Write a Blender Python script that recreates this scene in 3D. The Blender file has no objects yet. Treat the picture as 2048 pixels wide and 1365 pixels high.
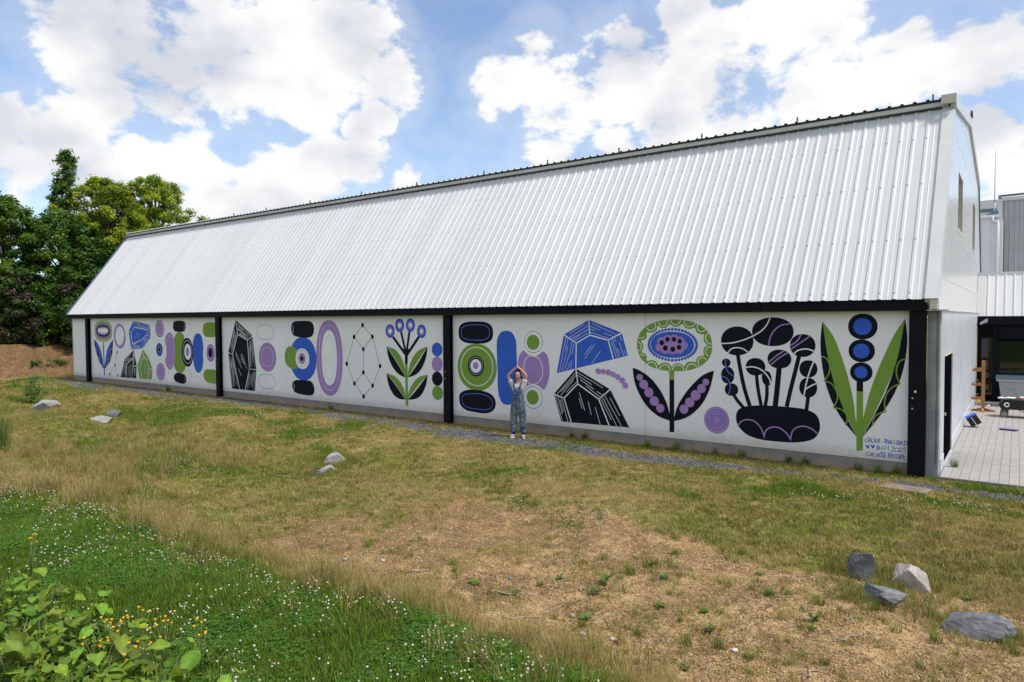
import bpy, math, random, json
import numpy as np
from mathutils import Vector, Matrix, noise
from mathutils.geometry import tessellate_polygon
random.seed(7); np.random.seed(7)
rad = math.radians
SC = bpy.context.scene
COL = SC.collection
# ------------------------------------------------------------------ camera
CAM_H = 2.857
yaw, pitch, roll = 0.6365, 0.0329, -0.0052
fw = Vector((-math.sin(yaw) * math.cos(pitch), math.cos(yaw) * math.cos(pitch), -math.sin(pitch)))
rt = Vector((math.cos(yaw), math.sin(yaw), 0)); up = rt.cross(fw)
rt2 = rt * math.cos(roll) + up * math.sin(roll); up2 = up * math.cos(roll) - rt * math.sin(roll)
cd = bpy.data.cameras.new('camera'); cam = bpy.data.objects.new('camera', cd); COL.objects.link(cam)
cam.matrix_world = Matrix(((rt2.x, up2.x, -fw.x, 0), (rt2.y, up2.y, -fw.y, -15.0), (rt2.z, up2.z, -fw.z, CAM_H), (0, 0, 0, 1)))
cd.sensor_width = 36; cd.lens = 24.09; cd.clip_start = 0.1; cd.clip_end = 2000
SC.camera = cam
# ------------------------------------------------------------------ light
SUN_EL, SUN_AZ = rad(60), rad(97)        # azimuth from -y towards +x
sdir = Vector((math.cos(SUN_EL) * math.sin(SUN_AZ), -math.cos(SUN_EL) * math.cos(SUN_AZ), math.sin(SUN_EL)))
sl = bpy.data.lights.new('sun', 'SUN'); sl.energy = 3.0; sl.angle = rad(8); sl.color = (1, .95, .87)
so = bpy.data.objects.new('sun', sl); COL.objects.link(so)
so.rotation_euler = sdir.to_track_quat('Z', 'Y').to_euler(); so.location = (0, 0, 40)
SC.view_settings.view_transform = 'Standard'; SC.view_settings.look = 'None'
SC.view_settings.exposure = 0.45; SC.view_settings.gamma = 1.0; SC.view_settings.use_curve_mapping = False

class NT:
    """tiny helper round a node tree"""
    def __init__(s, nt): s.nt = nt
    def n(s, typ, _in=None, **kw):
        nd = s.nt.nodes.new(typ)
        for k, v in kw.items(): setattr(nd, k, v)
        if _in:
            for k, v in _in.items():
                sock = nd.inputs[k]
                if isinstance(v, bpy.types.NodeSocket): s.nt.links.new(v, sock)
                else: sock.default_value = v
        return nd
    def math(s, op, a, b=0.0, c=None, clamp=False):
        nd = s.nt.nodes.new('ShaderNodeMath'); nd.operation = op; nd.use_clamp = clamp
        for i, v in enumerate((a, b) if c is None else (a, b, c)):
            if isinstance(v, bpy.types.NodeSocket): s.nt.links.new(v, nd.inputs[i])
            else: nd.inputs[i].default_value = v
        return nd.outputs[0]
    def noise(s, vec, scale, detail=3, rough=.55, dist=0.0):
        return s.n('ShaderNodeTexNoise', {'Vector': vec, 'Scale': scale, 'Detail': detail, 'Roughness': rough, 'Distortion': dist}).outputs['Fac']
    def ramp(s, fac, stops, interp='LINEAR'):
        nd = s.n('ShaderNodeValToRGB', {'Fac': fac}); cr = nd.color_ramp; cr.interpolation = interp
        while len(cr.elements) < len(stops): cr.elements.new(.5)
        for e, (p, c) in zip(cr.elements, stops):
            e.position = p; e.color = (*c, 1) if not isinstance(c, float) else (c, c, c, 1)
        return nd.outputs['Color']
    def mix(s, f, a, b, blend='MIX'):
        nd = s.nt.nodes.new('ShaderNodeMix'); nd.data_type = 'RGBA'; nd.blend_type = blend
        for sock, v in ((nd.inputs['Factor'], f), (nd.inputs[6], a), (nd.inputs[7], b)):
            if isinstance(v, bpy.types.NodeSocket): s.nt.links.new(v, sock)
            else: sock.default_value = v if not isinstance(v, tuple) or len(v) == 4 else (*v, 1)
        return nd.outputs[2]
    def mrange(s, v, a, b, c=0.0, d=1.0, typ='SMOOTHSTEP'):
        nd = s.n('ShaderNodeMapRange', {'Value': v, 'From Min': a, 'From Max': b, 'To Min': c, 'To Max': d}); nd.interpolation_type = typ
        return nd.outputs[0]

# world: physical sky with a layer of broken cumulus
world = bpy.data.worlds.new('World'); SC.world = world; world.use_nodes = True
wt = world.node_tree; wt.nodes.clear(); w = NT(wt)
def pix_dir(px, py):
    v = fw * 1370.6 + rt2 * (px - 1024) + up2 * (682.5 - py); return v.normalized()
tc = w.n('ShaderNodeTexCoord').outputs['Generated']
# cumulus banks standing in the view: x, y, radius
BANKS = [(170, 60, 85), (280, 90, 120), (420, 60, 140), (560, 60, 150), (680, 60, 100), (210, 175, 80), (340, 170, 95), (480, 160, 110), (600, 170, 85), (790, 165, 62), (760, 232, 34), (725, 262, 36),
         (120, 268, 72), (10, 240, 50), (290, 330, 62), (400, 330, 80), (520, 345, 72), (640, 345, 70), (730, 330, 55), (420, 425, 105), (560, 410, 70), (170, 350, 70), (40, 340, 55), (815, 375, 45),
         (1070, 80, 50), (1010, 160, 68), (1120, 205, 90), (1240, 160, 90), (1340, 215, 90), (1440, 130, 110), (1590, 80, 120), (1650, 190, 90), (1110, 310, 70), (1230, 310, 62), (1330, 290, 65), (1480, 250, 70),
         (1810, 130, 80), (1960, 110, 90), (1960, 260, 60), (2020, 380, 70), (1930, 340, 50), (1370, 10, 55)]
acc = None
for (x, y, r) in BANKS:
    R2 = (r / 1370.6 * 1.10) ** 2
    dp = w.n('ShaderNodeVectorMath', {0: tc, 1: tuple(pix_dir(x, y) * (2 / R2))}, operation='DOT_PRODUCT').outputs['Value']
    v = w.math('ADD', dp, 1 - 2 / R2)
    acc = v if acc is None else w.math('MAXIMUM', acc, v)
# the rest of the sky carries the same kind of clouds, laid out by noise
away = w.mrange(w.n('ShaderNodeVectorMath', {0: tc, 1: tuple(pix_dir(1024, 200))}, operation='DOT_PRODUCT').outputs['Value'], .72, .45)
rest = w.math('MULTIPLY', w.math('SUBTRACT', w.noise(tc, 2.4, 2, .5), .42), 4.0)
body = w.math('MAXIMUM', w.math('MAXIMUM', acc, -.8), w.math('SUBTRACT', rest, w.math('MULTIPLY', w.math('SUBTRACT', 1.0, away), 3.0)))
body = w.math('MINIMUM', body, 1.0)
flat = w.n('ShaderNodeVectorMath', {0: tc, 1: (1, 1, 1.6)}, operation='MULTIPLY').outputs[0]
nz = w.noise(flat, 9.0, 6, .60, .15)
d0 = w.math('ADD', body, w.math('MULTIPLY', w.math('SUBTRACT', nz, .5), 3.9))
cover = w.mrange(d0, .04, .62)
thin = w.mrange(d0, -1.6, .6, .06, .30)
cover = w.math('MAXIMUM', cover, thin)
nlow = w.noise(w.n('ShaderNodeVectorMath', {0: flat, 1: (0, 0, .05)}, operation='ADD').outputs[0], 6.5, 3, .5)
shade = w.math('ADD', w.math('MULTIPLY', body, .30), w.math('MULTIPLY', w.math('SUBTRACT', nlow, w.math('MULTIPLY', nz, .42)), 2.5))
ccol = w.ramp(w.math('SUBTRACT', shade, .46), [(0, (6.5, 6.5, 6.45)), (.40, (6.0, 6.0, 6.0)), (.75, (4.9, 5.0, 5.25)), (1, (4.2, 4.35, 4.75))])
sky = w.n('ShaderNodeTexSky', sky_type='NISHITA'); sky.sun_disc = False
sky.sun_elevation = SUN_EL; sky.sun_rotation = math.atan2(sdir.x, sdir.y); sky.air_density = 1.0; sky.dust_density = 0.9; sky.ozone_density = 1.2
skyc = w.mix(1.0, sky.outputs[0], (.97, 1.07, 1.17), 'MULTIPLY')
mixc = w.mix(cover, skyc, ccol)
bg = w.n('ShaderNodeBackground', {'Color': mixc, 'Strength': 0.12})
wo = w.n('ShaderNodeOutputWorld', {'Surface': bg.outputs[0]})
world.cycles.sampling_method = 'MANUAL'; world.cycles.sample_map_resolution = 512
SC.cycles.max_bounces = 4; SC.cycles.diffuse_bounces = 3; SC.cycles.glossy_bounces = 3; SC.cycles.transparent_max_bounces = 4
SC.render.engine = 'CYCLES'

# ------------------------------------------------------------------ helpers
def sst(a, b, t):
    t = (t - a) / (b - a); t = 0.0 if t < 0 else 1.0 if t > 1 else t
    return t * t * (3 - 2 * t)
def terr(x, y):
    """height of the ground"""
    s = math.sin
    z = -0.20
    z += 0.14 * sst(-9.3, -10.6, y)
    z -= 0.27 * sst(-10.3, -9.3, y) * (1 - sst(-6.4, -3.0, y)) * (0.55 + 0.45 * sst(-26, -13, x))
    amp = sst(-0.9, -2.6, y)
    z += amp * (0.05 * s(x * 0.9 + y * 1.3) + 0.035 * s(x * 0.55 - y * 2.1 + 1.0) + 0.02 * s(x * 2.3 + y * 1.1))
    z += amp * 0.10 * sst(-12, -16, x) * s(x * 0.75 + y * 0.9 + 0.6) * (1 - sst(-9, -11, y))
    z += 1.2 * sst(-12.9, -15.6, y)
    z += 1.75 * sst(-42.4, -45.6, x + 0.25 * s(y * 1.7) + 0.15 * s(y * 4.1))
    return z
PL = {"ROCK":[[-1.54,-5.42],[-1.0,-5.31],[-1.2,-6.18],[-0.34,-6.39],[-12.31,-5.04],[-11.86,-5.63],[-27.59,-5.35],[-24.23,-4.55],[-23.47,-5.26],[-11.82,-5.86]],"LEAFY":[[-7.78,-12.64],[-7.35,-12.51],[-7.04,-12.87],[-6.77,-12.67],[-6.55,-12.48],[-6.45,-13.07],[-6.3,-12.88],[-6.1,-12.7],[-5.92,-12.51],[-5.92,-13.18],[-5.8,-12.98],[-5.63,-12.81],[-5.46,-12.62],[-5.21,-12.46],[-5.3,-13.3],[-5.18,-13.07],[-4.96,-12.87],[-4.72,-12.68],[-4.53,-12.46]],"YELLOW":[[-6.02,-12.51],[-6.1,-12.38],[-6.12,-12.22],[-5.72,-12.31],[-5.79,-12.66],[-5.85,-12.12],[-5.46,-12.56],[-5.47,-12.01],[-8.73,-12.15]],"TUFT":[[-4.78,-7.97],[-4.9,-8.33],[-3.8,-8.58],[-4.15,-8.59],[-3.29,-7.4],[-3.95,-7.13],[-2.96,-7.9],[-3.21,-8.43],[-4.0,-5.52],[-3.76,-5.44],[-3.04,-5.51],[-2.12,-6.74],[-1.75,-6.83],[-1.84,-7.78],[-1.7,-8.17],[-2.72,-8.29],[-2.41,-8.19],[-1.44,-8.05],[-1.31,-7.58],[-0.98,-7.0],[-0.63,-6.94],[-0.45,-7.08],[-0.69,-7.68],[-2.11,-5.74],[-1.8,-5.16],[0.02,-6.67],[-0.1,-6.5],[-6.0,-8.23],[-6.63,-8.4],[-7.62,-8.6],[-7.47,-8.41],[-6.1,-7.53],[-5.94,-7.39],[-5.42,-7.51],[-6.02,-8.93],[-5.84,-8.38],[-3.12,-10.34],[-3.66,-9.17],[-3.28,-8.69],[-2.03,-7.38],[-2.09,-8.24],[-1.24,-6.52],[-1.1,-6.44],[-1.71,-6.37],[-2.77,-6.84],[-3.85,-6.61],[-4.53,-6.75],[-4.97,-6.8],[-7.38,-7.09],[-8.12,-7.35],[-0.18,-5.79],[-0.43,-6.38],[-1.5,-5.86],[-0.77,-5.25]],"WEED":[[-2.61,-6.17],[-2.8,-7.58],[-2.61,-7.93],[-1.7,-7.29],[-1.51,-6.13],[-1.69,-7.45],[-3.52,-7.04],[-3.86,-6.75],[-3.87,-8.41],[-4.69,-7.65],[-4.07,-7.83],[-4.1,-7.54],[-5.42,-8.47],[-2.54,-8.77],[-3.81,-6.04],[-1.39,-5.12],[-0.43,-5.4],[-2.29,-6.84],[-10.47,-9.49],[-11.26,-11.07],[-7.89,-11.49],[-7.65,-11.38],[-6.28,-11.37],[-3.49,-10.41],[-3.27,-7.73],[-4.99,-8.42]],"STICK":[[-6.17,-8.68],[-4.9,-10.37],[-4.48,-8.81],[-1.33,-7.45],[-1.5,-8.25],[-4.28,-7.78],[-4.99,-8.42],[-12.29,-6.33]],"STONE":[[-3.7,-8.75],[-3.38,-8.67],[-4.35,-10.35],[-4.02,-8.43],[-3.57,-6.99],[-2.26,-8.18],[-5.2,-8.03],[-7.4,-8.88],[-6.86,-8.69]],"WALLWEED":[[-2.5,0.19],[-3.49,0.25],[-3.83,0.44],[-4.8,0.45],[-5.4,0.22],[-8.77,0.46],[-9.13,0.3],[-7.02,0.0],[-6.31,0.11],[-18.65,-0.33],[-29.54,-0.21],[-2.16,0.14],[-1.02,1.22],[-1.83,0.27]],"SHRUB":[-31.32,-4.61],"DARK":[-19.75,-9.2],"PLATE":[-1.56,-0.99],"FEET":[[-10.59,-0.69],[-10.4,-0.48]],"CLV":[[[-15.47,-3.02],1.6],[[-15.14,-7.46],1.9],[[-14.39,-6.84],1.6],[[-19.42,-7.02],1.5],[[-2.23,-2.46],1.1],[[-1.12,-2.71],1.2],[[-0.51,-1.91],1.0],[[-25.0,-2.31],2.0],[[-6.9,-5.3],0.8],[[-5.76,-5.51],0.7],[[-19.12,-2.47],1.5],[[-0.35,-0.58],0.8]]}
MURAL = json.loads(r"""[["painted_flower",[["E","G",-35.829,2.342,0.954,0.512,2.7],["R","W",-35.829,2.344,0.868,0.452,2.6,0.03],["E","L",-35.851,2.344,0.778,0.352,2.4],["E","K",-35.843,2.351,0.689,0.278,2.2],["E","K",-35.154,2.351,0.035,0.045,2.0],["E","K",-35.164,2.399,0.035,0.045,2.0],["E","K",-35.196,2.446,0.035,0.045,2.0],["E","K",-35.246,2.49,0.035,0.045,2.0],["E","K",-35.315,2.53,0.035,0.045,2.0],["E","K",-35.4,2.564,0.035,0.045,2.0],["E","K",-35.499,2.592,0.035,0.045,2.0],["E","K",-35.607,2.612,0.035,0.045,2.0],["E","K",-35.723,2.625,0.035,0.045,2.0],["E","K",-35.843,2.629,0.035,0.045,2.0],["E","K",-35.963,2.625,0.035,0.045,2.0],["E","K",-36.079,2.612,0.035,0.045,2.0],["E","K",-36.188,2.592,0.035,0.045,2.0],["E","K",-36.286,2.564,0.035,0.045,2.0],["E","K",-36.371,2.53,0.035,0.045,2.0],["E","K",-36.44,2.49,0.035,0.045,2.0],["E","K",-36.49,2.446,0.035,0.045,2.0],["E","K",-36.522,2.399,0.035,0.045,2.0],["E","K",-36.532,2.351,0.035,0.045,2.0],["E","K",-36.522,2.303,0.035,0.045,2.0],["E","K",-36.49,2.256,0.035,0.045,2.0],["E","K",-36.44,2.212,0.035,0.045,2.0],["E","K",-36.371,2.172,0.035,0.045,2.0],["E","K",-36.286,2.138,0.035,0.045,2.0],["E","K",-36.188,2.11,0.035,0.045,2.0],["E","K",-36.079,2.09,0.035,0.045,2.0],["E","K",-35.963,2.077,0.035,0.045,2.0],["E","K",-35.843,2.073,0.035,0.045,2.0],["E","K",-35.723,2.077,0.035,0.045,2.0],["E","K",-35.607,2.09,0.035,0.045,2.0],["E","K",-35.499,2.11,0.035,0.045,2.0],["E","K",-35.4,2.138,0.035,0.045,2.0],["E","K",-35.315,2.172,0.035,0.045,2.0],["E","K",-35.246,2.212,0.035,0.045,2.0],["E","K",-35.196,2.256,0.035,0.045,2.0],["E","K",-35.164,2.303,0.035,0.045,2.0],["E","L",-35.84,2.354,0.589,0.207,2.2],["E","W",-36.23,2.383,0.141,0.119,2.0],["E","W",-35.94,2.363,0.139,0.141,2.0],["E","W",-35.693,2.364,0.13,0.141,2.0],["E","W",-35.459,2.373,0.153,0.115,2.0],["P","G",[[-35.924,1.841],[-35.796,1.843],[-35.797,1.618],[-35.908,1.611]]],["P","K",[[-36.863,1.941],[-36.855,1.891],[-36.844,1.822],[-36.83,1.74],[-36.811,1.655],[-36.787,1.573],[-36.755,1.495],[-36.719,1.415],[-36.677,1.334],[-36.631,1.252],[-36.581,1.172],[-36.525,1.091],[-36.465,1.008],[-36.401,0.927],[-36.333,0.849],[-36.263,0.777],[-36.183,0.709],[-36.092,0.642],[-36.002,0.582],[-35.924,0.531],[-35.87,0.495],[-35.888,0.536],[-35.912,0.593],[-35.942,0.662],[-35.974,0.736],[-36.008,0.811],[-36.043,0.888],[-36.079,0.969],[-36.118,1.055],[-36.161,1.143],[-36.209,1.232],[-36.264,1.327],[-36.325,1.429],[-36.389,1.531],[-36.456,1.625],[-36.522,1.705],[-36.594,1.771],[-36.673,1.828],[-36.75,1.875],[-36.816,1.913]]],["P","B",[[-36.852,1.941],[-36.807,1.922],[-36.743,1.897],[-36.668,1.866],[-36.591,1.828],[-36.518,1.781],[-36.447,1.725],[-36.372,1.66],[-36.299,1.588],[-36.23,1.512],[-36.17,1.435],[-36.119,1.357],[-36.076,1.276],[-36.038,1.193],[-36.003,1.105],[-35.969,1.013],[-35.935,0.907],[-35.903,0.786],[-35.873,0.667],[-35.849,0.564],[-35.831,0.491],[-35.877,0.55],[-35.941,0.632],[-36.016,0.728],[-36.095,0.831],[-36.17,0.931],[-36.242,1.031],[-36.317,1.135],[-36.392,1.242],[-36.466,1.348],[-36.536,1.452],[-36.608,1.559],[-36.681,1.673],[-36.751,1.782],[-36.81,1.875]]],["P","K",[[-34.798,1.969],[-34.807,1.899],[-34.82,1.8],[-34.835,1.685],[-34.855,1.568],[-34.879,1.464],[-34.906,1.373],[-34.937,1.285],[-34.972,1.2],[-35.014,1.118],[-35.062,1.041],[-35.121,0.966],[-35.187,0.895],[-35.259,0.828],[-35.333,0.765],[-35.406,0.707],[-35.484,0.653],[-35.57,0.603],[-35.653,0.558],[-35.725,0.521],[-35.776,0.493],[-35.74,0.562],[-35.692,0.658],[-35.633,0.771],[-35.568,0.889],[-35.5,1.002],[-35.424,1.113],[-35.339,1.228],[-35.251,1.344],[-35.165,1.456],[-35.089,1.558],[-35.018,1.656],[-34.95,1.753],[-34.888,1.841],[-34.836,1.916]]],["P","B",[[-34.809,1.962],[-34.862,1.928],[-34.937,1.882],[-35.023,1.827],[-35.111,1.766],[-35.189,1.704],[-35.259,1.641],[-35.329,1.575],[-35.395,1.504],[-35.456,1.429],[-35.508,1.35],[-35.551,1.265],[-35.586,1.174],[-35.615,1.08],[-35.643,0.987],[-35.671,0.897],[-35.701,0.806],[-35.732,0.711],[-35.761,0.62],[-35.786,0.542],[-35.804,0.487],[-35.755,0.551],[-35.687,0.64],[-35.607,0.744],[-35.524,0.853],[-35.448,0.954],[-35.376,1.049],[-35.303,1.143],[-35.231,1.239],[-35.162,1.335],[-35.095,1.435],[-35.029,1.546],[-34.962,1.667],[-34.9,1.787],[-34.847,1.889]]],["P","B",[[-35.907,1.641],[-35.785,1.643],[-35.756,0.744],[-35.753,0.199],[-35.864,0.194],[-35.845,0.741]]],["L","W",[[-36.777,1.535],[-36.746,1.527],[-36.7,1.516],[-36.654,1.5],[-36.62,1.475],[-36.604,1.437],[-36.597,1.389],[-36.598,1.34],[-36.602,1.298],[-36.613,1.265],[-36.632,1.235],[-36.652,1.212],[-36.665,1.195]],0.022],["L","W",[[-36.556,1.109],[-36.518,1.101],[-36.463,1.09],[-36.405,1.074],[-36.36,1.052],[-36.331,1.021],[-36.309,0.982],[-36.293,0.941],[-36.284,0.902],[-36.282,0.864],[-36.289,0.823],[-36.297,0.788],[-36.303,0.763]],0.022],["L","W",[[-36.248,0.74],[-36.225,0.737],[-36.192,0.735],[-36.156,0.729],[-36.125,0.719],[-36.101,0.7],[-36.078,0.675],[-36.059,0.65],[-36.046,0.634]],0.022],["L","W",[[-34.874,1.543],[-34.918,1.525],[-34.981,1.5],[-35.046,1.469],[-35.095,1.435],[-35.125,1.395],[-35.145,1.35],[-35.155,1.303],[-35.159,1.26],[-35.152,1.218],[-35.134,1.176],[-35.115,1.139],[-35.102,1.113]],0.022],["L","W",[[-35.07,1.102],[-35.116,1.087],[-35.183,1.065],[-35.253,1.038],[-35.308,1.008],[-35.346,0.973],[-35.376,0.933],[-35.397,0.893],[-35.409,0.856],[-35.41,0.823],[-35.399,0.791],[-35.386,0.764],[-35.377,0.745]],0.022],["L","W",[[-35.404,0.744],[-35.431,0.735],[-35.471,0.722],[-35.512,0.706],[-35.544,0.69],[-35.566,0.67],[-35.583,0.648],[-35.595,0.627],[-35.603,0.613]],0.022]]],
["painted_bead_ring",[["E","L",-33.586,2.129,0.06,0.062,2.0],["E","L",-33.591,2.202,0.07,0.062,2.0],["E","L",-33.607,2.274,0.06,0.062,2.0],["E","L",-33.633,2.343,0.07,0.062,2.0],["E","L",-33.669,2.407,0.06,0.062,2.0],["E","L",-33.713,2.466,0.07,0.062,2.0],["E","L",-33.766,2.518,0.06,0.062,2.0],["E","L",-33.826,2.562,0.07,0.062,2.0],["E","L",-33.891,2.597,0.06,0.062,2.0],["E","L",-33.961,2.623,0.07,0.062,2.0],["E","L",-34.034,2.639,0.06,0.062,2.0],["E","L",-34.108,2.644,0.07,0.062,2.0],["E","L",-34.182,2.639,0.06,0.062,2.0],["E","L",-34.255,2.623,0.07,0.062,2.0],["E","L",-34.325,2.597,0.06,0.062,2.0],["E","L",-34.39,2.562,0.07,0.062,2.0],["E","L",-34.45,2.518,0.06,0.062,2.0],["E","L",-34.503,2.466,0.07,0.062,2.0],["E","L",-34.547,2.407,0.06,0.062,2.0],["E","L",-34.583,2.343,0.07,0.062,2.0],["E","L",-34.609,2.274,0.06,0.062,2.0],["E","L",-34.625,2.202,0.07,0.062,2.0],["E","L",-34.63,2.129,0.06,0.062,2.0],["E","L",-34.625,2.056,0.07,0.062,2.0],["E","L",-34.609,1.984,0.06,0.062,2.0],["E","L",-34.583,1.915,0.07,0.062,2.0],["E","L",-34.547,1.851,0.06,0.062,2.0],["E","L",-34.503,1.792,0.07,0.062,2.0],["E","L",-34.45,1.74,0.06,0.062,2.0],["E","L",-34.39,1.696,0.07,0.062,2.0],["E","L",-34.325,1.661,0.06,0.062,2.0],["E","L",-34.255,1.635,0.07,0.062,2.0],["E","L",-34.182,1.619,0.06,0.062,2.0],["E","L",-34.108,1.614,0.07,0.062,2.0],["E","L",-34.034,1.619,0.06,0.062,2.0],["E","L",-33.961,1.635,0.07,0.062,2.0],["E","L",-33.891,1.661,0.06,0.062,2.0],["E","L",-33.826,1.696,0.07,0.062,2.0],["E","L",-33.766,1.74,0.06,0.062,2.0],["E","L",-33.713,1.792,0.07,0.062,2.0],["E","L",-33.669,1.851,0.06,0.062,2.0],["E","L",-33.633,1.915,0.07,0.062,2.0],["E","L",-33.607,1.984,0.06,0.062,2.0],["E","L",-33.591,2.056,0.07,0.062,2.0]]],
["painted_dotted_line",[["L","L",[[-34.417,1.341],[-34.661,0.722],[-35.239,0.267]],0.018],["L","L",[[-34.661,0.722],[-34.4,0.243]],0.018],["E","B",-34.406,1.353,0.069,0.066,2.0],["E","B",-34.661,0.722,0.069,0.066,2.0],["E","B",-35.239,0.267,0.071,0.067,2.0],["E","B",-34.401,0.243,0.069,0.066,2.0]]],
["painted_crystal",[["P","B",[[-32.709,2.839],[-31.181,2.637],[-31.149,2.099],[-31.867,1.603],[-32.984,1.503],[-33.202,2.355]]],["L","W",[[-32.68,2.816],[-32.625,2.541],[-32.96,2.286],[-33.173,2.348]],0.028],["L","W",[[-32.625,2.541],[-31.449,2.423],[-31.204,2.626]],0.028],["L","W",[[-31.449,2.423],[-31.481,2.229],[-31.159,2.099]],0.028],["L","W",[[-31.481,2.229],[-31.994,1.968],[-31.867,1.608]],0.028],["L","W",[[-31.994,1.968],[-32.86,1.795],[-32.963,1.508]],0.028],["L","W",[[-32.86,1.795],[-32.96,2.286]],0.028],["L","w",[[-32.609,2.763],[-32.124,2.707]],0.02],["L","w",[[-32.323,2.683],[-31.343,2.576]],0.02],["L","w",[[-32.442,2.655],[-32.119,2.621]],0.02],["L","w",[[-32.314,2.598],[-31.4,2.507]],0.02],["L","w",[[-32.523,2.561],[-31.623,2.478]],0.02],["L","w",[[-31.83,1.975],[-31.689,2.059]],0.02],["L","w",[[-31.848,1.893],[-31.519,2.097]],0.02],["L","w",[[-31.776,1.886],[-31.376,2.14]],0.02],["L","w",[[-31.75,1.822],[-31.363,2.075]],0.02],["L","w",[[-31.779,1.709],[-31.324,2.015]],0.02],["L","w",[[-32.794,1.772],[-32.169,1.889]],0.02],["L","w",[[-32.831,1.732],[-32.427,1.801]],0.02],["L","w",[[-32.788,1.688],[-32.456,1.737]],0.02],["L","w",[[-32.737,1.658],[-32.148,1.734]],0.02],["L","w",[[-32.826,1.591],[-32.057,1.675]],0.02],["L","w",[[-32.899,1.555],[-32.143,1.629]],0.02],["L","w",[[-33.05,2.266],[-32.985,1.998]],0.015],["L","w",[[-32.98,2.188],[-32.873,1.741]],0.015],["L","w",[[-31.381,2.377],[-31.391,2.303]],0.015],["L","w",[[-31.328,2.447],[-31.335,2.198]],0.015],["L","w",[[-31.28,2.501],[-31.272,2.252]],0.015],["L","w",[[-31.248,2.522],[-31.226,2.154]],0.015],["L","w",[[-32.364,2.342],[-32.626,2.011]],0.018],["L","w",[[-32.269,2.296],[-32.401,2.084]],0.018],["L","w",[[-32.126,2.239],[-32.307,2.015]],0.018]]],
["painted_crystal",[["P","K",[[-32.775,1.489],[-32.502,0.812],[-32.566,0.201],[-34.123,0.18],[-33.654,1.055]]],["L","W",[[-32.818,1.436],[-32.849,0.788],[-33.013,0.199]],0.028],["L","W",[[-33.655,1.047],[-33.487,0.82],[-32.844,1.096]],0.028],["L","W",[[-33.487,0.82],[-33.518,0.211]],0.028],["L","W",[[-32.851,0.757],[-32.489,0.77]],0.028],["L","w",[[-33.598,1.058],[-33.045,1.331]],0.018],["L","w",[[-33.526,1.035],[-33.054,1.264]],0.018],["L","w",[[-33.515,0.989],[-33.285,1.099]],0.018],["L","w",[[-33.497,0.942],[-33.054,1.151]],0.018],["L","w",[[-33.35,0.972],[-33.035,1.118]],0.018],["L","w",[[-33.41,0.882],[-32.882,1.121]],0.018],["L","w",[[-33.648,0.869],[-33.89,0.416]],0.017],["L","w",[[-33.666,0.766],[-33.918,0.247]],0.017],["L","w",[[-33.598,0.852],[-33.699,0.62]],0.017],["L","w",[[-33.565,0.837],[-33.721,0.395]],0.017],["L","w",[[-33.588,0.691],[-33.696,0.326]],0.017],["L","w",[[-33.553,0.7],[-33.65,0.264]],0.017],["L","w",[[-33.521,0.765],[-33.61,0.242]],0.017],["L","w",[[-33.357,0.766],[-33.361,0.286]],0.017],["L","w",[[-33.266,0.733],[-33.291,0.313]],0.017],["L","w",[[-33.149,0.861],[-33.216,0.242]],0.017],["L","w",[[-33.089,0.773],[-33.163,0.234]],0.017],["L","w",[[-32.985,0.822],[-33.056,0.42]],0.017],["L","w",[[-32.797,0.715],[-32.894,0.336]],0.017],["L","w",[[-32.768,0.636],[-32.789,0.551]],0.017],["L","w",[[-32.685,0.733],[-32.75,0.446]],0.017],["L","w",[[-32.661,0.63],[-32.734,0.284]],0.017],["L","w",[[-32.618,0.659],[-32.687,0.319]],0.017],["L","w",[[-32.546,0.691],[-32.57,0.563]],0.017],["L","w",[[-32.792,1.339],[-32.782,0.817]],0.02],["L","w",[[-32.782,1.366],[-32.732,0.84]],0.02],["L","w",[[-32.755,1.305],[-32.722,1.126]],0.02],["L","w",[[-32.732,1.325],[-32.679,1.146]],0.02]]],
["painted_crystal",[["P","G",[[-31.869,1.561],[-31.364,1.188],[-31.059,0.704],[-31.114,0.215],[-32.257,0.206],[-32.44,0.768]]],["L","W",[[-31.857,1.522],[-31.823,1.221],[-32.201,0.678],[-32.431,0.763]],0.028],["L","W",[[-31.823,1.221],[-31.513,1.045],[-31.365,1.176]],0.028],["L","W",[[-31.513,1.045],[-31.341,0.679],[-31.06,0.69]],0.028],["L","W",[[-31.341,0.679],[-31.518,0.212]],0.028],["L","W",[[-32.201,0.678],[-31.981,0.213]],0.028],["L","W",[[-32.489,0.77],[-32.431,0.763]],0.028],["L","w",[[-31.707,1.046],[-31.779,0.46]],0.016],["L","w",[[-31.633,0.871],[-31.717,0.368]],0.016],["L","w",[[-31.536,0.844],[-31.591,0.6]],0.016],["L","w",[[-31.458,0.691],[-31.529,0.462]],0.016],["L","w",[[-31.895,1.419],[-32.271,0.893]],0.016],["L","w",[[-31.954,1.21],[-32.042,1.092]],0.016],["L","w",[[-31.896,1.183],[-32.206,0.773]],0.016],["L","w",[[-31.772,1.439],[-31.466,1.162]],0.016],["L","w",[[-31.716,1.287],[-31.517,1.13]],0.016],["L","w",[[-31.764,1.252],[-31.514,1.079]],0.016],["L","w",[[-31.271,0.624],[-31.372,0.252]],0.016],["L","w",[[-31.203,0.615],[-31.261,0.343]],0.016],["L","w",[[-31.133,0.597],[-31.147,0.502]],0.016]]],
["painted_oval",[["E","L",-30.318,2.485,0.387,0.379,2.2],["R","w",-30.317,2.493,0.276,0.281,2.3,0.022]]],
["painted_target",[["E","V",-30.339,1.555,0.581,0.508,2.2],["R","g",-30.377,1.566,0.468,0.429,2.0,0.012],["E","B",-30.377,1.568,0.296,0.297,2.0],["E","K",-30.385,1.581,0.18,0.179,2.0],["R","w",-30.38,1.578,0.121,0.121,2.0,0.02]]],
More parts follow.
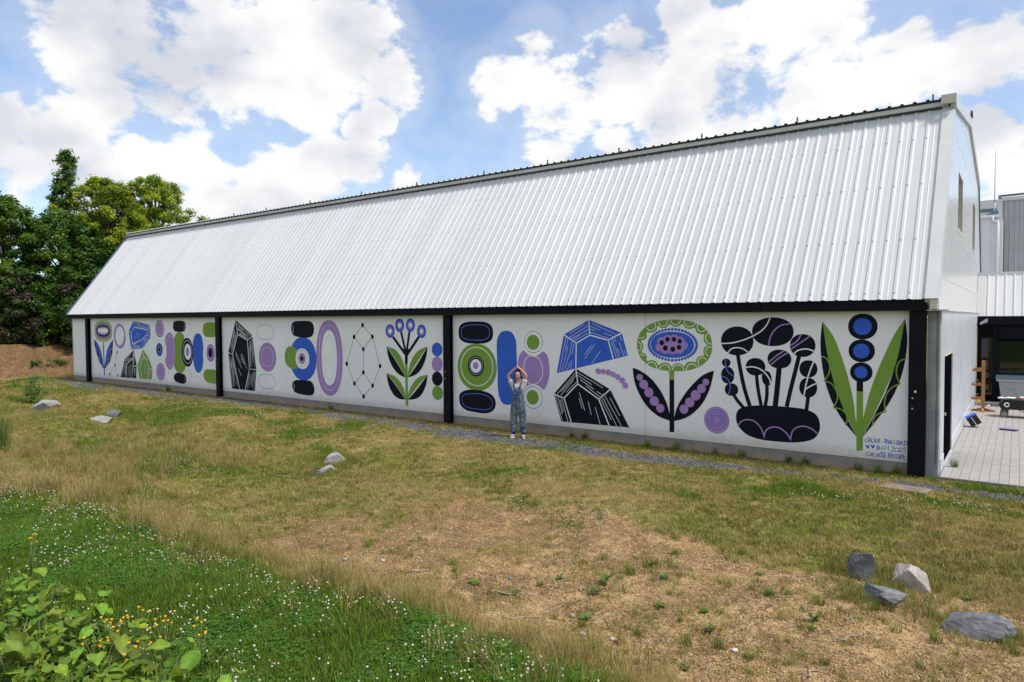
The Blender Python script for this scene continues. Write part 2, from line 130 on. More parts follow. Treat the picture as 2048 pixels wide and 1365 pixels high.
["painted_oval",[["E","L",-30.305,0.597,0.387,0.38,2.2],["R","w",-30.31,0.619,0.274,0.261,2.3,0.022]]],
["painted_oval",[["E","V",-29.479,2.625,0.304,0.267,2.3]]],
["painted_oval",[["E","V",-29.478,0.439,0.281,0.257,2.3]]],
["painted_bean",[["P","L",[[-29.466,2.34],[-29.404,2.329],[-29.34,2.303],[-29.278,2.266],[-29.22,2.221],[-29.171,2.172],[-29.13,2.117],[-29.096,2.052],[-29.068,1.982],[-29.044,1.911],[-29.024,1.845],[-29.007,1.783],[-28.996,1.724],[-28.988,1.666],[-28.985,1.605],[-28.986,1.539],[-28.991,1.467],[-29.0,1.389],[-29.013,1.309],[-29.03,1.232],[-29.052,1.161],[-29.078,1.095],[-29.108,1.033],[-29.143,0.974],[-29.182,0.92],[-29.226,0.871],[-29.276,0.825],[-29.333,0.78],[-29.393,0.742],[-29.454,0.715],[-29.512,0.706],[-29.571,0.717],[-29.631,0.746],[-29.69,0.786],[-29.743,0.831],[-29.788,0.874],[-29.824,0.917],[-29.854,0.963],[-29.878,1.012],[-29.892,1.061],[-29.896,1.11],[-29.883,1.157],[-29.855,1.204],[-29.82,1.251],[-29.788,1.3],[-29.767,1.353],[-29.758,1.412],[-29.755,1.474],[-29.757,1.538],[-29.763,1.602],[-29.773,1.664],[-29.79,1.723],[-29.816,1.782],[-29.843,1.839],[-29.865,1.895],[-29.874,1.949],[-29.871,2.001],[-29.86,2.053],[-29.842,2.102],[-29.814,2.148],[-29.778,2.189],[-29.729,2.23],[-29.668,2.271],[-29.6,2.307],[-29.531,2.331]]],["R","w",-29.449,1.522,0.33,0.66,2.4,0.022]]],
["painted_bean",[["P","G",[[-28.615,2.36],[-28.558,2.356],[-28.499,2.344],[-28.443,2.325],[-28.392,2.302],[-28.349,2.274],[-28.312,2.242],[-28.28,2.204],[-28.254,2.161],[-28.238,2.115],[-28.233,2.067],[-28.246,2.016],[-28.274,1.962],[-28.31,1.906],[-28.344,1.847],[-28.369,1.787],[-28.385,1.724],[-28.397,1.657],[-28.405,1.59],[-28.408,1.523],[-28.405,1.46],[-28.394,1.402],[-28.376,1.345],[-28.353,1.291],[-28.328,1.237],[-28.304,1.184],[-28.275,1.132],[-28.24,1.081],[-28.206,1.03],[-28.18,0.981],[-28.172,0.934],[-28.181,0.887],[-28.205,0.84],[-28.238,0.795],[-28.279,0.754],[-28.323,0.719],[-28.372,0.688],[-28.429,0.66],[-28.49,0.637],[-28.555,0.621],[-28.619,0.613],[-28.686,0.615],[-28.759,0.624],[-28.831,0.641],[-28.899,0.664],[-28.957,0.693],[-29.007,0.727],[-29.052,0.769],[-29.09,0.816],[-29.117,0.867],[-29.131,0.922],[-29.125,0.979],[-29.1,1.039],[-29.067,1.104],[-29.036,1.176],[-29.016,1.256],[-29.009,1.352],[-29.009,1.461],[-29.013,1.575],[-29.019,1.683],[-29.027,1.774],[-29.039,1.846],[-29.057,1.906],[-29.075,1.958],[-29.086,2.007],[-29.084,2.056],[-29.066,2.107],[-29.038,2.157],[-29.002,2.204],[-28.96,2.246],[-28.914,2.281],[-28.862,2.309],[-28.802,2.331],[-28.739,2.347],[-28.675,2.357]]]]],
["painted_oval",[["E","K",-28.638,2.598,0.524,0.238,3.0],["L","L",[[-28.154,2.703],[-28.168,2.691],[-28.189,2.674],[-28.212,2.654],[-28.232,2.632],[-28.247,2.611],[-28.254,2.589],[-28.257,2.565],[-28.258,2.541],[-28.255,2.518],[-28.251,2.495],[-28.244,2.472],[-28.233,2.448],[-28.221,2.425],[-28.21,2.405],[-28.202,2.391]],0.02]]],
["painted_oval",[["P","K",[[-29.149,0.496],[-29.117,0.522],[-29.074,0.55],[-29.024,0.575],[-28.97,0.597],[-28.914,0.612],[-28.856,0.62],[-28.793,0.622],[-28.727,0.62],[-28.661,0.615],[-28.596,0.609],[-28.531,0.603],[-28.463,0.596],[-28.396,0.587],[-28.336,0.574],[-28.285,0.558],[-28.243,0.537],[-28.209,0.512],[-28.181,0.484],[-28.161,0.455],[-28.148,0.425],[-28.142,0.393],[-28.143,0.358],[-28.151,0.323],[-28.166,0.289],[-28.185,0.26],[-28.21,0.236],[-28.24,0.213],[-28.276,0.194],[-28.319,0.178],[-28.367,0.167],[-28.425,0.162],[-28.492,0.161],[-28.564,0.164],[-28.636,0.169],[-28.705,0.175],[-28.772,0.182],[-28.841,0.191],[-28.908,0.201],[-28.969,0.214],[-29.022,0.23],[-29.066,0.25],[-29.103,0.273],[-29.133,0.299],[-29.157,0.325],[-29.173,0.352],[-29.183,0.38],[-29.186,0.409],[-29.182,0.439],[-29.17,0.468]]],["L","L",[[-28.241,0.537],[-28.251,0.517],[-28.265,0.49],[-28.281,0.458],[-28.294,0.425],[-28.3,0.394],[-28.297,0.364],[-28.286,0.332],[-28.273,0.302],[-28.26,0.276],[-28.252,0.257]],0.02]]],
["painted_outline",[["R","l",-27.988,2.462,0.242,0.253,2.2,0.012]]],
["painted_outline",[["R","l",-27.966,0.52,0.231,0.283,2.2,0.012]]],
["painted_target",[["E","K",-28.021,1.51,0.468,0.606,2.1],["R","w",-28.016,1.519,0.364,0.483,2.1,0.025],["E","V",-27.99,1.529,0.264,0.335,2.1],["E","L",-28.009,1.531,0.126,0.187,2.1]]],
["painted_bean",[["P","B",[[-27.15,2.315],[-27.101,2.306],[-27.047,2.293],[-26.993,2.273],[-26.942,2.245],[-26.9,2.209],[-26.867,2.16],[-26.84,2.099],[-26.817,2.032],[-26.8,1.966],[-26.785,1.907],[-26.776,1.858],[-26.77,1.814],[-26.769,1.772],[-26.77,1.729],[-26.773,1.683],[-26.779,1.63],[-26.79,1.573],[-26.802,1.516],[-26.812,1.461],[-26.816,1.412],[-26.812,1.373],[-26.801,1.342],[-26.789,1.313],[-26.781,1.279],[-26.781,1.233],[-26.791,1.169],[-26.806,1.092],[-26.827,1.01],[-26.854,0.933],[-26.887,0.868],[-26.929,0.816],[-26.981,0.769],[-27.037,0.73],[-27.094,0.702],[-27.148,0.686],[-27.2,0.683],[-27.254,0.692],[-27.307,0.711],[-27.357,0.741],[-27.401,0.78],[-27.439,0.832],[-27.475,0.898],[-27.506,0.972],[-27.531,1.047],[-27.551,1.117],[-27.563,1.181],[-27.568,1.244],[-27.569,1.306],[-27.568,1.37],[-27.569,1.436],[-27.574,1.508],[-27.581,1.583],[-27.586,1.658],[-27.589,1.732],[-27.585,1.802],[-27.576,1.868],[-27.562,1.932],[-27.544,1.993],[-27.524,2.049],[-27.5,2.1],[-27.474,2.144],[-27.444,2.184],[-27.412,2.219],[-27.378,2.248],[-27.343,2.272],[-27.308,2.291],[-27.271,2.306],[-27.233,2.315],[-27.193,2.318]]]]],
["painted_oval",[["E","G",-26.208,2.465,0.565,0.306,2.8]]],
["painted_oval",[["P","G",[[-26.79,0.658],[-26.774,0.695],[-26.751,0.735],[-26.72,0.774],[-26.682,0.808],[-26.638,0.833],[-26.584,0.848],[-26.521,0.856],[-26.453,0.858],[-26.38,0.857],[-26.306,0.858],[-26.227,0.86],[-26.141,0.863],[-26.054,0.863],[-25.971,0.861],[-25.9,0.852],[-25.838,0.838],[-25.784,0.819],[-25.736,0.796],[-25.696,0.77],[-25.663,0.741],[-25.638,0.708],[-25.62,0.67],[-25.609,0.63],[-25.607,0.588],[-25.614,0.545],[-25.63,0.498],[-25.654,0.446],[-25.686,0.395],[-25.728,0.35],[-25.778,0.317],[-25.841,0.298],[-25.917,0.291],[-25.999,0.291],[-26.083,0.294],[-26.163,0.297],[-26.24,0.298],[-26.318,0.301],[-26.395,0.307],[-26.467,0.317],[-26.531,0.333],[-26.588,0.357],[-26.64,0.387],[-26.686,0.421],[-26.724,0.457],[-26.754,0.491],[-26.777,0.524],[-26.791,0.557],[-26.798,0.59],[-26.798,0.624]]]]],
["painted_target",[["E","V",-26.226,1.517,0.491,0.578,2.2],["R","g",-26.225,1.524,0.438,0.508,2.1,0.012],["E","L",-26.227,1.528,0.311,0.371,2.1],["E","K",-26.243,1.541,0.154,0.194,2.1]]],
["painted_crystal",[["P","K",[[-24.389,2.863],[-23.303,2.266],[-23.075,0.982],[-23.192,0.165],[-24.736,0.172],[-24.959,1.593]]],["L","W",[[-24.382,2.834],[-24.275,2.297],[-24.649,1.503],[-24.951,1.588]],0.03],["L","W",[[-24.275,2.297],[-23.625,2.078],[-23.304,2.247]],0.03],["L","W",[[-23.625,2.078],[-23.527,0.983],[-23.075,0.982]],0.03],["L","W",[[-23.527,0.983],[-23.829,0.176]],0.03],["L","W",[[-24.649,1.503],[-24.208,0.183]],0.03],["L","W",[[-24.286,2.707],[-23.408,2.254]],0.018],["L","W",[[-24.239,2.62],[-23.909,2.457]],0.018],["L","W",[[-24.262,2.548],[-23.554,2.222]],0.018],["L","W",[[-24.285,2.508],[-23.724,2.263]],0.018],["L","W",[[-24.133,2.356],[-23.597,2.146]],0.018],["L","W",[[-24.167,2.323],[-23.685,2.148]],0.018],["L","w",[[-24.487,2.53],[-24.646,2.168]],0.015],["L","w",[[-24.47,2.491],[-24.802,1.74]],0.015],["L","w",[[-24.476,2.407],[-24.751,1.789]],0.015],["L","w",[[-24.429,2.398],[-24.541,2.148]],0.015],["L","w",[[-24.443,2.291],[-24.751,1.611]],0.015],["L","w",[[-24.41,2.288],[-24.651,1.759]],0.015],["L","w",[[-24.337,2.378],[-24.658,1.677]],0.015],["L","w",[[-24.333,2.273],[-24.666,1.556]],0.015],["L","w",[[-24.898,1.493],[-24.688,0.221]],0.018],["L","w",[[-24.817,1.314],[-24.752,0.97]],0.018],["L","w",[[-24.772,1.208],[-24.58,0.251]],0.018],["L","w",[[-24.779,1.413],[-24.575,0.471]],0.018],["L","w",[[-24.702,1.236],[-24.489,0.328]],0.018],["L","w",[[-24.689,1.384],[-24.589,0.999]],0.018],["L","w",[[-24.665,1.363],[-24.487,0.705]],0.018],["L","w",[[-24.574,1.182],[-24.322,0.317]],0.018],["L","w",[[-23.538,1.805],[-23.466,1.058]],0.017],["L","w",[[-23.504,1.888],[-23.419,1.106]],0.017],["L","w",[[-23.48,2.046],[-23.363,1.071]],0.017],["L","w",[[-23.448,2.062],[-23.391,1.622]],0.017],["L","w",[[-23.369,1.908],[-23.273,1.241]],0.017],["L","w",[[-23.367,2.153],[-23.265,1.485]],0.017],["L","w",[[-23.328,2.139],[-23.156,1.075]],0.017],["L","w",[[-23.532,0.841],[-23.713,0.316]],0.018],["L","w",[[-23.485,0.793],[-23.674,0.203]],0.018],["L","w",[[-23.403,0.774],[-23.528,0.336]],0.018],["L","w",[[-23.325,0.836],[-23.44,0.394]],0.018],["L","w",[[-23.248,0.887],[-23.391,0.277]],0.018],["L","w",[[-23.187,0.935],[-23.274,0.522]],0.018],["L","w",[[-23.134,0.887],[-23.258,0.223]],0.018],["L","w",[[-24.438,1.635],[-24.078,1.182]],0.02],["L","w",[[-24.45,1.533],[-24.026,0.987]],0.02],["L","w",[[-24.28,0.977],[-24.064,0.702]],0.02],["L","w",[[-24.024,1.573],[-23.692,0.991]],0.02],["L","w",[[-24.081,1.507],[-23.799,1.144]],0.02],["L","w",[[-24.055,1.399],[-23.861,1.166]],0.02]]],
["painted_oval",[["E","V",-21.803,1.504,0.517,1.261,2.3]]],
["painted_outline",[["R","b",-22.47,2.393,0.515,0.268,3.0,0.016]]],
["painted_outline",[["R","b",-22.43,0.564,0.509,0.266,2.8,0.016]]],
["painted_oval",[["E","L",-22.352,1.473,0.54,0.536,2.1],["R","w",-22.362,1.479,0.37,0.364,2.2,0.018]]],
["painted_target",[["E","B",-20.238,1.478,0.744,0.764,2.15],["P","G",[[-20.886,1.908],[-20.818,1.898],[-20.742,1.877],[-20.666,1.85],[-20.597,1.816],[-20.544,1.779],[-20.506,1.738],[-20.481,1.691],[-20.464,1.64],[-20.454,1.585],[-20.447,1.527],[-20.443,1.461],[-20.441,1.386],[-20.447,1.309],[-20.462,1.24],[-20.49,1.186],[-20.534,1.148],[-20.592,1.119],[-20.66,1.099],[-20.731,1.09],[-20.803,1.089],[-20.879,1.099],[-20.964,1.119],[-21.048,1.148],[-21.125,1.184],[-21.185,1.225],[-21.229,1.274],[-21.261,1.332],[-21.283,1.396],[-21.295,1.461],[-21.298,1.524],[-21.29,1.588],[-21.271,1.656],[-21.243,1.723],[-21.209,1.783],[-21.169,1.829],[-21.123,1.863],[-21.07,1.887],[-21.011,1.902],[-20.949,1.909]]],["E","V",-20.276,1.475,0.386,0.365,2.1],["R","k",-20.28,1.49,0.298,0.279,2.0,0.012],["E","L",-20.293,1.487,0.203,0.201,2.0],["E","K",-20.299,1.485,0.095,0.089,2.0]]],
["painted_oval",[["P","K",[[-20.895,2.648],[-20.877,2.689],[-20.846,2.723],[-20.804,2.749],[-20.751,2.771],[-20.69,2.788],[-20.617,2.801],[-20.531,2.807],[-20.437,2.809],[-20.34,2.809],[-20.246,2.809],[-20.149,2.81],[-20.047,2.811],[-19.946,2.81],[-19.855,2.803],[-19.779,2.787],[-19.721,2.76],[-19.675,2.724],[-19.64,2.681],[-19.615,2.635],[-19.6,2.588],[-19.595,2.536],[-19.602,2.477],[-19.618,2.417],[-19.642,2.362],[-19.672,2.318],[-19.706,2.287],[-19.746,2.264],[-19.794,2.248],[-19.853,2.237],[-19.925,2.228],[-20.018,2.222],[-20.129,2.221],[-20.249,2.224],[-20.364,2.23],[-20.464,2.238],[-20.549,2.247],[-20.627,2.257],[-20.697,2.272],[-20.757,2.294],[-20.806,2.328],[-20.845,2.38],[-20.874,2.448],[-20.893,2.522],[-20.9,2.592]]],["L","w",[[-20.866,2.69],[-20.851,2.674],[-20.829,2.653],[-20.805,2.626],[-20.784,2.596],[-20.772,2.563],[-20.77,2.523],[-20.775,2.476],[-20.784,2.427],[-20.795,2.383],[-20.805,2.349],[-20.817,2.327],[-20.832,2.313],[-20.847,2.304],[-20.86,2.298],[-20.869,2.293]],0.02]]],
["painted_oval",[["P","K",[[-20.886,0.571],[-20.867,0.608],[-20.834,0.639],[-20.79,0.664],[-20.736,0.685],[-20.674,0.701],[-20.6,0.714],[-20.512,0.72],[-20.418,0.723],[-20.321,0.724],[-20.229,0.723],[-20.138,0.724],[-20.042,0.725],[-19.949,0.723],[-19.865,0.714],[-19.795,0.695],[-19.741,0.662],[-19.699,0.618],[-19.666,0.568],[-19.644,0.517],[-19.629,0.47],[-19.624,0.424],[-19.63,0.377],[-19.644,0.331],[-19.665,0.29],[-19.693,0.258],[-19.727,0.235],[-19.766,0.22],[-19.814,0.21],[-19.871,0.205],[-19.94,0.2],[-20.027,0.198],[-20.131,0.2],[-20.243,0.204],[-20.351,0.211],[-20.446,0.22],[-20.528,0.228],[-20.606,0.237],[-20.677,0.249],[-20.738,0.268],[-20.788,0.297],[-20.828,0.342],[-20.86,0.399],[-20.881,0.462],[-20.89,0.522]]],["L","w",[[-20.836,0.608],[-20.823,0.589],[-20.803,0.563],[-20.782,0.532],[-20.764,0.501],[-20.756,0.47],[-20.759,0.44],[-20.77,0.408],[-20.785,0.376],[-20.801,0.348],[-20.815,0.326],[-20.828,0.311],[-20.841,0.303],[-20.853,0.298],[-20.864,0.295],[-20.872,0.292]],0.02]]],
["painted_hoop",[["E","L",-18.808,1.548,0.692,1.286,2.25],["R","w",-18.803,1.559,0.535,1.113,2.25,0.02],["E","V",-18.806,1.556,0.403,0.938,2.25],["R","y",-18.804,1.558,0.239,0.749,2.5,0.012],["L","w",[[-19.281,2.343],[-19.288,2.317],[-19.298,2.281],[-19.308,2.238],[-19.318,2.189],[-19.324,2.137],[-19.326,2.074],[-19.325,1.998],[-19.323,1.921],[-19.32,1.854],[-19.319,1.808]],0.02]]],
["painted_constellation",[["L","k",[[-17.109,2.667],[-17.529,2.281]],0.016],["L","k",[[-17.109,2.667],[-16.649,2.295]],0.016],["L","k",[[-17.529,2.281],[-17.088,1.886]],0.016],["L","k",[[-16.649,2.295],[-17.088,1.886]],0.016],["L","k",[[-17.529,2.281],[-17.909,1.383]],0.016],["L","k",[[-16.649,2.295],[-16.309,1.367]],0.016],["L","k",[[-17.088,1.886],[-17.102,1.131]],0.016],["L","k",[[-17.909,1.383],[-17.54,0.742]],0.016],["L","k",[[-16.309,1.367],[-16.665,0.722]],0.016],["L","k",[[-17.102,1.131],[-17.54,0.742]],0.016],["L","k",[[-17.102,1.131],[-16.665,0.722]],0.016],["L","k",[[-17.54,0.742],[-17.099,0.348]],0.016],["L","k",[[-16.665,0.722],[-17.099,0.348]],0.016],["E","K",-17.109,2.667,0.063,0.074,2.0],["E","K",-17.529,2.281,0.065,0.075,2.0],["E","K",-16.649,2.295,0.062,0.073,2.0],["E","K",-17.088,1.886,0.063,0.074,2.0],["E","K",-17.909,1.383,0.066,0.076,2.0],["E","K",-16.309,1.367,0.061,0.072,2.0],["E","K",-17.102,1.131,0.063,0.074,2.0],["E","K",-17.54,0.742,0.065,0.075,2.0],["E","K",-16.666,0.722,0.062,0.073,2.0],["E","K",-17.099,0.348,0.063,0.074,2.0]]],
["painted_flower",[["L","K",[[-15.714,2.303],[-15.17,1.775]],0.095],["L","K",[[-15.353,2.473],[-15.154,1.83]],0.09],["L","K",[[-14.985,2.487],[-15.118,1.831]],0.09],["L","K",[[-14.583,2.323],[-15.088,1.777]],0.095],["P","K",[[-15.262,1.931],[-15.003,1.937],[-15.068,1.704],[-15.087,1.446],[-15.196,1.46],[-15.192,1.711]]],["P","G",[[-15.195,1.475],[-15.087,1.457],[-15.069,0.196],[-15.173,0.185]]],["E","B",-15.835,2.481,0.204,0.214,2.0],["E","L",-15.835,2.481,0.129,0.127,2.0],["E","W",-15.834,2.481,0.075,0.075,2.0],["E","B",-15.408,2.662,0.199,0.211,2.0],["E","L",-15.408,2.662,0.126,0.126,2.0],["E","W",-15.407,2.662,0.073,0.074,2.0],["E","B",-14.943,2.67,0.194,0.208,2.0],["E","L",-14.942,2.67,0.122,0.124,2.0],["E","W",-14.942,2.67,0.071,0.073,2.0],["E","B",-14.477,2.483,0.189,0.206,2.0],["E","L",-14.476,2.483,0.119,0.123,2.0],["E","W",-14.476,2.483,0.07,0.072,2.0],["P","K",[[-16.004,2.005],[-15.995,1.958],[-15.983,1.891],[-15.968,1.814],[-15.948,1.734],[-15.923,1.66],[-15.89,1.591],[-15.851,1.52],[-15.807,1.451],[-15.76,1.387],[-15.713,1.329],[-15.664,1.28],[-15.613,1.236],[-15.559,1.198],[-15.505,1.164],[-15.451,1.135],[-15.393,1.11],[-15.329,1.09],[-15.267,1.075],[-15.213,1.064],[-15.176,1.054],[-15.217,1.106],[-15.273,1.176],[-15.341,1.261],[-15.418,1.354],[-15.499,1.449],[-15.596,1.559],[-15.712,1.687],[-15.829,1.815],[-15.932,1.927]]],["P","G",[[-15.993,2.005],[-15.937,1.993],[-15.858,1.977],[-15.767,1.957],[-15.676,1.929],[-15.598,1.894],[-15.532,1.848],[-15.469,1.793],[-15.41,1.731],[-15.358,1.667],[-15.313,1.604],[-15.276,1.539],[-15.247,1.471],[-15.223,1.402],[-15.204,1.336],[-15.188,1.276],[-15.176,1.22],[-15.169,1.166],[-15.165,1.118],[-15.162,1.077],[-15.16,1.048],[-15.212,1.115],[-15.286,1.211],[-15.372,1.322],[-15.463,1.436],[-15.551,1.541],[-15.643,1.643],[-15.745,1.751],[-15.845,1.854],[-15.932,1.943]]],["P","K",[[-14.23,2.033],[-14.238,1.989],[-14.247,1.927],[-14.26,1.854],[-14.276,1.779],[-14.298,1.708],[-14.325,1.64],[-14.358,1.57],[-14.394,1.501],[-14.434,1.436],[-14.476,1.377],[-14.52,1.326],[-14.567,1.28],[-14.617,1.238],[-14.671,1.201],[-14.729,1.167],[-14.798,1.136],[-14.878,1.108],[-14.959,1.085],[-15.029,1.066],[-15.078,1.052],[-15.023,1.108],[-14.947,1.186],[-14.858,1.278],[-14.764,1.378],[-14.674,1.479],[-14.581,1.59],[-14.478,1.718],[-14.378,1.845],[-14.291,1.956]]],["P","G",[[-14.24,2.029],[-14.293,2.014],[-14.369,1.994],[-14.456,1.968],[-14.543,1.936],[-14.619,1.898],[-14.683,1.853],[-14.745,1.799],[-14.802,1.741],[-14.855,1.679],[-14.9,1.617],[-14.94,1.552],[-14.972,1.482],[-15.0,1.411],[-15.023,1.343],[-15.043,1.282],[-15.059,1.225],[-15.07,1.171],[-15.078,1.122],[-15.083,1.081],[-15.088,1.051],[-15.032,1.12],[-14.953,1.216],[-14.86,1.329],[-14.764,1.445],[-14.673,1.552],[-14.581,1.656],[-14.481,1.767],[-14.383,1.874],[-14.299,1.965]]],["P","K",[[-16.017,1.155],[-16.008,1.107],[-15.997,1.04],[-15.982,0.962],[-15.962,0.882],[-15.936,0.811],[-15.903,0.745],[-15.864,0.679],[-15.82,0.615],[-15.773,0.558],[-15.726,0.509],[-15.677,0.47],[-15.625,0.439],[-15.571,0.414],[-15.517,0.394],[-15.462,0.379],[-15.404,0.369],[-15.339,0.367],[-15.277,0.368],[-15.223,0.37],[-15.186,0.371],[-15.227,0.413],[-15.283,0.47],[-15.352,0.539],[-15.429,0.615],[-15.51,0.693],[-15.608,0.784],[-15.724,0.89],[-15.842,0.997],[-15.945,1.09]]],["P","G",[[-16.006,1.155],[-15.951,1.144],[-15.871,1.128],[-15.78,1.109],[-15.689,1.084],[-15.611,1.053],[-15.544,1.014],[-15.481,0.967],[-15.423,0.916],[-15.37,0.863],[-15.325,0.811],[-15.288,0.757],[-15.258,0.701],[-15.234,0.645],[-15.215,0.591],[-15.199,0.543],[-15.186,0.498],[-15.179,0.456],[-15.175,0.419],[-15.172,0.387],[-15.17,0.365],[-15.223,0.42],[-15.296,0.497],[-15.383,0.588],[-15.474,0.681],[-15.562,0.767],[-15.655,0.852],[-15.757,0.942],[-15.858,1.029],[-15.945,1.103]]],["P","K",[[-14.241,1.184],[-14.248,1.143],[-14.258,1.084],[-14.27,1.016],[-14.287,0.946],[-14.309,0.881],[-14.336,0.819],[-14.368,0.755],[-14.404,0.693],[-14.444,0.636],[-14.486,0.585],[-14.53,0.543],[-14.577,0.507],[-14.627,0.476],[-14.681,0.449],[-14.739,0.426],[-14.808,0.408],[-14.888,0.394],[-14.969,0.384],[-15.038,0.376],[-15.087,0.37],[-15.033,0.417],[-14.957,0.481],[-14.868,0.558],[-14.774,0.641],[-14.685,0.724],[-14.591,0.816],[-14.489,0.922],[-14.388,1.028],[-14.302,1.12]]],["P","G",[[-14.251,1.18],[-14.304,1.169],[-14.38,1.154],[-14.467,1.136],[-14.554,1.111],[-14.63,1.08],[-14.694,1.041],[-14.756,0.994],[-14.813,0.941],[-14.865,0.887],[-14.911,0.833],[-14.95,0.777],[-14.983,0.718],[-15.011,0.659],[-15.034,0.602],[-15.054,0.551],[-15.07,0.506],[-15.08,0.463],[-15.088,0.424],[-15.093,0.393],[-15.098,0.369],[-15.042,0.428],[-14.963,0.512],[-14.87,0.609],[-14.774,0.707],[-14.684,0.797],[-14.591,0.882],[-14.491,0.972],[-14.394,1.056],[-14.31,1.129]]]]],
["painted_bead_column",[["E","V",-13.864,2.374,0.216,0.209,2.0],["E","B",-13.852,1.948,0.213,0.206,2.0],["E","L",-13.857,1.517,0.214,0.222,2.0],["E","K",-13.853,1.081,0.214,0.214,2.0],["E","G",-13.846,0.658,0.216,0.21,2.0]]],
["painted_oval",[["E","K",-12.372,2.463,0.633,0.316,2.9],["R","b",-12.384,2.465,0.52,0.218,3.0,0.022]]],
["painted_target",[["E","G",-12.334,1.48,0.715,0.668,2.1],["R","W",-12.338,1.5,0.584,0.545,2.0,0.022],["E","K",-12.363,1.514,0.303,0.297,2.0],["R","l",-12.36,1.52,0.244,0.247,2.0,0.014],["E","V",-12.363,1.515,0.2,0.195,2.0],["E","L",-12.372,1.526,0.097,0.1,2.0]]],
["painted_oval",[["P","K",[[-12.951,0.705],[-12.919,0.731],[-12.879,0.754],[-12.832,0.775],[-12.779,0.793],[-12.721,0.808],[-12.657,0.819],[-12.584,0.828],[-12.507,0.833],[-12.429,0.835],[-12.354,0.836],[-12.28,0.834],[-12.205,0.83],[-12.131,0.823],[-12.06,0.814],[-11.995,0.801],[-11.935,0.784],[-11.878,0.765],[-11.826,0.742],[-11.78,0.716],[-11.741,0.687],[-11.711,0.653],[-11.687,0.615],[-11.671,0.574],[-11.661,0.533],[-11.658,0.493],[-11.661,0.453],[-11.672,0.412],[-11.689,0.372],[-11.713,0.335],[-11.744,0.302],[-11.783,0.273],[-11.829,0.247],[-11.882,0.225],[-11.94,0.206],[-12.0,0.193],[-12.065,0.185],[-12.136,0.183],[-12.21,0.185],[-12.286,0.189],[-12.36,0.193],[-12.435,0.196],[-12.513,0.2],[-12.591,0.206],[-12.663,0.214],[-12.727,0.228],[-12.782,0.246],[-12.832,0.269],[-12.875,0.296],[-12.912,0.324],[-12.942,0.355],[-12.965,0.389],[-12.981,0.427],[-12.991,0.467],[-12.997,0.506],[-12.999,0.543],[-12.999,0.578],[-12.996,0.613],[-12.988,0.646],[-12.974,0.677]]],["L","b",[[-12.847,0.648],[-12.828,0.656],[-12.802,0.668],[-12.77,0.681],[-12.73,0.693],[-12.681,0.703],[-12.619,0.711],[-12.545,0.718],[-12.465,0.723],[-12.386,0.727],[-12.315,0.729],[-12.252,0.728],[-12.193,0.726],[-12.137,0.722],[-12.084,0.715],[-12.035,0.705],[-11.989,0.693],[-11.945,0.678],[-11.905,0.66],[-11.869,0.64],[-11.839,0.619],[-11.815,0.595],[-11.796,0.569],[-11.782,0.54],[-11.773,0.512],[-11.77,0.485],[-11.773,0.458],[-11.782,0.43],[-11.797,0.403],[-11.817,0.378],[-11.841,0.357],[-11.87,0.338],[-11.903,0.322],[-11.942,0.308],[-11.987,0.297],[-12.039,0.289],[-12.101,0.285],[-12.173,0.285],[-12.25,0.287],[-12.327,0.29],[-12.399,0.294],[-12.47,0.296],[-12.541,0.299],[-12.61,0.304],[-12.673,0.311],[-12.726,0.323],[-12.769,0.341],[-12.803,0.363],[-12.83,0.388],[-12.852,0.415],[-12.87,0.44],[-12.883,0.465],[-12.89,0.492],[-12.892,0.518],[-12.892,0.543],[-12.89,0.566],[-12.885,0.587],[-12.875,0.606],[-12.864,0.623],[-12.854,0.638],[-12.847,0.648]],0.022]]],
["painted_bean",[["P","B",[[-11.269,2.522],[-11.229,2.521],[-11.19,2.516],[-11.152,2.507],[-11.116,2.491],[-11.082,2.469],[-11.051,2.439],[-11.022,2.403],[-10.995,2.361],[-10.972,2.313],[-10.954,2.262],[-10.943,2.204],[-10.938,2.141],[-10.937,2.073],[-10.936,2.003],[-10.934,1.934],[-10.93,1.864],[-10.927,1.793],[-10.923,1.721],[-10.919,1.648],[-10.914,1.576],[-10.907,1.506],[-10.897,1.437],[-10.888,1.367],[-10.881,1.295],[-10.879,1.22],[-10.882,1.137],[-10.888,1.047],[-10.898,0.957],[-10.91,0.872],[-10.926,0.799],[-10.946,0.737],[-10.969,0.684],[-10.995,0.638],[-11.025,0.599],[-11.057,0.565],[-11.094,0.536],[-11.135,0.514],[-11.178,0.497],[-11.221,0.487],[-11.264,0.484],[-11.307,0.486],[-11.352,0.494],[-11.396,0.509],[-11.437,0.533],[-11.472,0.567],[-11.501,0.612],[-11.526,0.666],[-11.547,0.729],[-11.564,0.801],[-11.578,0.881],[-11.586,0.971],[-11.59,1.073],[-11.591,1.182],[-11.591,1.292],[-11.593,1.399],[-11.597,1.505],[-11.602,1.615],[-11.606,1.723],[-11.61,1.825],[-11.612,1.917],[-11.614,1.997],[-11.616,2.07],[-11.616,2.135],[-11.612,2.196],[-11.602,2.252],[-11.586,2.305],[-11.565,2.354],[-11.539,2.398],[-11.51,2.435],[-11.478,2.466],[-11.441,2.489],[-11.399,2.505],[-11.355,2.515],[-11.311,2.52]]]]],
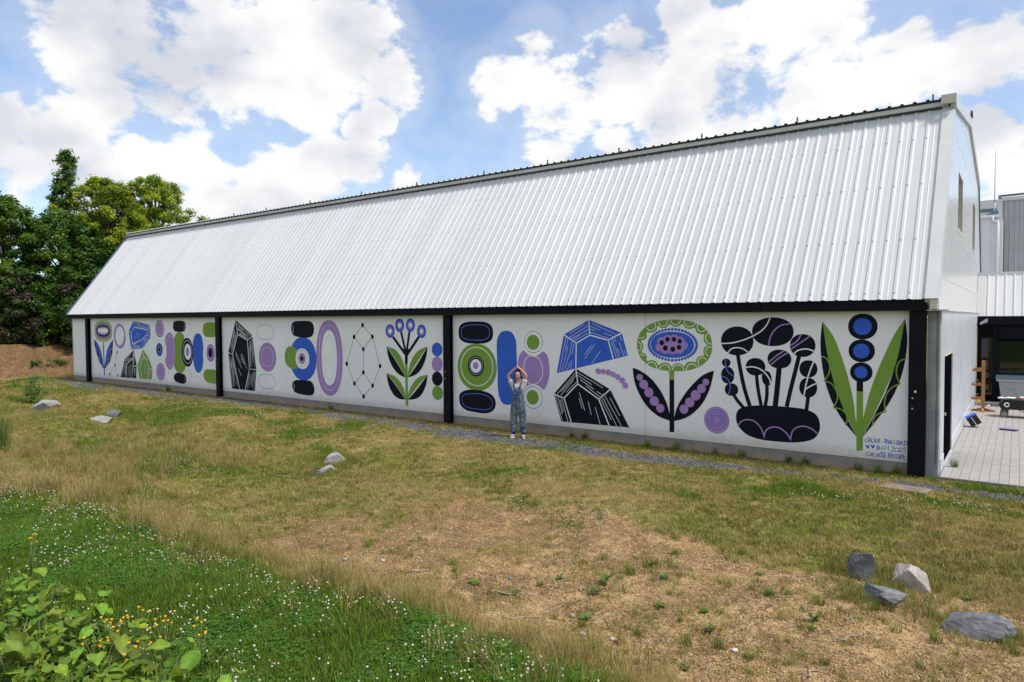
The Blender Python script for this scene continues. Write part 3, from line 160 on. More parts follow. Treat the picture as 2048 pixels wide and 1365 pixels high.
["painted_totem",[["P","L",[[-10.663,2.006],[-10.625,2.014],[-10.584,2.019],[-10.538,2.022],[-10.487,2.022],[-10.429,2.02],[-10.36,2.017],[-10.28,2.012],[-10.197,2.005],[-10.121,1.994],[-10.059,1.979],[-10.016,1.96],[-9.983,1.937],[-9.959,1.91],[-9.939,1.879],[-9.921,1.844],[-9.905,1.804],[-9.894,1.758],[-9.886,1.709],[-9.879,1.66],[-9.874,1.615],[-9.869,1.573],[-9.866,1.534],[-9.864,1.495],[-9.865,1.455],[-9.868,1.413],[-9.874,1.368],[-9.882,1.32],[-9.893,1.272],[-9.907,1.225],[-9.924,1.179],[-9.944,1.132],[-9.965,1.084],[-9.991,1.037],[-10.023,0.999],[-10.064,0.974],[-10.117,0.967],[-10.181,0.974],[-10.25,0.989],[-10.319,1.003],[-10.381,1.009],[-10.437,1.0],[-10.49,0.982],[-10.54,0.965],[-10.588,0.956],[-10.633,0.965],[-10.675,0.996],[-10.715,1.042],[-10.752,1.098],[-10.785,1.16],[-10.813,1.223],[-10.836,1.29],[-10.854,1.365],[-10.868,1.442],[-10.878,1.514],[-10.885,1.578],[-10.887,1.63],[-10.886,1.675],[-10.881,1.715],[-10.874,1.752],[-10.865,1.787],[-10.855,1.82],[-10.842,1.849],[-10.827,1.876],[-10.81,1.9],[-10.791,1.923],[-10.771,1.944],[-10.749,1.963],[-10.725,1.98],[-10.696,1.994]]],["L","W",[[-10.452,1.099],[-10.478,1.11],[-10.517,1.125],[-10.56,1.144],[-10.601,1.17],[-10.631,1.202],[-10.651,1.245],[-10.665,1.298],[-10.674,1.355],[-10.68,1.413],[-10.684,1.466],[-10.687,1.517],[-10.687,1.568],[-10.684,1.618],[-10.677,1.663],[-10.665,1.704],[-10.647,1.74],[-10.623,1.772],[-10.596,1.8],[-10.567,1.823],[-10.538,1.841],[-10.508,1.852],[-10.476,1.858],[-10.443,1.859],[-10.409,1.858],[-10.377,1.854],[-10.344,1.851],[-10.311,1.847],[-10.278,1.839],[-10.247,1.827],[-10.218,1.806],[-10.19,1.777],[-10.164,1.739],[-10.139,1.696],[-10.119,1.651],[-10.103,1.606],[-10.092,1.561],[-10.085,1.513],[-10.083,1.465],[-10.084,1.418],[-10.09,1.374],[-10.101,1.334],[-10.117,1.294],[-10.138,1.258],[-10.161,1.224],[-10.186,1.195],[-10.214,1.17],[-10.247,1.148],[-10.282,1.13],[-10.315,1.116],[-10.345,1.105],[-10.371,1.098],[-10.397,1.096],[-10.419,1.097],[-10.438,1.098],[-10.452,1.099]],0.02],["E","V",-10.38,2.22,0.373,0.366,2.0],["R","k",-10.378,2.228,0.291,0.285,2.0,0.014],["E","G",-10.387,2.219,0.206,0.203,2.0],["E","V",-10.384,0.729,0.389,0.374,2.0],["R","k",-10.396,0.743,0.303,0.295,2.0,0.014],["E","G",-10.41,0.748,0.198,0.194,2.0]]],
["painted_crystal",[["P","B",[[-8.686,2.813],[-7.761,2.493],[-7.597,1.941],[-9.645,1.427],[-9.427,2.433]]],["L","W",[[-8.686,2.813],[-8.652,2.428],[-9.051,2.218],[-9.427,2.433]],0.03],["L","W",[[-8.652,2.428],[-8.133,2.307],[-7.761,2.493]],0.03],["L","W",[[-8.133,2.307],[-7.993,1.855]],0.03],["L","W",[[-9.051,2.218],[-9.065,1.577]],0.03],["L","w",[[-8.808,2.707],[-9.244,2.465]],0.014],["L","w",[[-8.698,2.669],[-9.27,2.351]],0.014],["L","w",[[-8.674,2.576],[-9.232,2.314]],0.014],["L","w",[[-8.944,2.43],[-9.161,2.298]],0.014],["L","w",[[-8.674,2.492],[-8.907,2.377],[-9.131,2.26]],0.014],["L","w",[[-8.589,2.722],[-7.905,2.45]],0.014],["L","w",[[-8.674,2.659],[-8.35,2.551]],0.014],["L","w",[[-8.642,2.581],[-8.493,2.544]],0.014],["L","w",[[-8.642,2.502],[-8.067,2.335]],0.014],["L","w",[[-8.255,2.482],[-7.974,2.394]],0.014],["L","w",[[-9.358,2.371],[-9.562,1.457]],0.014],["L","w",[[-9.295,2.35],[-9.385,2.012]],0.014],["L","w",[[-9.296,2.145],[-9.484,1.482]],0.014],["L","w",[[-9.177,2.255],[-9.253,1.886]],0.014],["L","w",[[-9.263,1.918],[-9.407,1.5]],0.014],["L","w",[[-9.119,2.213],[-9.177,1.931]],0.014],["L","w",[[-9.233,1.735],[-9.323,1.519]],0.014],["L","w",[[-9.188,1.769],[-9.221,1.541]],0.014],["L","w",[[-8.056,2.304],[-7.905,1.879]],0.014],["L","w",[[-8.016,2.335],[-7.841,1.895]],0.014],["L","w",[[-7.956,2.367],[-7.933,2.285]],0.014],["L","w",[[-7.813,2.441],[-7.763,2.298]],0.014],["L","w",[[-7.836,2.266],[-7.704,1.92]],0.014],["L","w",[[-7.882,2.111],[-7.813,1.968]],0.014],["L","w",[[-7.699,2.063],[-7.643,1.932]],0.014],["L","w",[[-8.505,2.213],[-8.805,1.824]],0.014],["L","w",[[-8.602,2.175],[-8.804,1.931]],0.014],["L","w",[[-8.35,2.037],[-8.603,1.714]],0.014]]],
["painted_crystal",[["P","K",[[-9.063,1.573],[-8.08,1.097],[-7.558,0.198],[-9.506,0.179],[-9.73,0.881]]],["L","W",[[-9.063,1.573],[-9.004,1.184],[-9.42,0.791],[-9.73,0.876]],0.03],["L","W",[[-9.004,1.184],[-8.399,0.83],[-8.08,1.093]],0.03],["L","W",[[-8.399,0.83],[-8.104,0.192]],0.03],["L","W",[[-9.42,0.791],[-9.207,0.192]],0.03],["L","w",[[-9.063,1.472],[-9.634,0.876]],0.017],["L","w",[[-9.046,1.408],[-9.517,0.949]],0.017],["L","w",[[-9.134,1.274],[-9.53,0.849]],0.017],["L","w",[[-9.029,1.236],[-9.35,0.948]],0.017],["L","w",[[-9.033,1.484],[-8.543,1.25],[-8.28,1.121]],0.017],["L","w",[[-9.021,1.409],[-8.591,1.184]],0.017],["L","w",[[-8.934,1.295],[-8.531,1.071]],0.017],["L","w",[[-8.762,1.143],[-8.351,0.881]],0.017],["L","w",[[-8.447,1.023],[-8.28,0.928]],0.017],["L","w",[[-9.686,0.839],[-9.468,0.185]],0.017],["L","w",[[-9.608,0.822],[-9.505,0.5],[-9.467,0.371]],0.017],["L","w",[[-9.543,0.739],[-9.441,0.439]],0.017],["L","w",[[-9.504,0.807],[-9.301,0.188]],0.017],["L","w",[[-8.339,0.84],[-8.045,0.338]],0.017],["L","w",[[-8.28,0.875],[-7.894,0.194]],0.017],["L","w",[[-8.233,0.941],[-7.756,0.196]],0.017],["L","w",[[-8.08,0.888],[-7.813,0.461]],0.017],["L","w",[[-8.96,0.96],[-8.8,0.52]],0.017],["L","w",[[-8.967,0.82],[-8.874,0.558]],0.017],["L","w",[[-8.701,0.752],[-8.612,0.418]],0.017],["L","w",[[-8.503,0.628],[-8.352,0.185]],0.017]]],
["painted_bead_string",[["E","L",-8.415,1.531,0.078,0.074,2.0],["E","L",-8.272,1.53,0.07,0.067,2.0],["E","L",-8.131,1.516,0.076,0.073,2.0],["E","L",-7.998,1.473,0.071,0.069,2.0],["E","L",-7.869,1.415,0.073,0.07,2.0],["E","L",-7.747,1.334,0.076,0.074,2.0],["E","L",-7.663,1.213,0.076,0.074,2.0]]],
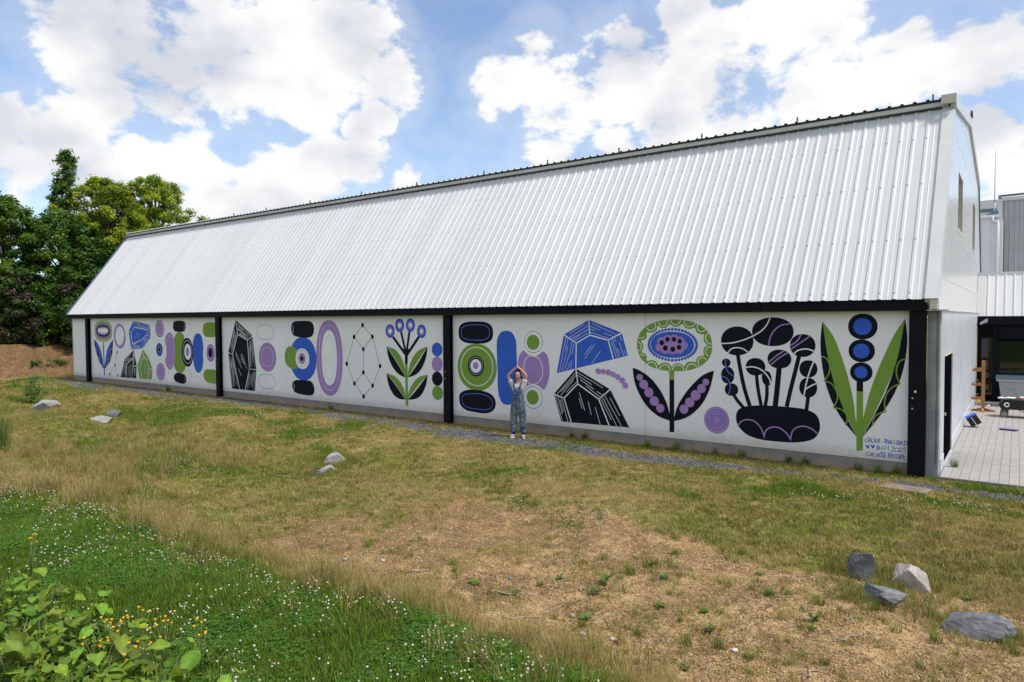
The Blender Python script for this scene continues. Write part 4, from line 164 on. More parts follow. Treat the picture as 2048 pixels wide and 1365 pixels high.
["painted_flower",[["E","G",-6.433,2.213,0.924,0.599,2.25],["P","P",[[-7.245,2.313],[-7.099,2.511],[-7.003,2.501],[-6.829,2.662],[-6.684,2.611],[-6.523,2.707],[-6.371,2.641],[-6.218,2.707],[-6.04,2.592],[-5.912,2.62],[-5.767,2.482],[-5.69,2.472],[-5.709,2.398],[-5.613,2.236],[-5.712,2.112],[-5.701,1.995],[-5.874,1.846],[-6.011,1.854],[-6.162,1.741],[-6.315,1.799],[-6.477,1.717],[-6.641,1.805],[-6.804,1.743],[-6.974,1.855],[-7.099,1.831],[-7.123,1.961],[-7.241,2.024],[-7.19,2.176]]],["P","G",[[-7.092,2.42],[-7.096,2.396],[-7.108,2.374],[-7.127,2.354],[-7.152,2.337],[-7.182,2.324],[-7.216,2.316],[-7.252,2.313],[-7.288,2.315],[-7.322,2.322],[-7.337,2.332],[-7.334,2.344],[-7.329,2.36],[-7.323,2.377],[-7.316,2.397],[-7.307,2.417],[-7.297,2.437],[-7.286,2.457],[-7.275,2.476],[-7.263,2.493],[-7.252,2.508],[-7.242,2.519],[-7.216,2.521],[-7.183,2.513],[-7.152,2.501],[-7.127,2.484],[-7.108,2.465],[-7.096,2.443]]],["P","G",[[-6.836,2.616],[-6.839,2.592],[-6.85,2.569],[-6.868,2.548],[-6.891,2.53],[-6.918,2.517],[-6.95,2.508],[-6.982,2.505],[-7.015,2.508],[-7.047,2.516],[-7.075,2.529],[-7.098,2.546],[-7.116,2.567],[-7.127,2.591],[-7.131,2.615],[-7.117,2.634],[-7.093,2.649],[-7.068,2.664],[-7.043,2.679],[-7.017,2.692],[-6.992,2.704],[-6.969,2.714],[-6.948,2.722],[-6.919,2.715],[-6.891,2.702],[-6.868,2.685],[-6.85,2.664],[-6.84,2.641]]],["P","G",[[-6.547,2.726],[-6.551,2.701],[-6.561,2.676],[-6.577,2.654],[-6.598,2.636],[-6.624,2.622],[-6.653,2.614],[-6.684,2.611],[-6.714,2.613],[-6.744,2.622],[-6.77,2.636],[-6.792,2.654],[-6.808,2.676],[-6.819,2.7],[-6.822,2.726],[-6.819,2.752],[-6.802,2.768],[-6.776,2.774],[-6.747,2.78],[-6.719,2.785],[-6.69,2.79],[-6.663,2.794],[-6.637,2.797],[-6.614,2.799],[-6.594,2.801],[-6.577,2.798],[-6.561,2.776],[-6.551,2.752]]],["P","G",[[-6.228,2.758],[-6.231,2.733],[-6.242,2.709],[-6.259,2.687],[-6.281,2.669],[-6.309,2.655],[-6.339,2.647],[-6.371,2.644],[-6.404,2.647],[-6.434,2.655],[-6.462,2.668],[-6.485,2.687],[-6.503,2.708],[-6.514,2.733],[-6.517,2.758],[-6.514,2.784],[-6.503,2.807],[-6.483,2.808],[-6.459,2.808],[-6.432,2.808],[-6.404,2.809],[-6.375,2.808],[-6.346,2.808],[-6.317,2.807],[-6.29,2.806],[-6.265,2.804],[-6.243,2.803],[-6.231,2.783]]],["P","G",[[-5.894,2.714],[-5.898,2.687],[-5.908,2.662],[-5.926,2.64],[-5.949,2.621],[-5.976,2.607],[-6.007,2.598],[-6.04,2.595],[-6.072,2.597],[-6.104,2.606],[-6.132,2.62],[-6.155,2.639],[-6.173,2.662],[-6.184,2.687],[-6.188,2.714],[-6.184,2.74],[-6.173,2.766],[-6.156,2.788],[-6.139,2.791],[-6.12,2.788],[-6.097,2.784],[-6.072,2.78],[-6.044,2.774],[-6.015,2.767],[-5.986,2.759],[-5.957,2.751],[-5.93,2.742],[-5.905,2.733]]],["P","G",[[-5.643,2.568],[-5.629,2.553],[-5.618,2.54],[-5.628,2.523],[-5.652,2.505],[-5.681,2.492],[-5.714,2.484],[-5.748,2.481],[-5.782,2.483],[-5.815,2.491],[-5.844,2.504],[-5.869,2.521],[-5.887,2.541],[-5.899,2.565],[-5.903,2.589],[-5.899,2.613],[-5.888,2.637],[-5.869,2.658],[-5.845,2.675],[-5.816,2.688],[-5.798,2.684],[-5.781,2.675],[-5.761,2.663],[-5.74,2.65],[-5.719,2.635],[-5.698,2.619],[-5.678,2.602],[-5.659,2.585]]],["P","G",[[-5.528,2.362],[-5.522,2.335],[-5.518,2.309],[-5.516,2.285],[-5.514,2.264],[-5.518,2.248],[-5.545,2.237],[-5.575,2.233],[-5.605,2.236],[-5.633,2.246],[-5.658,2.262],[-5.679,2.285],[-5.695,2.311],[-5.706,2.341],[-5.709,2.373],[-5.706,2.405],[-5.696,2.435],[-5.68,2.462],[-5.659,2.485],[-5.634,2.502],[-5.606,2.513],[-5.595,2.51],[-5.588,2.499],[-5.578,2.484],[-5.567,2.464],[-5.556,2.442],[-5.545,2.417],[-5.536,2.39]]],["P","G",[[-5.522,2.123],[-5.527,2.097],[-5.534,2.072],[-5.542,2.048],[-5.55,2.026],[-5.559,2.007],[-5.566,1.992],[-5.572,1.981],[-5.599,1.982],[-5.629,1.991],[-5.656,2.006],[-5.679,2.026],[-5.696,2.05],[-5.707,2.077],[-5.71,2.106],[-5.707,2.135],[-5.697,2.163],[-5.68,2.188],[-5.657,2.209],[-5.63,2.225],[-5.6,2.235],[-5.569,2.239],[-5.537,2.237],[-5.514,2.227],[-5.514,2.213],[-5.514,2.194],[-5.516,2.172],[-5.518,2.148]]],["P","G",[[-5.627,1.902],[-5.644,1.883],[-5.663,1.864],[-5.683,1.845],[-5.704,1.827],[-5.725,1.81],[-5.745,1.796],[-5.764,1.783],[-5.779,1.774],[-5.791,1.767],[-5.82,1.78],[-5.845,1.798],[-5.863,1.82],[-5.874,1.845],[-5.878,1.871],[-5.874,1.897],[-5.863,1.923],[-5.845,1.946],[-5.821,1.965],[-5.792,1.98],[-5.76,1.99],[-5.727,1.994],[-5.693,1.992],[-5.661,1.984],[-5.633,1.971],[-5.609,1.953],[-5.601,1.935],[-5.613,1.919]]],["P","G",[[-5.848,1.747],[-5.861,1.73],[-5.886,1.719],[-5.913,1.707],[-5.941,1.697],[-5.97,1.686],[-5.999,1.677],[-6.027,1.669],[-6.053,1.662],[-6.076,1.657],[-6.094,1.653],[-6.115,1.664],[-6.133,1.686],[-6.145,1.71],[-6.149,1.736],[-6.145,1.762],[-6.134,1.787],[-6.116,1.809],[-6.092,1.828],[-6.063,1.843],[-6.031,1.853],[-5.998,1.857],[-5.964,1.855],[-5.933,1.848],[-5.904,1.835],[-5.881,1.817],[-5.863,1.796],[-5.852,1.772]]],["P","G",[[-6.166,1.691],[-6.169,1.665],[-6.18,1.64],[-6.204,1.633],[-6.231,1.63],[-6.26,1.626],[-6.291,1.624],[-6.322,1.621],[-6.352,1.619],[-6.381,1.618],[-6.408,1.616],[-6.432,1.616],[-6.451,1.628],[-6.462,1.653],[-6.466,1.679],[-6.462,1.705],[-6.451,1.731],[-6.433,1.754],[-6.409,1.773],[-6.381,1.788],[-6.349,1.798],[-6.315,1.802],[-6.282,1.8],[-6.25,1.793],[-6.222,1.78],[-6.198,1.762],[-6.181,1.741],[-6.17,1.716]]],["P","G",[[-6.484,1.691],[-6.487,1.664],[-6.499,1.638],[-6.517,1.615],[-6.537,1.615],[-6.562,1.615],[-6.589,1.617],[-6.62,1.618],[-6.651,1.621],[-6.684,1.624],[-6.716,1.628],[-6.747,1.633],[-6.776,1.638],[-6.795,1.652],[-6.799,1.679],[-6.795,1.706],[-6.784,1.733],[-6.765,1.757],[-6.739,1.777],[-6.709,1.793],[-6.676,1.803],[-6.641,1.807],[-6.606,1.805],[-6.572,1.798],[-6.543,1.784],[-6.518,1.766],[-6.499,1.743],[-6.488,1.718]]],["P","G",[[-6.82,1.743],[-6.824,1.717],[-6.835,1.692],[-6.853,1.669],[-6.87,1.659],[-6.883,1.662],[-6.9,1.667],[-6.922,1.674],[-6.946,1.682],[-6.972,1.692],[-6.999,1.703],[-7.026,1.715],[-7.052,1.728],[-7.076,1.741],[-7.097,1.753],[-7.115,1.765],[-7.114,1.783],[-7.096,1.806],[-7.071,1.826],[-7.042,1.841],[-7.009,1.851],[-6.974,1.855],[-6.94,1.853],[-6.907,1.845],[-6.878,1.832],[-6.854,1.814],[-6.835,1.793],[-6.824,1.769]]],["P","G",[[-7.097,1.916],[-7.101,1.891],[-7.111,1.867],[-7.128,1.846],[-7.15,1.827],[-7.176,1.813],[-7.183,1.815],[-7.191,1.823],[-7.203,1.833],[-7.216,1.846],[-7.23,1.862],[-7.245,1.879],[-7.26,1.898],[-7.274,1.917],[-7.286,1.937],[-7.297,1.955],[-7.306,1.973],[-7.312,1.987],[-7.317,1.999],[-7.298,2.011],[-7.268,2.02],[-7.237,2.024],[-7.206,2.022],[-7.176,2.014],[-7.15,2.002],[-7.128,1.985],[-7.111,1.964],[-7.101,1.941]]],["P","G",[[-7.187,2.176],[-7.191,2.147],[-7.201,2.119],[-7.218,2.093],[-7.241,2.072],[-7.268,2.056],[-7.299,2.045],[-7.331,2.041],[-7.334,2.049],[-7.338,2.062],[-7.341,2.079],[-7.345,2.1],[-7.348,2.124],[-7.35,2.149],[-7.352,2.175],[-7.352,2.201],[-7.351,2.226],[-7.35,2.25],[-7.348,2.27],[-7.346,2.287],[-7.344,2.299],[-7.331,2.305],[-7.299,2.302],[-7.268,2.293],[-7.241,2.278],[-7.219,2.257],[-7.201,2.233],[-7.191,2.205]]],["L","W",[[-6.815,2.778],[-6.81,2.763],[-6.803,2.742],[-6.793,2.719],[-6.78,2.701],[-6.764,2.686],[-6.745,2.673],[-6.724,2.664],[-6.704,2.658],[-6.685,2.657],[-6.665,2.66],[-6.645,2.667],[-6.629,2.675],[-6.616,2.686],[-6.604,2.7],[-6.595,2.716],[-6.588,2.733],[-6.584,2.752],[-6.582,2.773],[-6.582,2.793],[-6.582,2.807]],0.018],["L","W",[[-6.504,2.803],[-6.498,2.79],[-6.49,2.77],[-6.479,2.75],[-6.466,2.733],[-6.449,2.719],[-6.428,2.706],[-6.406,2.697],[-6.385,2.692],[-6.364,2.693],[-6.343,2.699],[-6.323,2.708],[-6.305,2.72],[-6.288,2.737],[-6.273,2.76],[-6.26,2.781],[-6.252,2.796]],0.018],["L","W",[[-6.175,2.802],[-6.173,2.787],[-6.171,2.765],[-6.166,2.741],[-6.159,2.72],[-6.146,2.702],[-6.13,2.684],[-6.112,2.668],[-6.092,2.657],[-6.071,2.651],[-6.046,2.648],[-6.022,2.648],[-6.001,2.651],[-5.982,2.657],[-5.964,2.667],[-5.949,2.678],[-5.936,2.689],[-5.925,2.7],[-5.917,2.713],[-5.912,2.725],[-5.907,2.733]],0.018],["L","W",[[-5.845,2.714],[-5.849,2.699],[-5.854,2.678],[-5.858,2.655],[-5.858,2.633],[-5.853,2.613],[-5.844,2.592],[-5.832,2.573],[-5.819,2.558],[-5.802,2.548],[-5.783,2.541],[-5.763,2.537],[-5.742,2.537],[-5.718,2.542],[-5.692,2.553],[-5.669,2.564],[-5.653,2.572]],0.018],["L","W",[[-5.589,2.517],[-5.6,2.507],[-5.616,2.493],[-5.633,2.477],[-5.646,2.461],[-5.654,2.443],[-5.661,2.424],[-5.664,2.405],[-5.664,2.386],[-5.661,2.367],[-5.653,2.347],[-5.643,2.328],[-5.632,2.312],[-5.62,2.299],[-5.606,2.287],[-5.59,2.278],[-5.575,2.27],[-5.559,2.265],[-5.541,2.262],[-5.525,2.26],[-5.514,2.259]],0.018],["L","W",[[-5.514,2.197],[-5.528,2.197],[-5.547,2.197],[-5.569,2.196],[-5.587,2.192],[-5.604,2.185],[-5.619,2.176],[-5.633,2.165],[-5.644,2.151],[-5.653,2.135],[-5.659,2.115],[-5.662,2.095],[-5.663,2.076],[-5.66,2.059],[-5.654,2.043],[-5.646,2.028],[-5.637,2.015],[-5.627,2.005],[-5.614,1.998],[-5.601,1.993],[-5.593,1.989]],0.018],["L","W",[[-5.643,1.903],[-5.653,1.913],[-5.668,1.926],[-5.684,1.94],[-5.701,1.949],[-5.718,1.952],[-5.736,1.951],[-5.755,1.948],[-5.771,1.943],[-5.786,1.935],[-5.801,1.925],[-5.813,1.912],[-5.823,1.898],[-5.829,1.881],[-5.834,1.862],[-5.836,1.842],[-5.835,1.822],[-5.831,1.802],[-5.823,1.781],[-5.815,1.762],[-5.809,1.748]],0.018],["L","W",[[-5.861,1.728],[-5.868,1.738],[-5.879,1.754],[-5.892,1.77],[-5.906,1.782],[-5.924,1.79],[-5.943,1.795],[-5.964,1.798],[-5.985,1.798],[-6.005,1.795],[-6.026,1.789],[-6.046,1.78],[-6.063,1.77],[-6.076,1.758],[-6.087,1.744],[-6.095,1.728],[-6.102,1.712],[-6.108,1.695],[-6.111,1.675],[-6.114,1.658],[-6.115,1.646]],0.018],["L","W",[[-6.168,1.64],[-6.173,1.656],[-6.18,1.678],[-6.19,1.702],[-6.202,1.721],[-6.217,1.734],[-6.235,1.744],[-6.255,1.751],[-6.275,1.756],[-6.295,1.759],[-6.316,1.76],[-6.336,1.758],[-6.355,1.753],[-6.374,1.747],[-6.392,1.739],[-6.408,1.728],[-6.423,1.713],[-6.435,1.69],[-6.446,1.661],[-6.454,1.634],[-6.46,1.615]],0.018],["L","W",[[-6.494,1.614],[-6.5,1.629],[-6.508,1.651],[-6.519,1.675],[-6.531,1.696],[-6.546,1.713],[-6.563,1.729],[-6.581,1.742],[-6.599,1.751],[-6.618,1.755],[-6.637,1.756],[-6.656,1.753],[-6.675,1.748],[-6.695,1.741],[-6.715,1.732],[-6.735,1.721],[-6.751,1.707],[-6.763,1.688],[-6.773,1.664],[-6.78,1.643],[-6.785,1.628]],0.018],["L","W",[[-6.855,1.644],[-6.854,1.659],[-6.852,1.679],[-6.851,1.702],[-6.855,1.722],[-6.863,1.74],[-6.875,1.757],[-6.889,1.773],[-6.904,1.785],[-6.921,1.795],[-6.941,1.803],[-6.962,1.807],[-6.981,1.809],[-7.0,1.806],[-7.018,1.799],[-7.036,1.79],[-7.052,1.78],[-7.066,1.769],[-7.079,1.755],[-7.091,1.742],[-7.098,1.733]],0.018],["L","W",[[-7.313,1.959],[-7.301,1.963],[-7.285,1.97],[-7.265,1.976],[-7.244,1.978],[-7.221,1.973],[-7.193,1.965],[-7.169,1.956],[-7.151,1.95]],0.018],["L","W",[[-7.342,2.058],[-7.33,2.063],[-7.314,2.069],[-7.296,2.077],[-7.28,2.089],[-7.268,2.104],[-7.256,2.123],[-7.247,2.143],[-7.242,2.162],[-7.241,2.18],[-7.243,2.198],[-7.249,2.216],[-7.259,2.234],[-7.276,2.251],[-7.3,2.269],[-7.322,2.285],[-7.338,2.296]],0.018],["L","W",[[-7.319,2.371],[-7.304,2.37],[-7.283,2.369],[-7.259,2.369],[-7.238,2.372],[-7.217,2.379],[-7.197,2.389],[-7.179,2.399],[-7.166,2.406]],0.018],["L","W",[[-7.117,2.622],[-7.104,2.612],[-7.086,2.597],[-7.065,2.581],[-7.046,2.57],[-7.028,2.563],[-7.011,2.558],[-6.993,2.556],[-6.975,2.557],[-6.957,2.562],[-6.938,2.569],[-6.92,2.578],[-6.905,2.59],[-6.894,2.605],[-6.885,2.624],[-6.878,2.643],[-6.875,2.662],[-6.876,2.681],[-6.88,2.702],[-6.885,2.72],[-6.889,2.733]],0.018],["R","b",-6.457,2.228,0.588,0.36,2.0,0.01],["E","B",-5.869,2.228,0.032,0.034,2.0],["E","B",-5.875,2.279,0.032,0.034,2.0],["E","B",-5.893,2.329,0.032,0.034,2.0],["E","B",-5.922,2.378,0.032,0.034,2.0],["E","B",-5.962,2.423,0.032,0.034,2.0],["E","B",-6.013,2.464,0.032,0.034,2.0],["E","B",-6.072,2.5,0.032,0.034,2.0],["E","B",-6.139,2.531,0.032,0.034,2.0],["E","B",-6.213,2.555,0.032,0.034,2.0],["E","B",-6.291,2.573,0.032,0.034,2.0],["E","B",-6.373,2.584,0.032,0.034,2.0],["E","B",-6.457,2.588,0.032,0.034,2.0],["E","B",-6.541,2.584,0.032,0.034,2.0],["E","B",-6.623,2.573,0.032,0.034,2.0],["E","B",-6.701,2.555,0.032,0.034,2.0],["E","B",-6.775,2.531,0.032,0.034,2.0],["E","B",-6.842,2.5,0.032,0.034,2.0],["E","B",-6.901,2.464,0.032,0.034,2.0],["E","B",-6.952,2.423,0.032,0.034,2.0],["E","B",-6.992,2.378,0.032,0.034,2.0],["E","B",-7.021,2.329,0.032,0.034,2.0],["E","B",-7.039,2.279,0.032,0.034,2.0],["E","B",-7.045,2.228,0.032,0.034,2.0],["E","B",-7.039,2.177,0.032,0.034,2.0],["E","B",-7.021,2.127,0.032,0.034,2.0],["E","B",-6.992,2.078,0.032,0.034,2.0],["E","B",-6.952,2.033,0.032,0.034,2.0],["E","B",-6.901,1.992,0.032,0.034,2.0],["E","B",-6.842,1.956,0.032,0.034,2.0],["E","B",-6.775,1.925,0.032,0.034,2.0],["E","B",-6.701,1.901,0.032,0.034,2.0],["E","B",-6.623,1.883,0.032,0.034,2.0],["E","B",-6.541,1.872,0.032,0.034,2.0],["E","B",-6.457,1.868,0.032,0.034,2.0],["E","B",-6.373,1.872,0.032,0.034,2.0],["E","B",-6.291,1.883,0.032,0.034,2.0],["E","B",-6.213,1.901,0.032,0.034,2.0],["E","B",-6.139,1.925,0.032,0.034,2.0],["E","B",-6.072,1.956,0.032,0.034,2.0],["E","B",-6.013,1.992,0.032,0.034,2.0],["E","B",-5.962,2.033,0.032,0.034,2.0],["E","B",-5.922,2.078,0.032,0.034,2.0],["E","B",-5.893,2.127,0.032,0.034,2.0],["E","B",-5.875,2.177,0.032,0.034,2.0],["E","B",-6.462,2.229,0.531,0.303,2.15],["E","L",-6.725,2.295,0.108,0.101,2.0],["E","L",-6.567,2.351,0.112,0.105,2.0],["E","L",-6.405,2.357,0.113,0.107,2.0],["E","L",-6.264,2.312,0.112,0.106,2.0],["E","L",-6.177,2.215,0.101,0.096,2.0],["E","L",-6.277,2.131,0.115,0.109,2.0],["E","L",-6.438,2.114,0.113,0.107,2.0],["E","L",-6.621,2.123,0.121,0.113,2.0],["E","L",-6.766,2.165,0.105,0.098,2.0],["E","L",-6.493,2.235,0.149,0.141,2.0],["E","K",-6.711,2.272,0.059,0.061,2.0],["E","K",-6.57,2.351,0.054,0.057,2.0],["E","K",-6.41,2.355,0.054,0.056,2.0],["E","K",-6.269,2.312,0.053,0.056,2.0],["E","K",-6.286,2.171,0.055,0.057,2.0],["E","K",-6.437,2.123,0.059,0.062,2.0],["E","K",-6.622,2.147,0.061,0.063,2.0],["P","G",[[-6.534,1.635],[-6.409,1.64],[-6.409,1.411],[-6.525,1.405]]],["P","K",[[-6.525,1.408],[-6.409,1.414],[-6.403,0.192],[-6.519,0.186]]],["P","K",[[-7.469,1.654],[-7.464,1.611],[-7.459,1.552],[-7.451,1.482],[-7.44,1.41],[-7.425,1.344],[-7.407,1.283],[-7.386,1.221],[-7.361,1.16],[-7.333,1.1],[-7.301,1.04],[-7.265,0.979],[-7.225,0.917],[-7.181,0.855],[-7.135,0.797],[-7.087,0.744],[-7.037,0.696],[-6.985,0.651],[-6.93,0.61],[-6.874,0.574],[-6.817,0.542],[-6.753,0.515],[-6.683,0.493],[-6.614,0.475],[-6.555,0.461],[-6.513,0.451],[-6.512,0.464],[-6.508,0.48],[-6.506,0.502],[-6.506,0.53],[-6.511,0.566],[-6.521,0.614],[-6.535,0.672],[-6.552,0.736],[-6.573,0.801],[-6.596,0.863],[-6.622,0.922],[-6.652,0.981],[-6.684,1.041],[-6.72,1.099],[-6.758,1.156],[-6.801,1.212],[-6.847,1.269],[-6.896,1.323],[-6.946,1.375],[-6.998,1.421],[-7.051,1.463],[-7.108,1.501],[-7.166,1.535],[-7.221,1.565],[-7.271,1.591],[-7.319,1.611],[-7.365,1.627],[-7.408,1.638],[-7.443,1.647]]],["P","K",[[-5.465,1.671],[-5.475,1.621],[-5.487,1.55],[-5.503,1.468],[-5.522,1.384],[-5.544,1.306],[-5.57,1.232],[-5.6,1.158],[-5.633,1.085],[-5.668,1.015],[-5.706,0.951],[-5.746,0.892],[-5.789,0.836],[-5.834,0.785],[-5.88,0.737],[-5.925,0.694],[-5.969,0.656],[-6.013,0.622],[-6.057,0.593],[-6.102,0.566],[-6.149,0.541],[-6.203,0.518],[-6.264,0.497],[-6.324,0.479],[-6.376,0.465],[-6.412,0.454],[-6.405,0.493],[-6.397,0.548],[-6.385,0.612],[-6.37,0.679],[-6.349,0.743],[-6.323,0.804],[-6.292,0.867],[-6.256,0.931],[-6.218,0.993],[-6.179,1.054],[-6.138,1.113],[-6.095,1.172],[-6.049,1.229],[-6.003,1.284],[-5.955,1.337],[-5.907,1.387],[-5.858,1.437],[-5.808,1.483],[-5.758,1.526],[-5.708,1.562],[-5.655,1.593],[-5.599,1.619],[-5.545,1.641],[-5.498,1.658]]],["E","L",-7.284,1.43,0.084,0.081,2.0],["E","L",-7.177,1.266,0.114,0.11,2.0],["E","L",-7.043,1.083,0.118,0.115,2.0],["E","L",-6.904,0.886,0.117,0.115,2.0],["E","L",-6.752,0.727,0.104,0.103,2.0],["E","L",-5.653,1.4,0.077,0.079,2.0],["E","L",-5.751,1.249,0.099,0.101,2.0],["E","L",-5.888,1.086,0.117,0.119,2.0],["E","L",-6.03,0.913,0.11,0.111,2.0],["E","L",-6.167,0.749,0.105,0.106,2.0]]],
["painted_disc",[["E","L",-5.402,0.562,0.286,0.302,2.0],["R","b",-5.4,0.564,0.206,0.224,2.0,0.016],["R","b",-5.397,0.572,0.144,0.158,2.0,0.016],["R","b",-5.4,0.568,0.087,0.101,2.0,0.016]]],
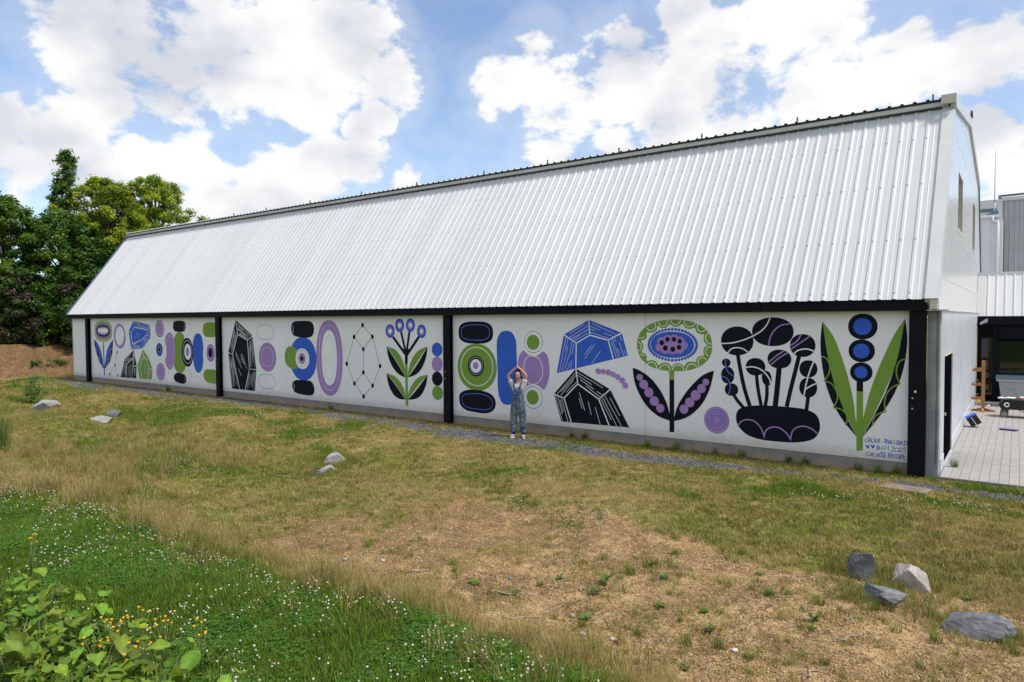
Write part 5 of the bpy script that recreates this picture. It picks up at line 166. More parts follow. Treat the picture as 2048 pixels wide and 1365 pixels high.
["painted_planter",[["L","K",[[-4.935,2.035],[-4.927,1.991],[-4.917,1.929],[-4.905,1.857],[-4.891,1.779],[-4.876,1.702],[-4.86,1.625],[-4.843,1.543],[-4.825,1.459],[-4.805,1.376],[-4.785,1.296],[-4.761,1.215],[-4.734,1.13],[-4.708,1.05],[-4.685,0.981],[-4.668,0.932]],0.085],["L","K",[[-3.662,2.045],[-3.672,1.999],[-3.687,1.934],[-3.704,1.858],[-3.722,1.778],[-3.74,1.7],[-3.758,1.622],[-3.777,1.541],[-3.795,1.458],[-3.814,1.377],[-3.831,1.301],[-3.847,1.225],[-3.863,1.148],[-3.878,1.076],[-3.89,1.014],[-3.899,0.97]],0.085],["L","K",[[-4.06,1.773],[-4.064,1.721],[-4.07,1.647],[-4.078,1.561],[-4.085,1.471],[-4.093,1.385],[-4.101,1.296],[-4.11,1.199],[-4.12,1.103],[-4.128,1.021],[-4.133,0.963]],0.11],["L","K",[[-4.53,1.615],[-4.526,1.575],[-4.52,1.519],[-4.514,1.452],[-4.505,1.382],[-4.496,1.313],[-4.483,1.238],[-4.467,1.154],[-4.451,1.072],[-4.436,1.0],[-4.426,0.95]],0.075],["L","K",[[-4.309,1.399],[-4.309,1.368],[-4.308,1.324],[-4.307,1.273],[-4.308,1.22],[-4.31,1.172],[-4.314,1.125],[-4.321,1.075],[-4.329,1.026],[-4.336,0.985],[-4.34,0.956]],0.075],["L","K",[[-5.015,1.141],[-5.005,1.126],[-4.991,1.106],[-4.975,1.082],[-4.957,1.056],[-4.937,1.029],[-4.912,1.0],[-4.882,0.967],[-4.852,0.933],[-4.826,0.904],[-4.808,0.884]],0.075],["L","K",[[-3.477,1.2],[-3.479,1.184],[-3.481,1.161],[-3.484,1.135],[-3.487,1.106],[-3.49,1.078],[-3.493,1.048],[-3.497,1.014],[-3.501,0.98],[-3.505,0.951],[-3.507,0.93]],0.075],["P","K",[[-4.808,0.897],[-4.766,0.91],[-4.719,0.922],[-4.667,0.932],[-4.612,0.941],[-4.556,0.948],[-4.497,0.954],[-4.435,0.958],[-4.371,0.962],[-4.304,0.964],[-4.235,0.966],[-4.161,0.968],[-4.083,0.969],[-4.004,0.969],[-3.926,0.968],[-3.852,0.966],[-3.781,0.964],[-3.711,0.961],[-3.645,0.957],[-3.582,0.951],[-3.526,0.941],[-3.475,0.928],[-3.428,0.913],[-3.387,0.895],[-3.351,0.873],[-3.32,0.848],[-3.295,0.816],[-3.275,0.78],[-3.261,0.741],[-3.25,0.7],[-3.244,0.661],[-3.241,0.621],[-3.242,0.58],[-3.248,0.54],[-3.257,0.501],[-3.271,0.465],[-3.289,0.431],[-3.309,0.399],[-3.335,0.37],[-3.367,0.342],[-3.406,0.318],[-3.454,0.296],[-3.51,0.276],[-3.572,0.259],[-3.637,0.245],[-3.705,0.233],[-3.776,0.224],[-3.852,0.218],[-3.93,0.214],[-4.008,0.212],[-4.084,0.211],[-4.16,0.211],[-4.236,0.211],[-4.312,0.213],[-4.384,0.217],[-4.451,0.224],[-4.514,0.234],[-4.573,0.246],[-4.629,0.26],[-4.68,0.278],[-4.728,0.299],[-4.772,0.326],[-4.812,0.358],[-4.849,0.392],[-4.881,0.428],[-4.908,0.463],[-4.929,0.498],[-4.945,0.533],[-4.956,0.569],[-4.964,0.605],[-4.968,0.639],[-4.969,0.673],[-4.966,0.706],[-4.96,0.739],[-4.949,0.769],[-4.935,0.797],[-4.918,0.821],[-4.897,0.843],[-4.872,0.863],[-4.843,0.881]]],["E","K",-4.953,2.339,0.356,0.317,2.1],["E","K",-4.202,2.546,0.429,0.306,2.15],["E","K",-3.593,2.265,0.25,0.237,2.1],["E","K",-4.057,1.97,0.244,0.2,2.1],["E","K",-4.553,1.787,0.209,0.19,2.1],["P","K",[[-4.313,1.713],[-4.298,1.707],[-4.282,1.698],[-4.266,1.686],[-4.252,1.671],[-4.24,1.653],[-4.23,1.632],[-4.222,1.607],[-4.216,1.581],[-4.211,1.554],[-4.21,1.529],[-4.211,1.506],[-4.215,1.482],[-4.221,1.459],[-4.229,1.439],[-4.238,1.423],[-4.249,1.409],[-4.262,1.398],[-4.276,1.391],[-4.291,1.386],[-4.306,1.386],[-4.322,1.391],[-4.339,1.399],[-4.356,1.411],[-4.372,1.427],[-4.385,1.445],[-4.396,1.468],[-4.405,1.496],[-4.412,1.526],[-4.416,1.556],[-4.418,1.582],[-4.417,1.606],[-4.412,1.629],[-4.406,1.651],[-4.397,1.669],[-4.387,1.684],[-4.375,1.696],[-4.361,1.705],[-4.345,1.711],[-4.329,1.714]]],["E","K",-5.192,1.855,0.098,0.092,2.0],["E","K",-5.157,1.577,0.148,0.187,2.1],["E","K",-5.071,1.263,0.148,0.139,2.2],["E","K",-3.477,1.784,0.176,0.179,2.1],["E","K",-3.477,1.397,0.175,0.204,2.1],["L","W",[[-5.303,2.277],[-5.267,2.278],[-5.215,2.28],[-5.157,2.283],[-5.099,2.289],[-5.043,2.298],[-4.986,2.31],[-4.927,2.326],[-4.867,2.344],[-4.804,2.366],[-4.739,2.392],[-4.675,2.42],[-4.615,2.449],[-4.56,2.479],[-4.507,2.511],[-4.459,2.544],[-4.417,2.577],[-4.383,2.611],[-4.354,2.646],[-4.329,2.681],[-4.308,2.715],[-4.29,2.75],[-4.275,2.786],[-4.264,2.818],[-4.256,2.84]],0.026],["L","W",[[-5.163,2.067],[-5.147,2.086],[-5.125,2.114],[-5.1,2.143],[-5.072,2.165],[-5.043,2.179],[-5.01,2.187],[-4.976,2.192],[-4.943,2.194],[-4.91,2.192],[-4.877,2.185],[-4.844,2.176],[-4.815,2.166],[-4.788,2.151],[-4.763,2.133],[-4.741,2.116],[-4.726,2.104]],0.026],["L","L",[[-4.281,2.253],[-4.276,2.285],[-4.269,2.33],[-4.259,2.381],[-4.245,2.428],[-4.227,2.471],[-4.204,2.514],[-4.178,2.555],[-4.15,2.591],[-4.118,2.622],[-4.083,2.65],[-4.045,2.673],[-4.007,2.691],[-3.963,2.702],[-3.915,2.707],[-3.872,2.709],[-3.842,2.711]],0.026],["L","L",[[-3.843,2.254],[-3.815,2.273],[-3.776,2.299],[-3.733,2.33],[-3.699,2.362],[-3.673,2.397],[-3.652,2.436],[-3.636,2.472],[-3.624,2.497]],0.026],["L","L",[[-3.819,2.188],[-3.785,2.213],[-3.735,2.249],[-3.68,2.289],[-3.629,2.326],[-3.579,2.364],[-3.526,2.403],[-3.48,2.438],[-3.447,2.462]],0.026],["L","W",[[-3.762,2.091],[-3.748,2.106],[-3.728,2.127],[-3.703,2.149],[-3.674,2.167],[-3.639,2.179],[-3.597,2.188],[-3.554,2.194],[-3.513,2.195],[-3.473,2.189],[-3.432,2.176],[-3.397,2.163],[-3.372,2.155]],0.026],["L","L",[[-4.278,1.895],[-4.25,1.92],[-4.21,1.956],[-4.165,1.995],[-4.122,2.032],[-4.077,2.067],[-4.029,2.102],[-3.985,2.133],[-3.955,2.155]],0.026],["L","L",[[-4.241,1.833],[-4.212,1.861],[-4.169,1.9],[-4.121,1.944],[-4.073,1.984],[-4.023,2.02],[-3.968,2.058],[-3.919,2.09],[-3.884,2.113]],0.026],["L","W",[[-4.762,1.766],[-4.735,1.771],[-4.696,1.778],[-4.652,1.783],[-4.611,1.784],[-4.573,1.78],[-4.534,1.772],[-4.497,1.76],[-4.461,1.745],[-4.428,1.725],[-4.395,1.702],[-4.365,1.676],[-4.338,1.649],[-4.312,1.619],[-4.288,1.587],[-4.267,1.556],[-4.251,1.527],[-4.242,1.501],[-4.237,1.476],[-4.235,1.455],[-4.234,1.44]],0.026],["L","b",[[-5.207,1.936],[-5.207,1.904],[-5.207,1.859],[-5.205,1.81],[-5.2,1.767],[-5.192,1.734],[-5.182,1.706],[-5.168,1.679],[-5.148,1.652],[-5.116,1.623],[-5.076,1.594],[-5.038,1.568],[-5.012,1.55]],0.026],["L","b",[[-5.3,1.549],[-5.275,1.544],[-5.241,1.537],[-5.204,1.525],[-5.173,1.508],[-5.149,1.483],[-5.129,1.452],[-5.113,1.418],[-5.102,1.382],[-5.098,1.343],[-5.1,1.301],[-5.106,1.26],[-5.111,1.226],[-5.118,1.198],[-5.126,1.176],[-5.134,1.158],[-5.14,1.146]],0.026],["L","W",[[-3.374,1.933],[-3.387,1.902],[-3.404,1.859],[-3.424,1.809],[-3.441,1.761],[-3.456,1.713],[-3.47,1.664],[-3.484,1.614],[-3.496,1.564],[-3.508,1.514],[-3.518,1.463],[-3.528,1.413],[-3.536,1.367],[-3.543,1.323],[-3.549,1.281],[-3.554,1.245],[-3.558,1.22]],0.026],["L","W",[[-3.534,1.355],[-3.517,1.368],[-3.493,1.387],[-3.465,1.408],[-3.438,1.426],[-3.409,1.444],[-3.376,1.462],[-3.346,1.477],[-3.325,1.488]],0.026],["L","L",[[-4.928,0.461],[-4.917,0.482],[-4.9,0.512],[-4.88,0.544],[-4.857,0.571],[-4.83,0.59],[-4.798,0.607],[-4.765,0.62],[-4.73,0.628],[-4.693,0.63],[-4.654,0.628],[-4.615,0.62],[-4.578,0.607],[-4.544,0.588],[-4.511,0.563],[-4.48,0.534],[-4.453,0.504],[-4.429,0.47],[-4.409,0.433],[-4.392,0.395],[-4.378,0.358],[-4.369,0.322],[-4.364,0.284],[-4.362,0.251],[-4.36,0.228]],0.026],["L","L",[[-4.36,0.228],[-4.356,0.264],[-4.352,0.315],[-4.344,0.37],[-4.329,0.414],[-4.306,0.445],[-4.275,0.471],[-4.242,0.491],[-4.208,0.506],[-4.173,0.516],[-4.136,0.521],[-4.099,0.52],[-4.063,0.514],[-4.025,0.499],[-3.987,0.478],[-3.95,0.453],[-3.918,0.427],[-3.892,0.4],[-3.869,0.369],[-3.849,0.339],[-3.835,0.311],[-3.826,0.286],[-3.822,0.263],[-3.821,0.243],[-3.82,0.229]],0.026],["L","L",[[-3.82,0.229],[-3.816,0.269],[-3.811,0.327],[-3.802,0.389],[-3.789,0.44],[-3.768,0.477],[-3.743,0.508],[-3.714,0.533],[-3.684,0.553],[-3.652,0.568],[-3.617,0.578],[-3.581,0.584],[-3.546,0.585],[-3.51,0.582],[-3.475,0.574],[-3.441,0.563],[-3.408,0.549],[-3.375,0.529],[-3.342,0.503],[-3.314,0.479],[-3.294,0.462]],0.026]]],
["painted_flower",[["P","K",[[-2.572,1.588],[-2.453,1.594],[-2.454,1.365],[-2.57,1.374]]],["P","G",[[-2.57,1.38],[-2.451,1.369],[-2.444,0.206],[-2.56,0.18]]],["E","K",-2.473,2.662,0.263,0.255,2.1],["E","K",-2.487,2.181,0.236,0.225,2.1],["E","K",-2.49,1.757,0.201,0.195,2.1],["E","B",-2.477,2.662,0.164,0.167,2.1],["E","B",-2.493,2.178,0.146,0.146,2.1],["E","B",-2.494,1.754,0.116,0.119,2.1],["P","K",[[-3.215,2.767],[-3.22,2.719],[-3.228,2.652],[-3.236,2.573],[-3.243,2.488],[-3.247,2.405],[-3.247,2.322],[-3.245,2.235],[-3.241,2.145],[-3.234,2.055],[-3.225,1.965],[-3.214,1.877],[-3.201,1.789],[-3.186,1.7],[-3.168,1.613],[-3.148,1.528],[-3.126,1.445],[-3.102,1.364],[-3.076,1.284],[-3.046,1.205],[-3.014,1.128],[-2.979,1.053],[-2.94,0.979],[-2.899,0.907],[-2.855,0.837],[-2.81,0.769],[-2.759,0.7],[-2.702,0.63],[-2.644,0.564],[-2.595,0.507],[-2.56,0.467],[-2.587,0.519],[-2.625,0.591],[-2.669,0.677],[-2.714,0.771],[-2.755,0.867],[-2.792,0.966],[-2.828,1.071],[-2.863,1.181],[-2.897,1.296],[-2.931,1.415],[-2.963,1.537],[-2.993,1.665],[-3.023,1.796],[-3.052,1.929],[-3.081,2.064],[-3.111,2.212],[-3.142,2.375],[-3.172,2.534],[-3.197,2.67]]],["P","G",[[-3.209,2.76],[-3.182,2.722],[-3.142,2.669],[-3.097,2.606],[-3.052,2.539],[-3.012,2.471],[-2.98,2.403],[-2.949,2.332],[-2.921,2.257],[-2.894,2.18],[-2.866,2.101],[-2.838,2.02],[-2.811,1.935],[-2.784,1.849],[-2.759,1.761],[-2.735,1.673],[-2.711,1.583],[-2.689,1.49],[-2.668,1.397],[-2.649,1.305],[-2.632,1.216],[-2.618,1.124],[-2.606,1.029],[-2.596,0.938],[-2.588,0.86],[-2.58,0.804],[-2.574,0.776],[-2.57,0.769],[-2.567,0.776],[-2.565,0.786],[-2.564,0.79],[-2.554,0.797],[-2.538,0.809],[-2.522,0.818],[-2.509,0.817],[-2.503,0.795],[-2.505,0.743],[-2.514,0.665],[-2.527,0.579],[-2.539,0.502],[-2.549,0.453],[-2.553,0.43],[-2.553,0.422],[-2.554,0.43],[-2.56,0.455],[-2.577,0.496],[-2.607,0.56],[-2.647,0.645],[-2.693,0.745],[-2.74,0.851],[-2.784,0.958],[-2.826,1.065],[-2.869,1.179],[-2.912,1.296],[-2.953,1.416],[-2.989,1.536],[-3.022,1.658],[-3.051,1.782],[-3.078,1.908],[-3.102,2.033],[-3.125,2.157],[-3.146,2.288],[-3.166,2.428],[-3.184,2.563],[-3.199,2.679]]],["P","K",[[-1.742,2.814],[-1.736,2.77],[-1.728,2.707],[-1.718,2.634],[-1.71,2.558],[-1.705,2.485],[-1.704,2.417],[-1.704,2.349],[-1.707,2.279],[-1.711,2.207],[-1.719,2.132],[-1.728,2.053],[-1.74,1.971],[-1.754,1.886],[-1.771,1.801],[-1.791,1.716],[-1.815,1.631],[-1.843,1.544],[-1.874,1.458],[-1.907,1.373],[-1.943,1.291],[-1.979,1.214],[-2.017,1.141],[-2.058,1.068],[-2.102,0.994],[-2.15,0.916],[-2.209,0.825],[-2.277,0.724],[-2.345,0.625],[-2.405,0.539],[-2.447,0.478],[-2.426,0.525],[-2.397,0.589],[-2.362,0.666],[-2.324,0.753],[-2.284,0.844],[-2.241,0.943],[-2.193,1.051],[-2.143,1.166],[-2.094,1.285],[-2.049,1.404],[-2.01,1.524],[-1.972,1.646],[-1.937,1.771],[-1.904,1.902],[-1.873,2.039],[-1.842,2.197],[-1.811,2.376],[-1.783,2.553],[-1.759,2.706]]],["P","G",[[-1.747,2.808],[-1.769,2.774],[-1.799,2.725],[-1.834,2.668],[-1.871,2.606],[-1.905,2.542],[-1.936,2.477],[-1.966,2.408],[-1.997,2.336],[-2.027,2.26],[-2.058,2.183],[-2.089,2.102],[-2.121,2.017],[-2.153,1.931],[-2.184,1.844],[-2.213,1.757],[-2.242,1.67],[-2.27,1.582],[-2.297,1.495],[-2.321,1.409],[-2.344,1.326],[-2.363,1.245],[-2.381,1.163],[-2.396,1.085],[-2.41,1.015],[-2.422,0.955],[-2.432,0.908],[-2.439,0.87],[-2.445,0.84],[-2.45,0.817],[-2.453,0.8],[-2.461,0.804],[-2.474,0.814],[-2.487,0.821],[-2.498,0.818],[-2.503,0.795],[-2.5,0.742],[-2.491,0.663],[-2.48,0.576],[-2.468,0.501],[-2.458,0.456],[-2.452,0.442],[-2.45,0.446],[-2.446,0.467],[-2.436,0.505],[-2.418,0.558],[-2.386,0.631],[-2.346,0.726],[-2.3,0.833],[-2.252,0.948],[-2.206,1.063],[-2.159,1.181],[-2.109,1.309],[-2.059,1.438],[-2.013,1.564],[-1.973,1.678],[-1.941,1.775],[-1.914,1.859],[-1.891,1.94],[-1.87,2.026],[-1.848,2.129],[-1.825,2.261],[-1.801,2.417],[-1.779,2.574],[-1.761,2.712]]],["L","G",[[-3.232,2.053],[-3.215,2.049],[-3.189,2.042],[-3.162,2.032],[-3.138,2.015],[-3.118,1.992],[-3.1,1.962],[-3.084,1.928],[-3.073,1.892],[-3.067,1.852],[-3.066,1.809],[-3.069,1.764],[-3.077,1.72],[-3.096,1.674],[-3.123,1.625],[-3.15,1.582],[-3.169,1.552]],0.024],["L","G",[[-3.169,1.552],[-3.143,1.546],[-3.107,1.537],[-3.067,1.524],[-3.032,1.503],[-3.003,1.472],[-2.976,1.434],[-2.953,1.392],[-2.936,1.352],[-2.924,1.314],[-2.917,1.277],[-2.916,1.238],[-2.92,1.197],[-2.933,1.148],[-2.954,1.094],[-2.975,1.045],[-2.99,1.011]],0.024],["L","G",[[-2.99,1.011],[-2.967,1.01],[-2.933,1.01],[-2.897,1.007],[-2.864,0.998],[-2.835,0.983],[-2.806,0.963],[-2.781,0.939],[-2.761,0.913],[-2.747,0.885],[-2.737,0.854],[-2.732,0.822],[-2.731,0.792],[-2.737,0.762],[-2.747,0.731],[-2.759,0.705],[-2.767,0.686]],0.024],["L","G",[[-1.718,2.052],[-1.737,2.044],[-1.766,2.033],[-1.796,2.017],[-1.82,1.996],[-1.839,1.968],[-1.855,1.934],[-1.867,1.897],[-1.876,1.861],[-1.88,1.825],[-1.879,1.788],[-1.875,1.75],[-1.869,1.712],[-1.858,1.671],[-1.842,1.627],[-1.826,1.588],[-1.815,1.561]],0.024],["L","G",[[-1.815,1.561],[-1.839,1.549],[-1.874,1.532],[-1.911,1.51],[-1.945,1.485],[-1.973,1.456],[-2.0,1.422],[-2.024,1.384],[-2.043,1.345],[-2.057,1.302],[-2.065,1.255],[-2.071,1.208],[-2.073,1.163],[-2.072,1.116],[-2.066,1.068],[-2.06,1.025],[-2.055,0.996]],0.024],["L","G",[[-2.055,0.996],[-2.077,0.991],[-2.108,0.984],[-2.143,0.974],[-2.172,0.959],[-2.197,0.941],[-2.221,0.918],[-2.241,0.891],[-2.257,0.862],[-2.267,0.824],[-2.273,0.779],[-2.275,0.737],[-2.277,0.708]],0.024]]],
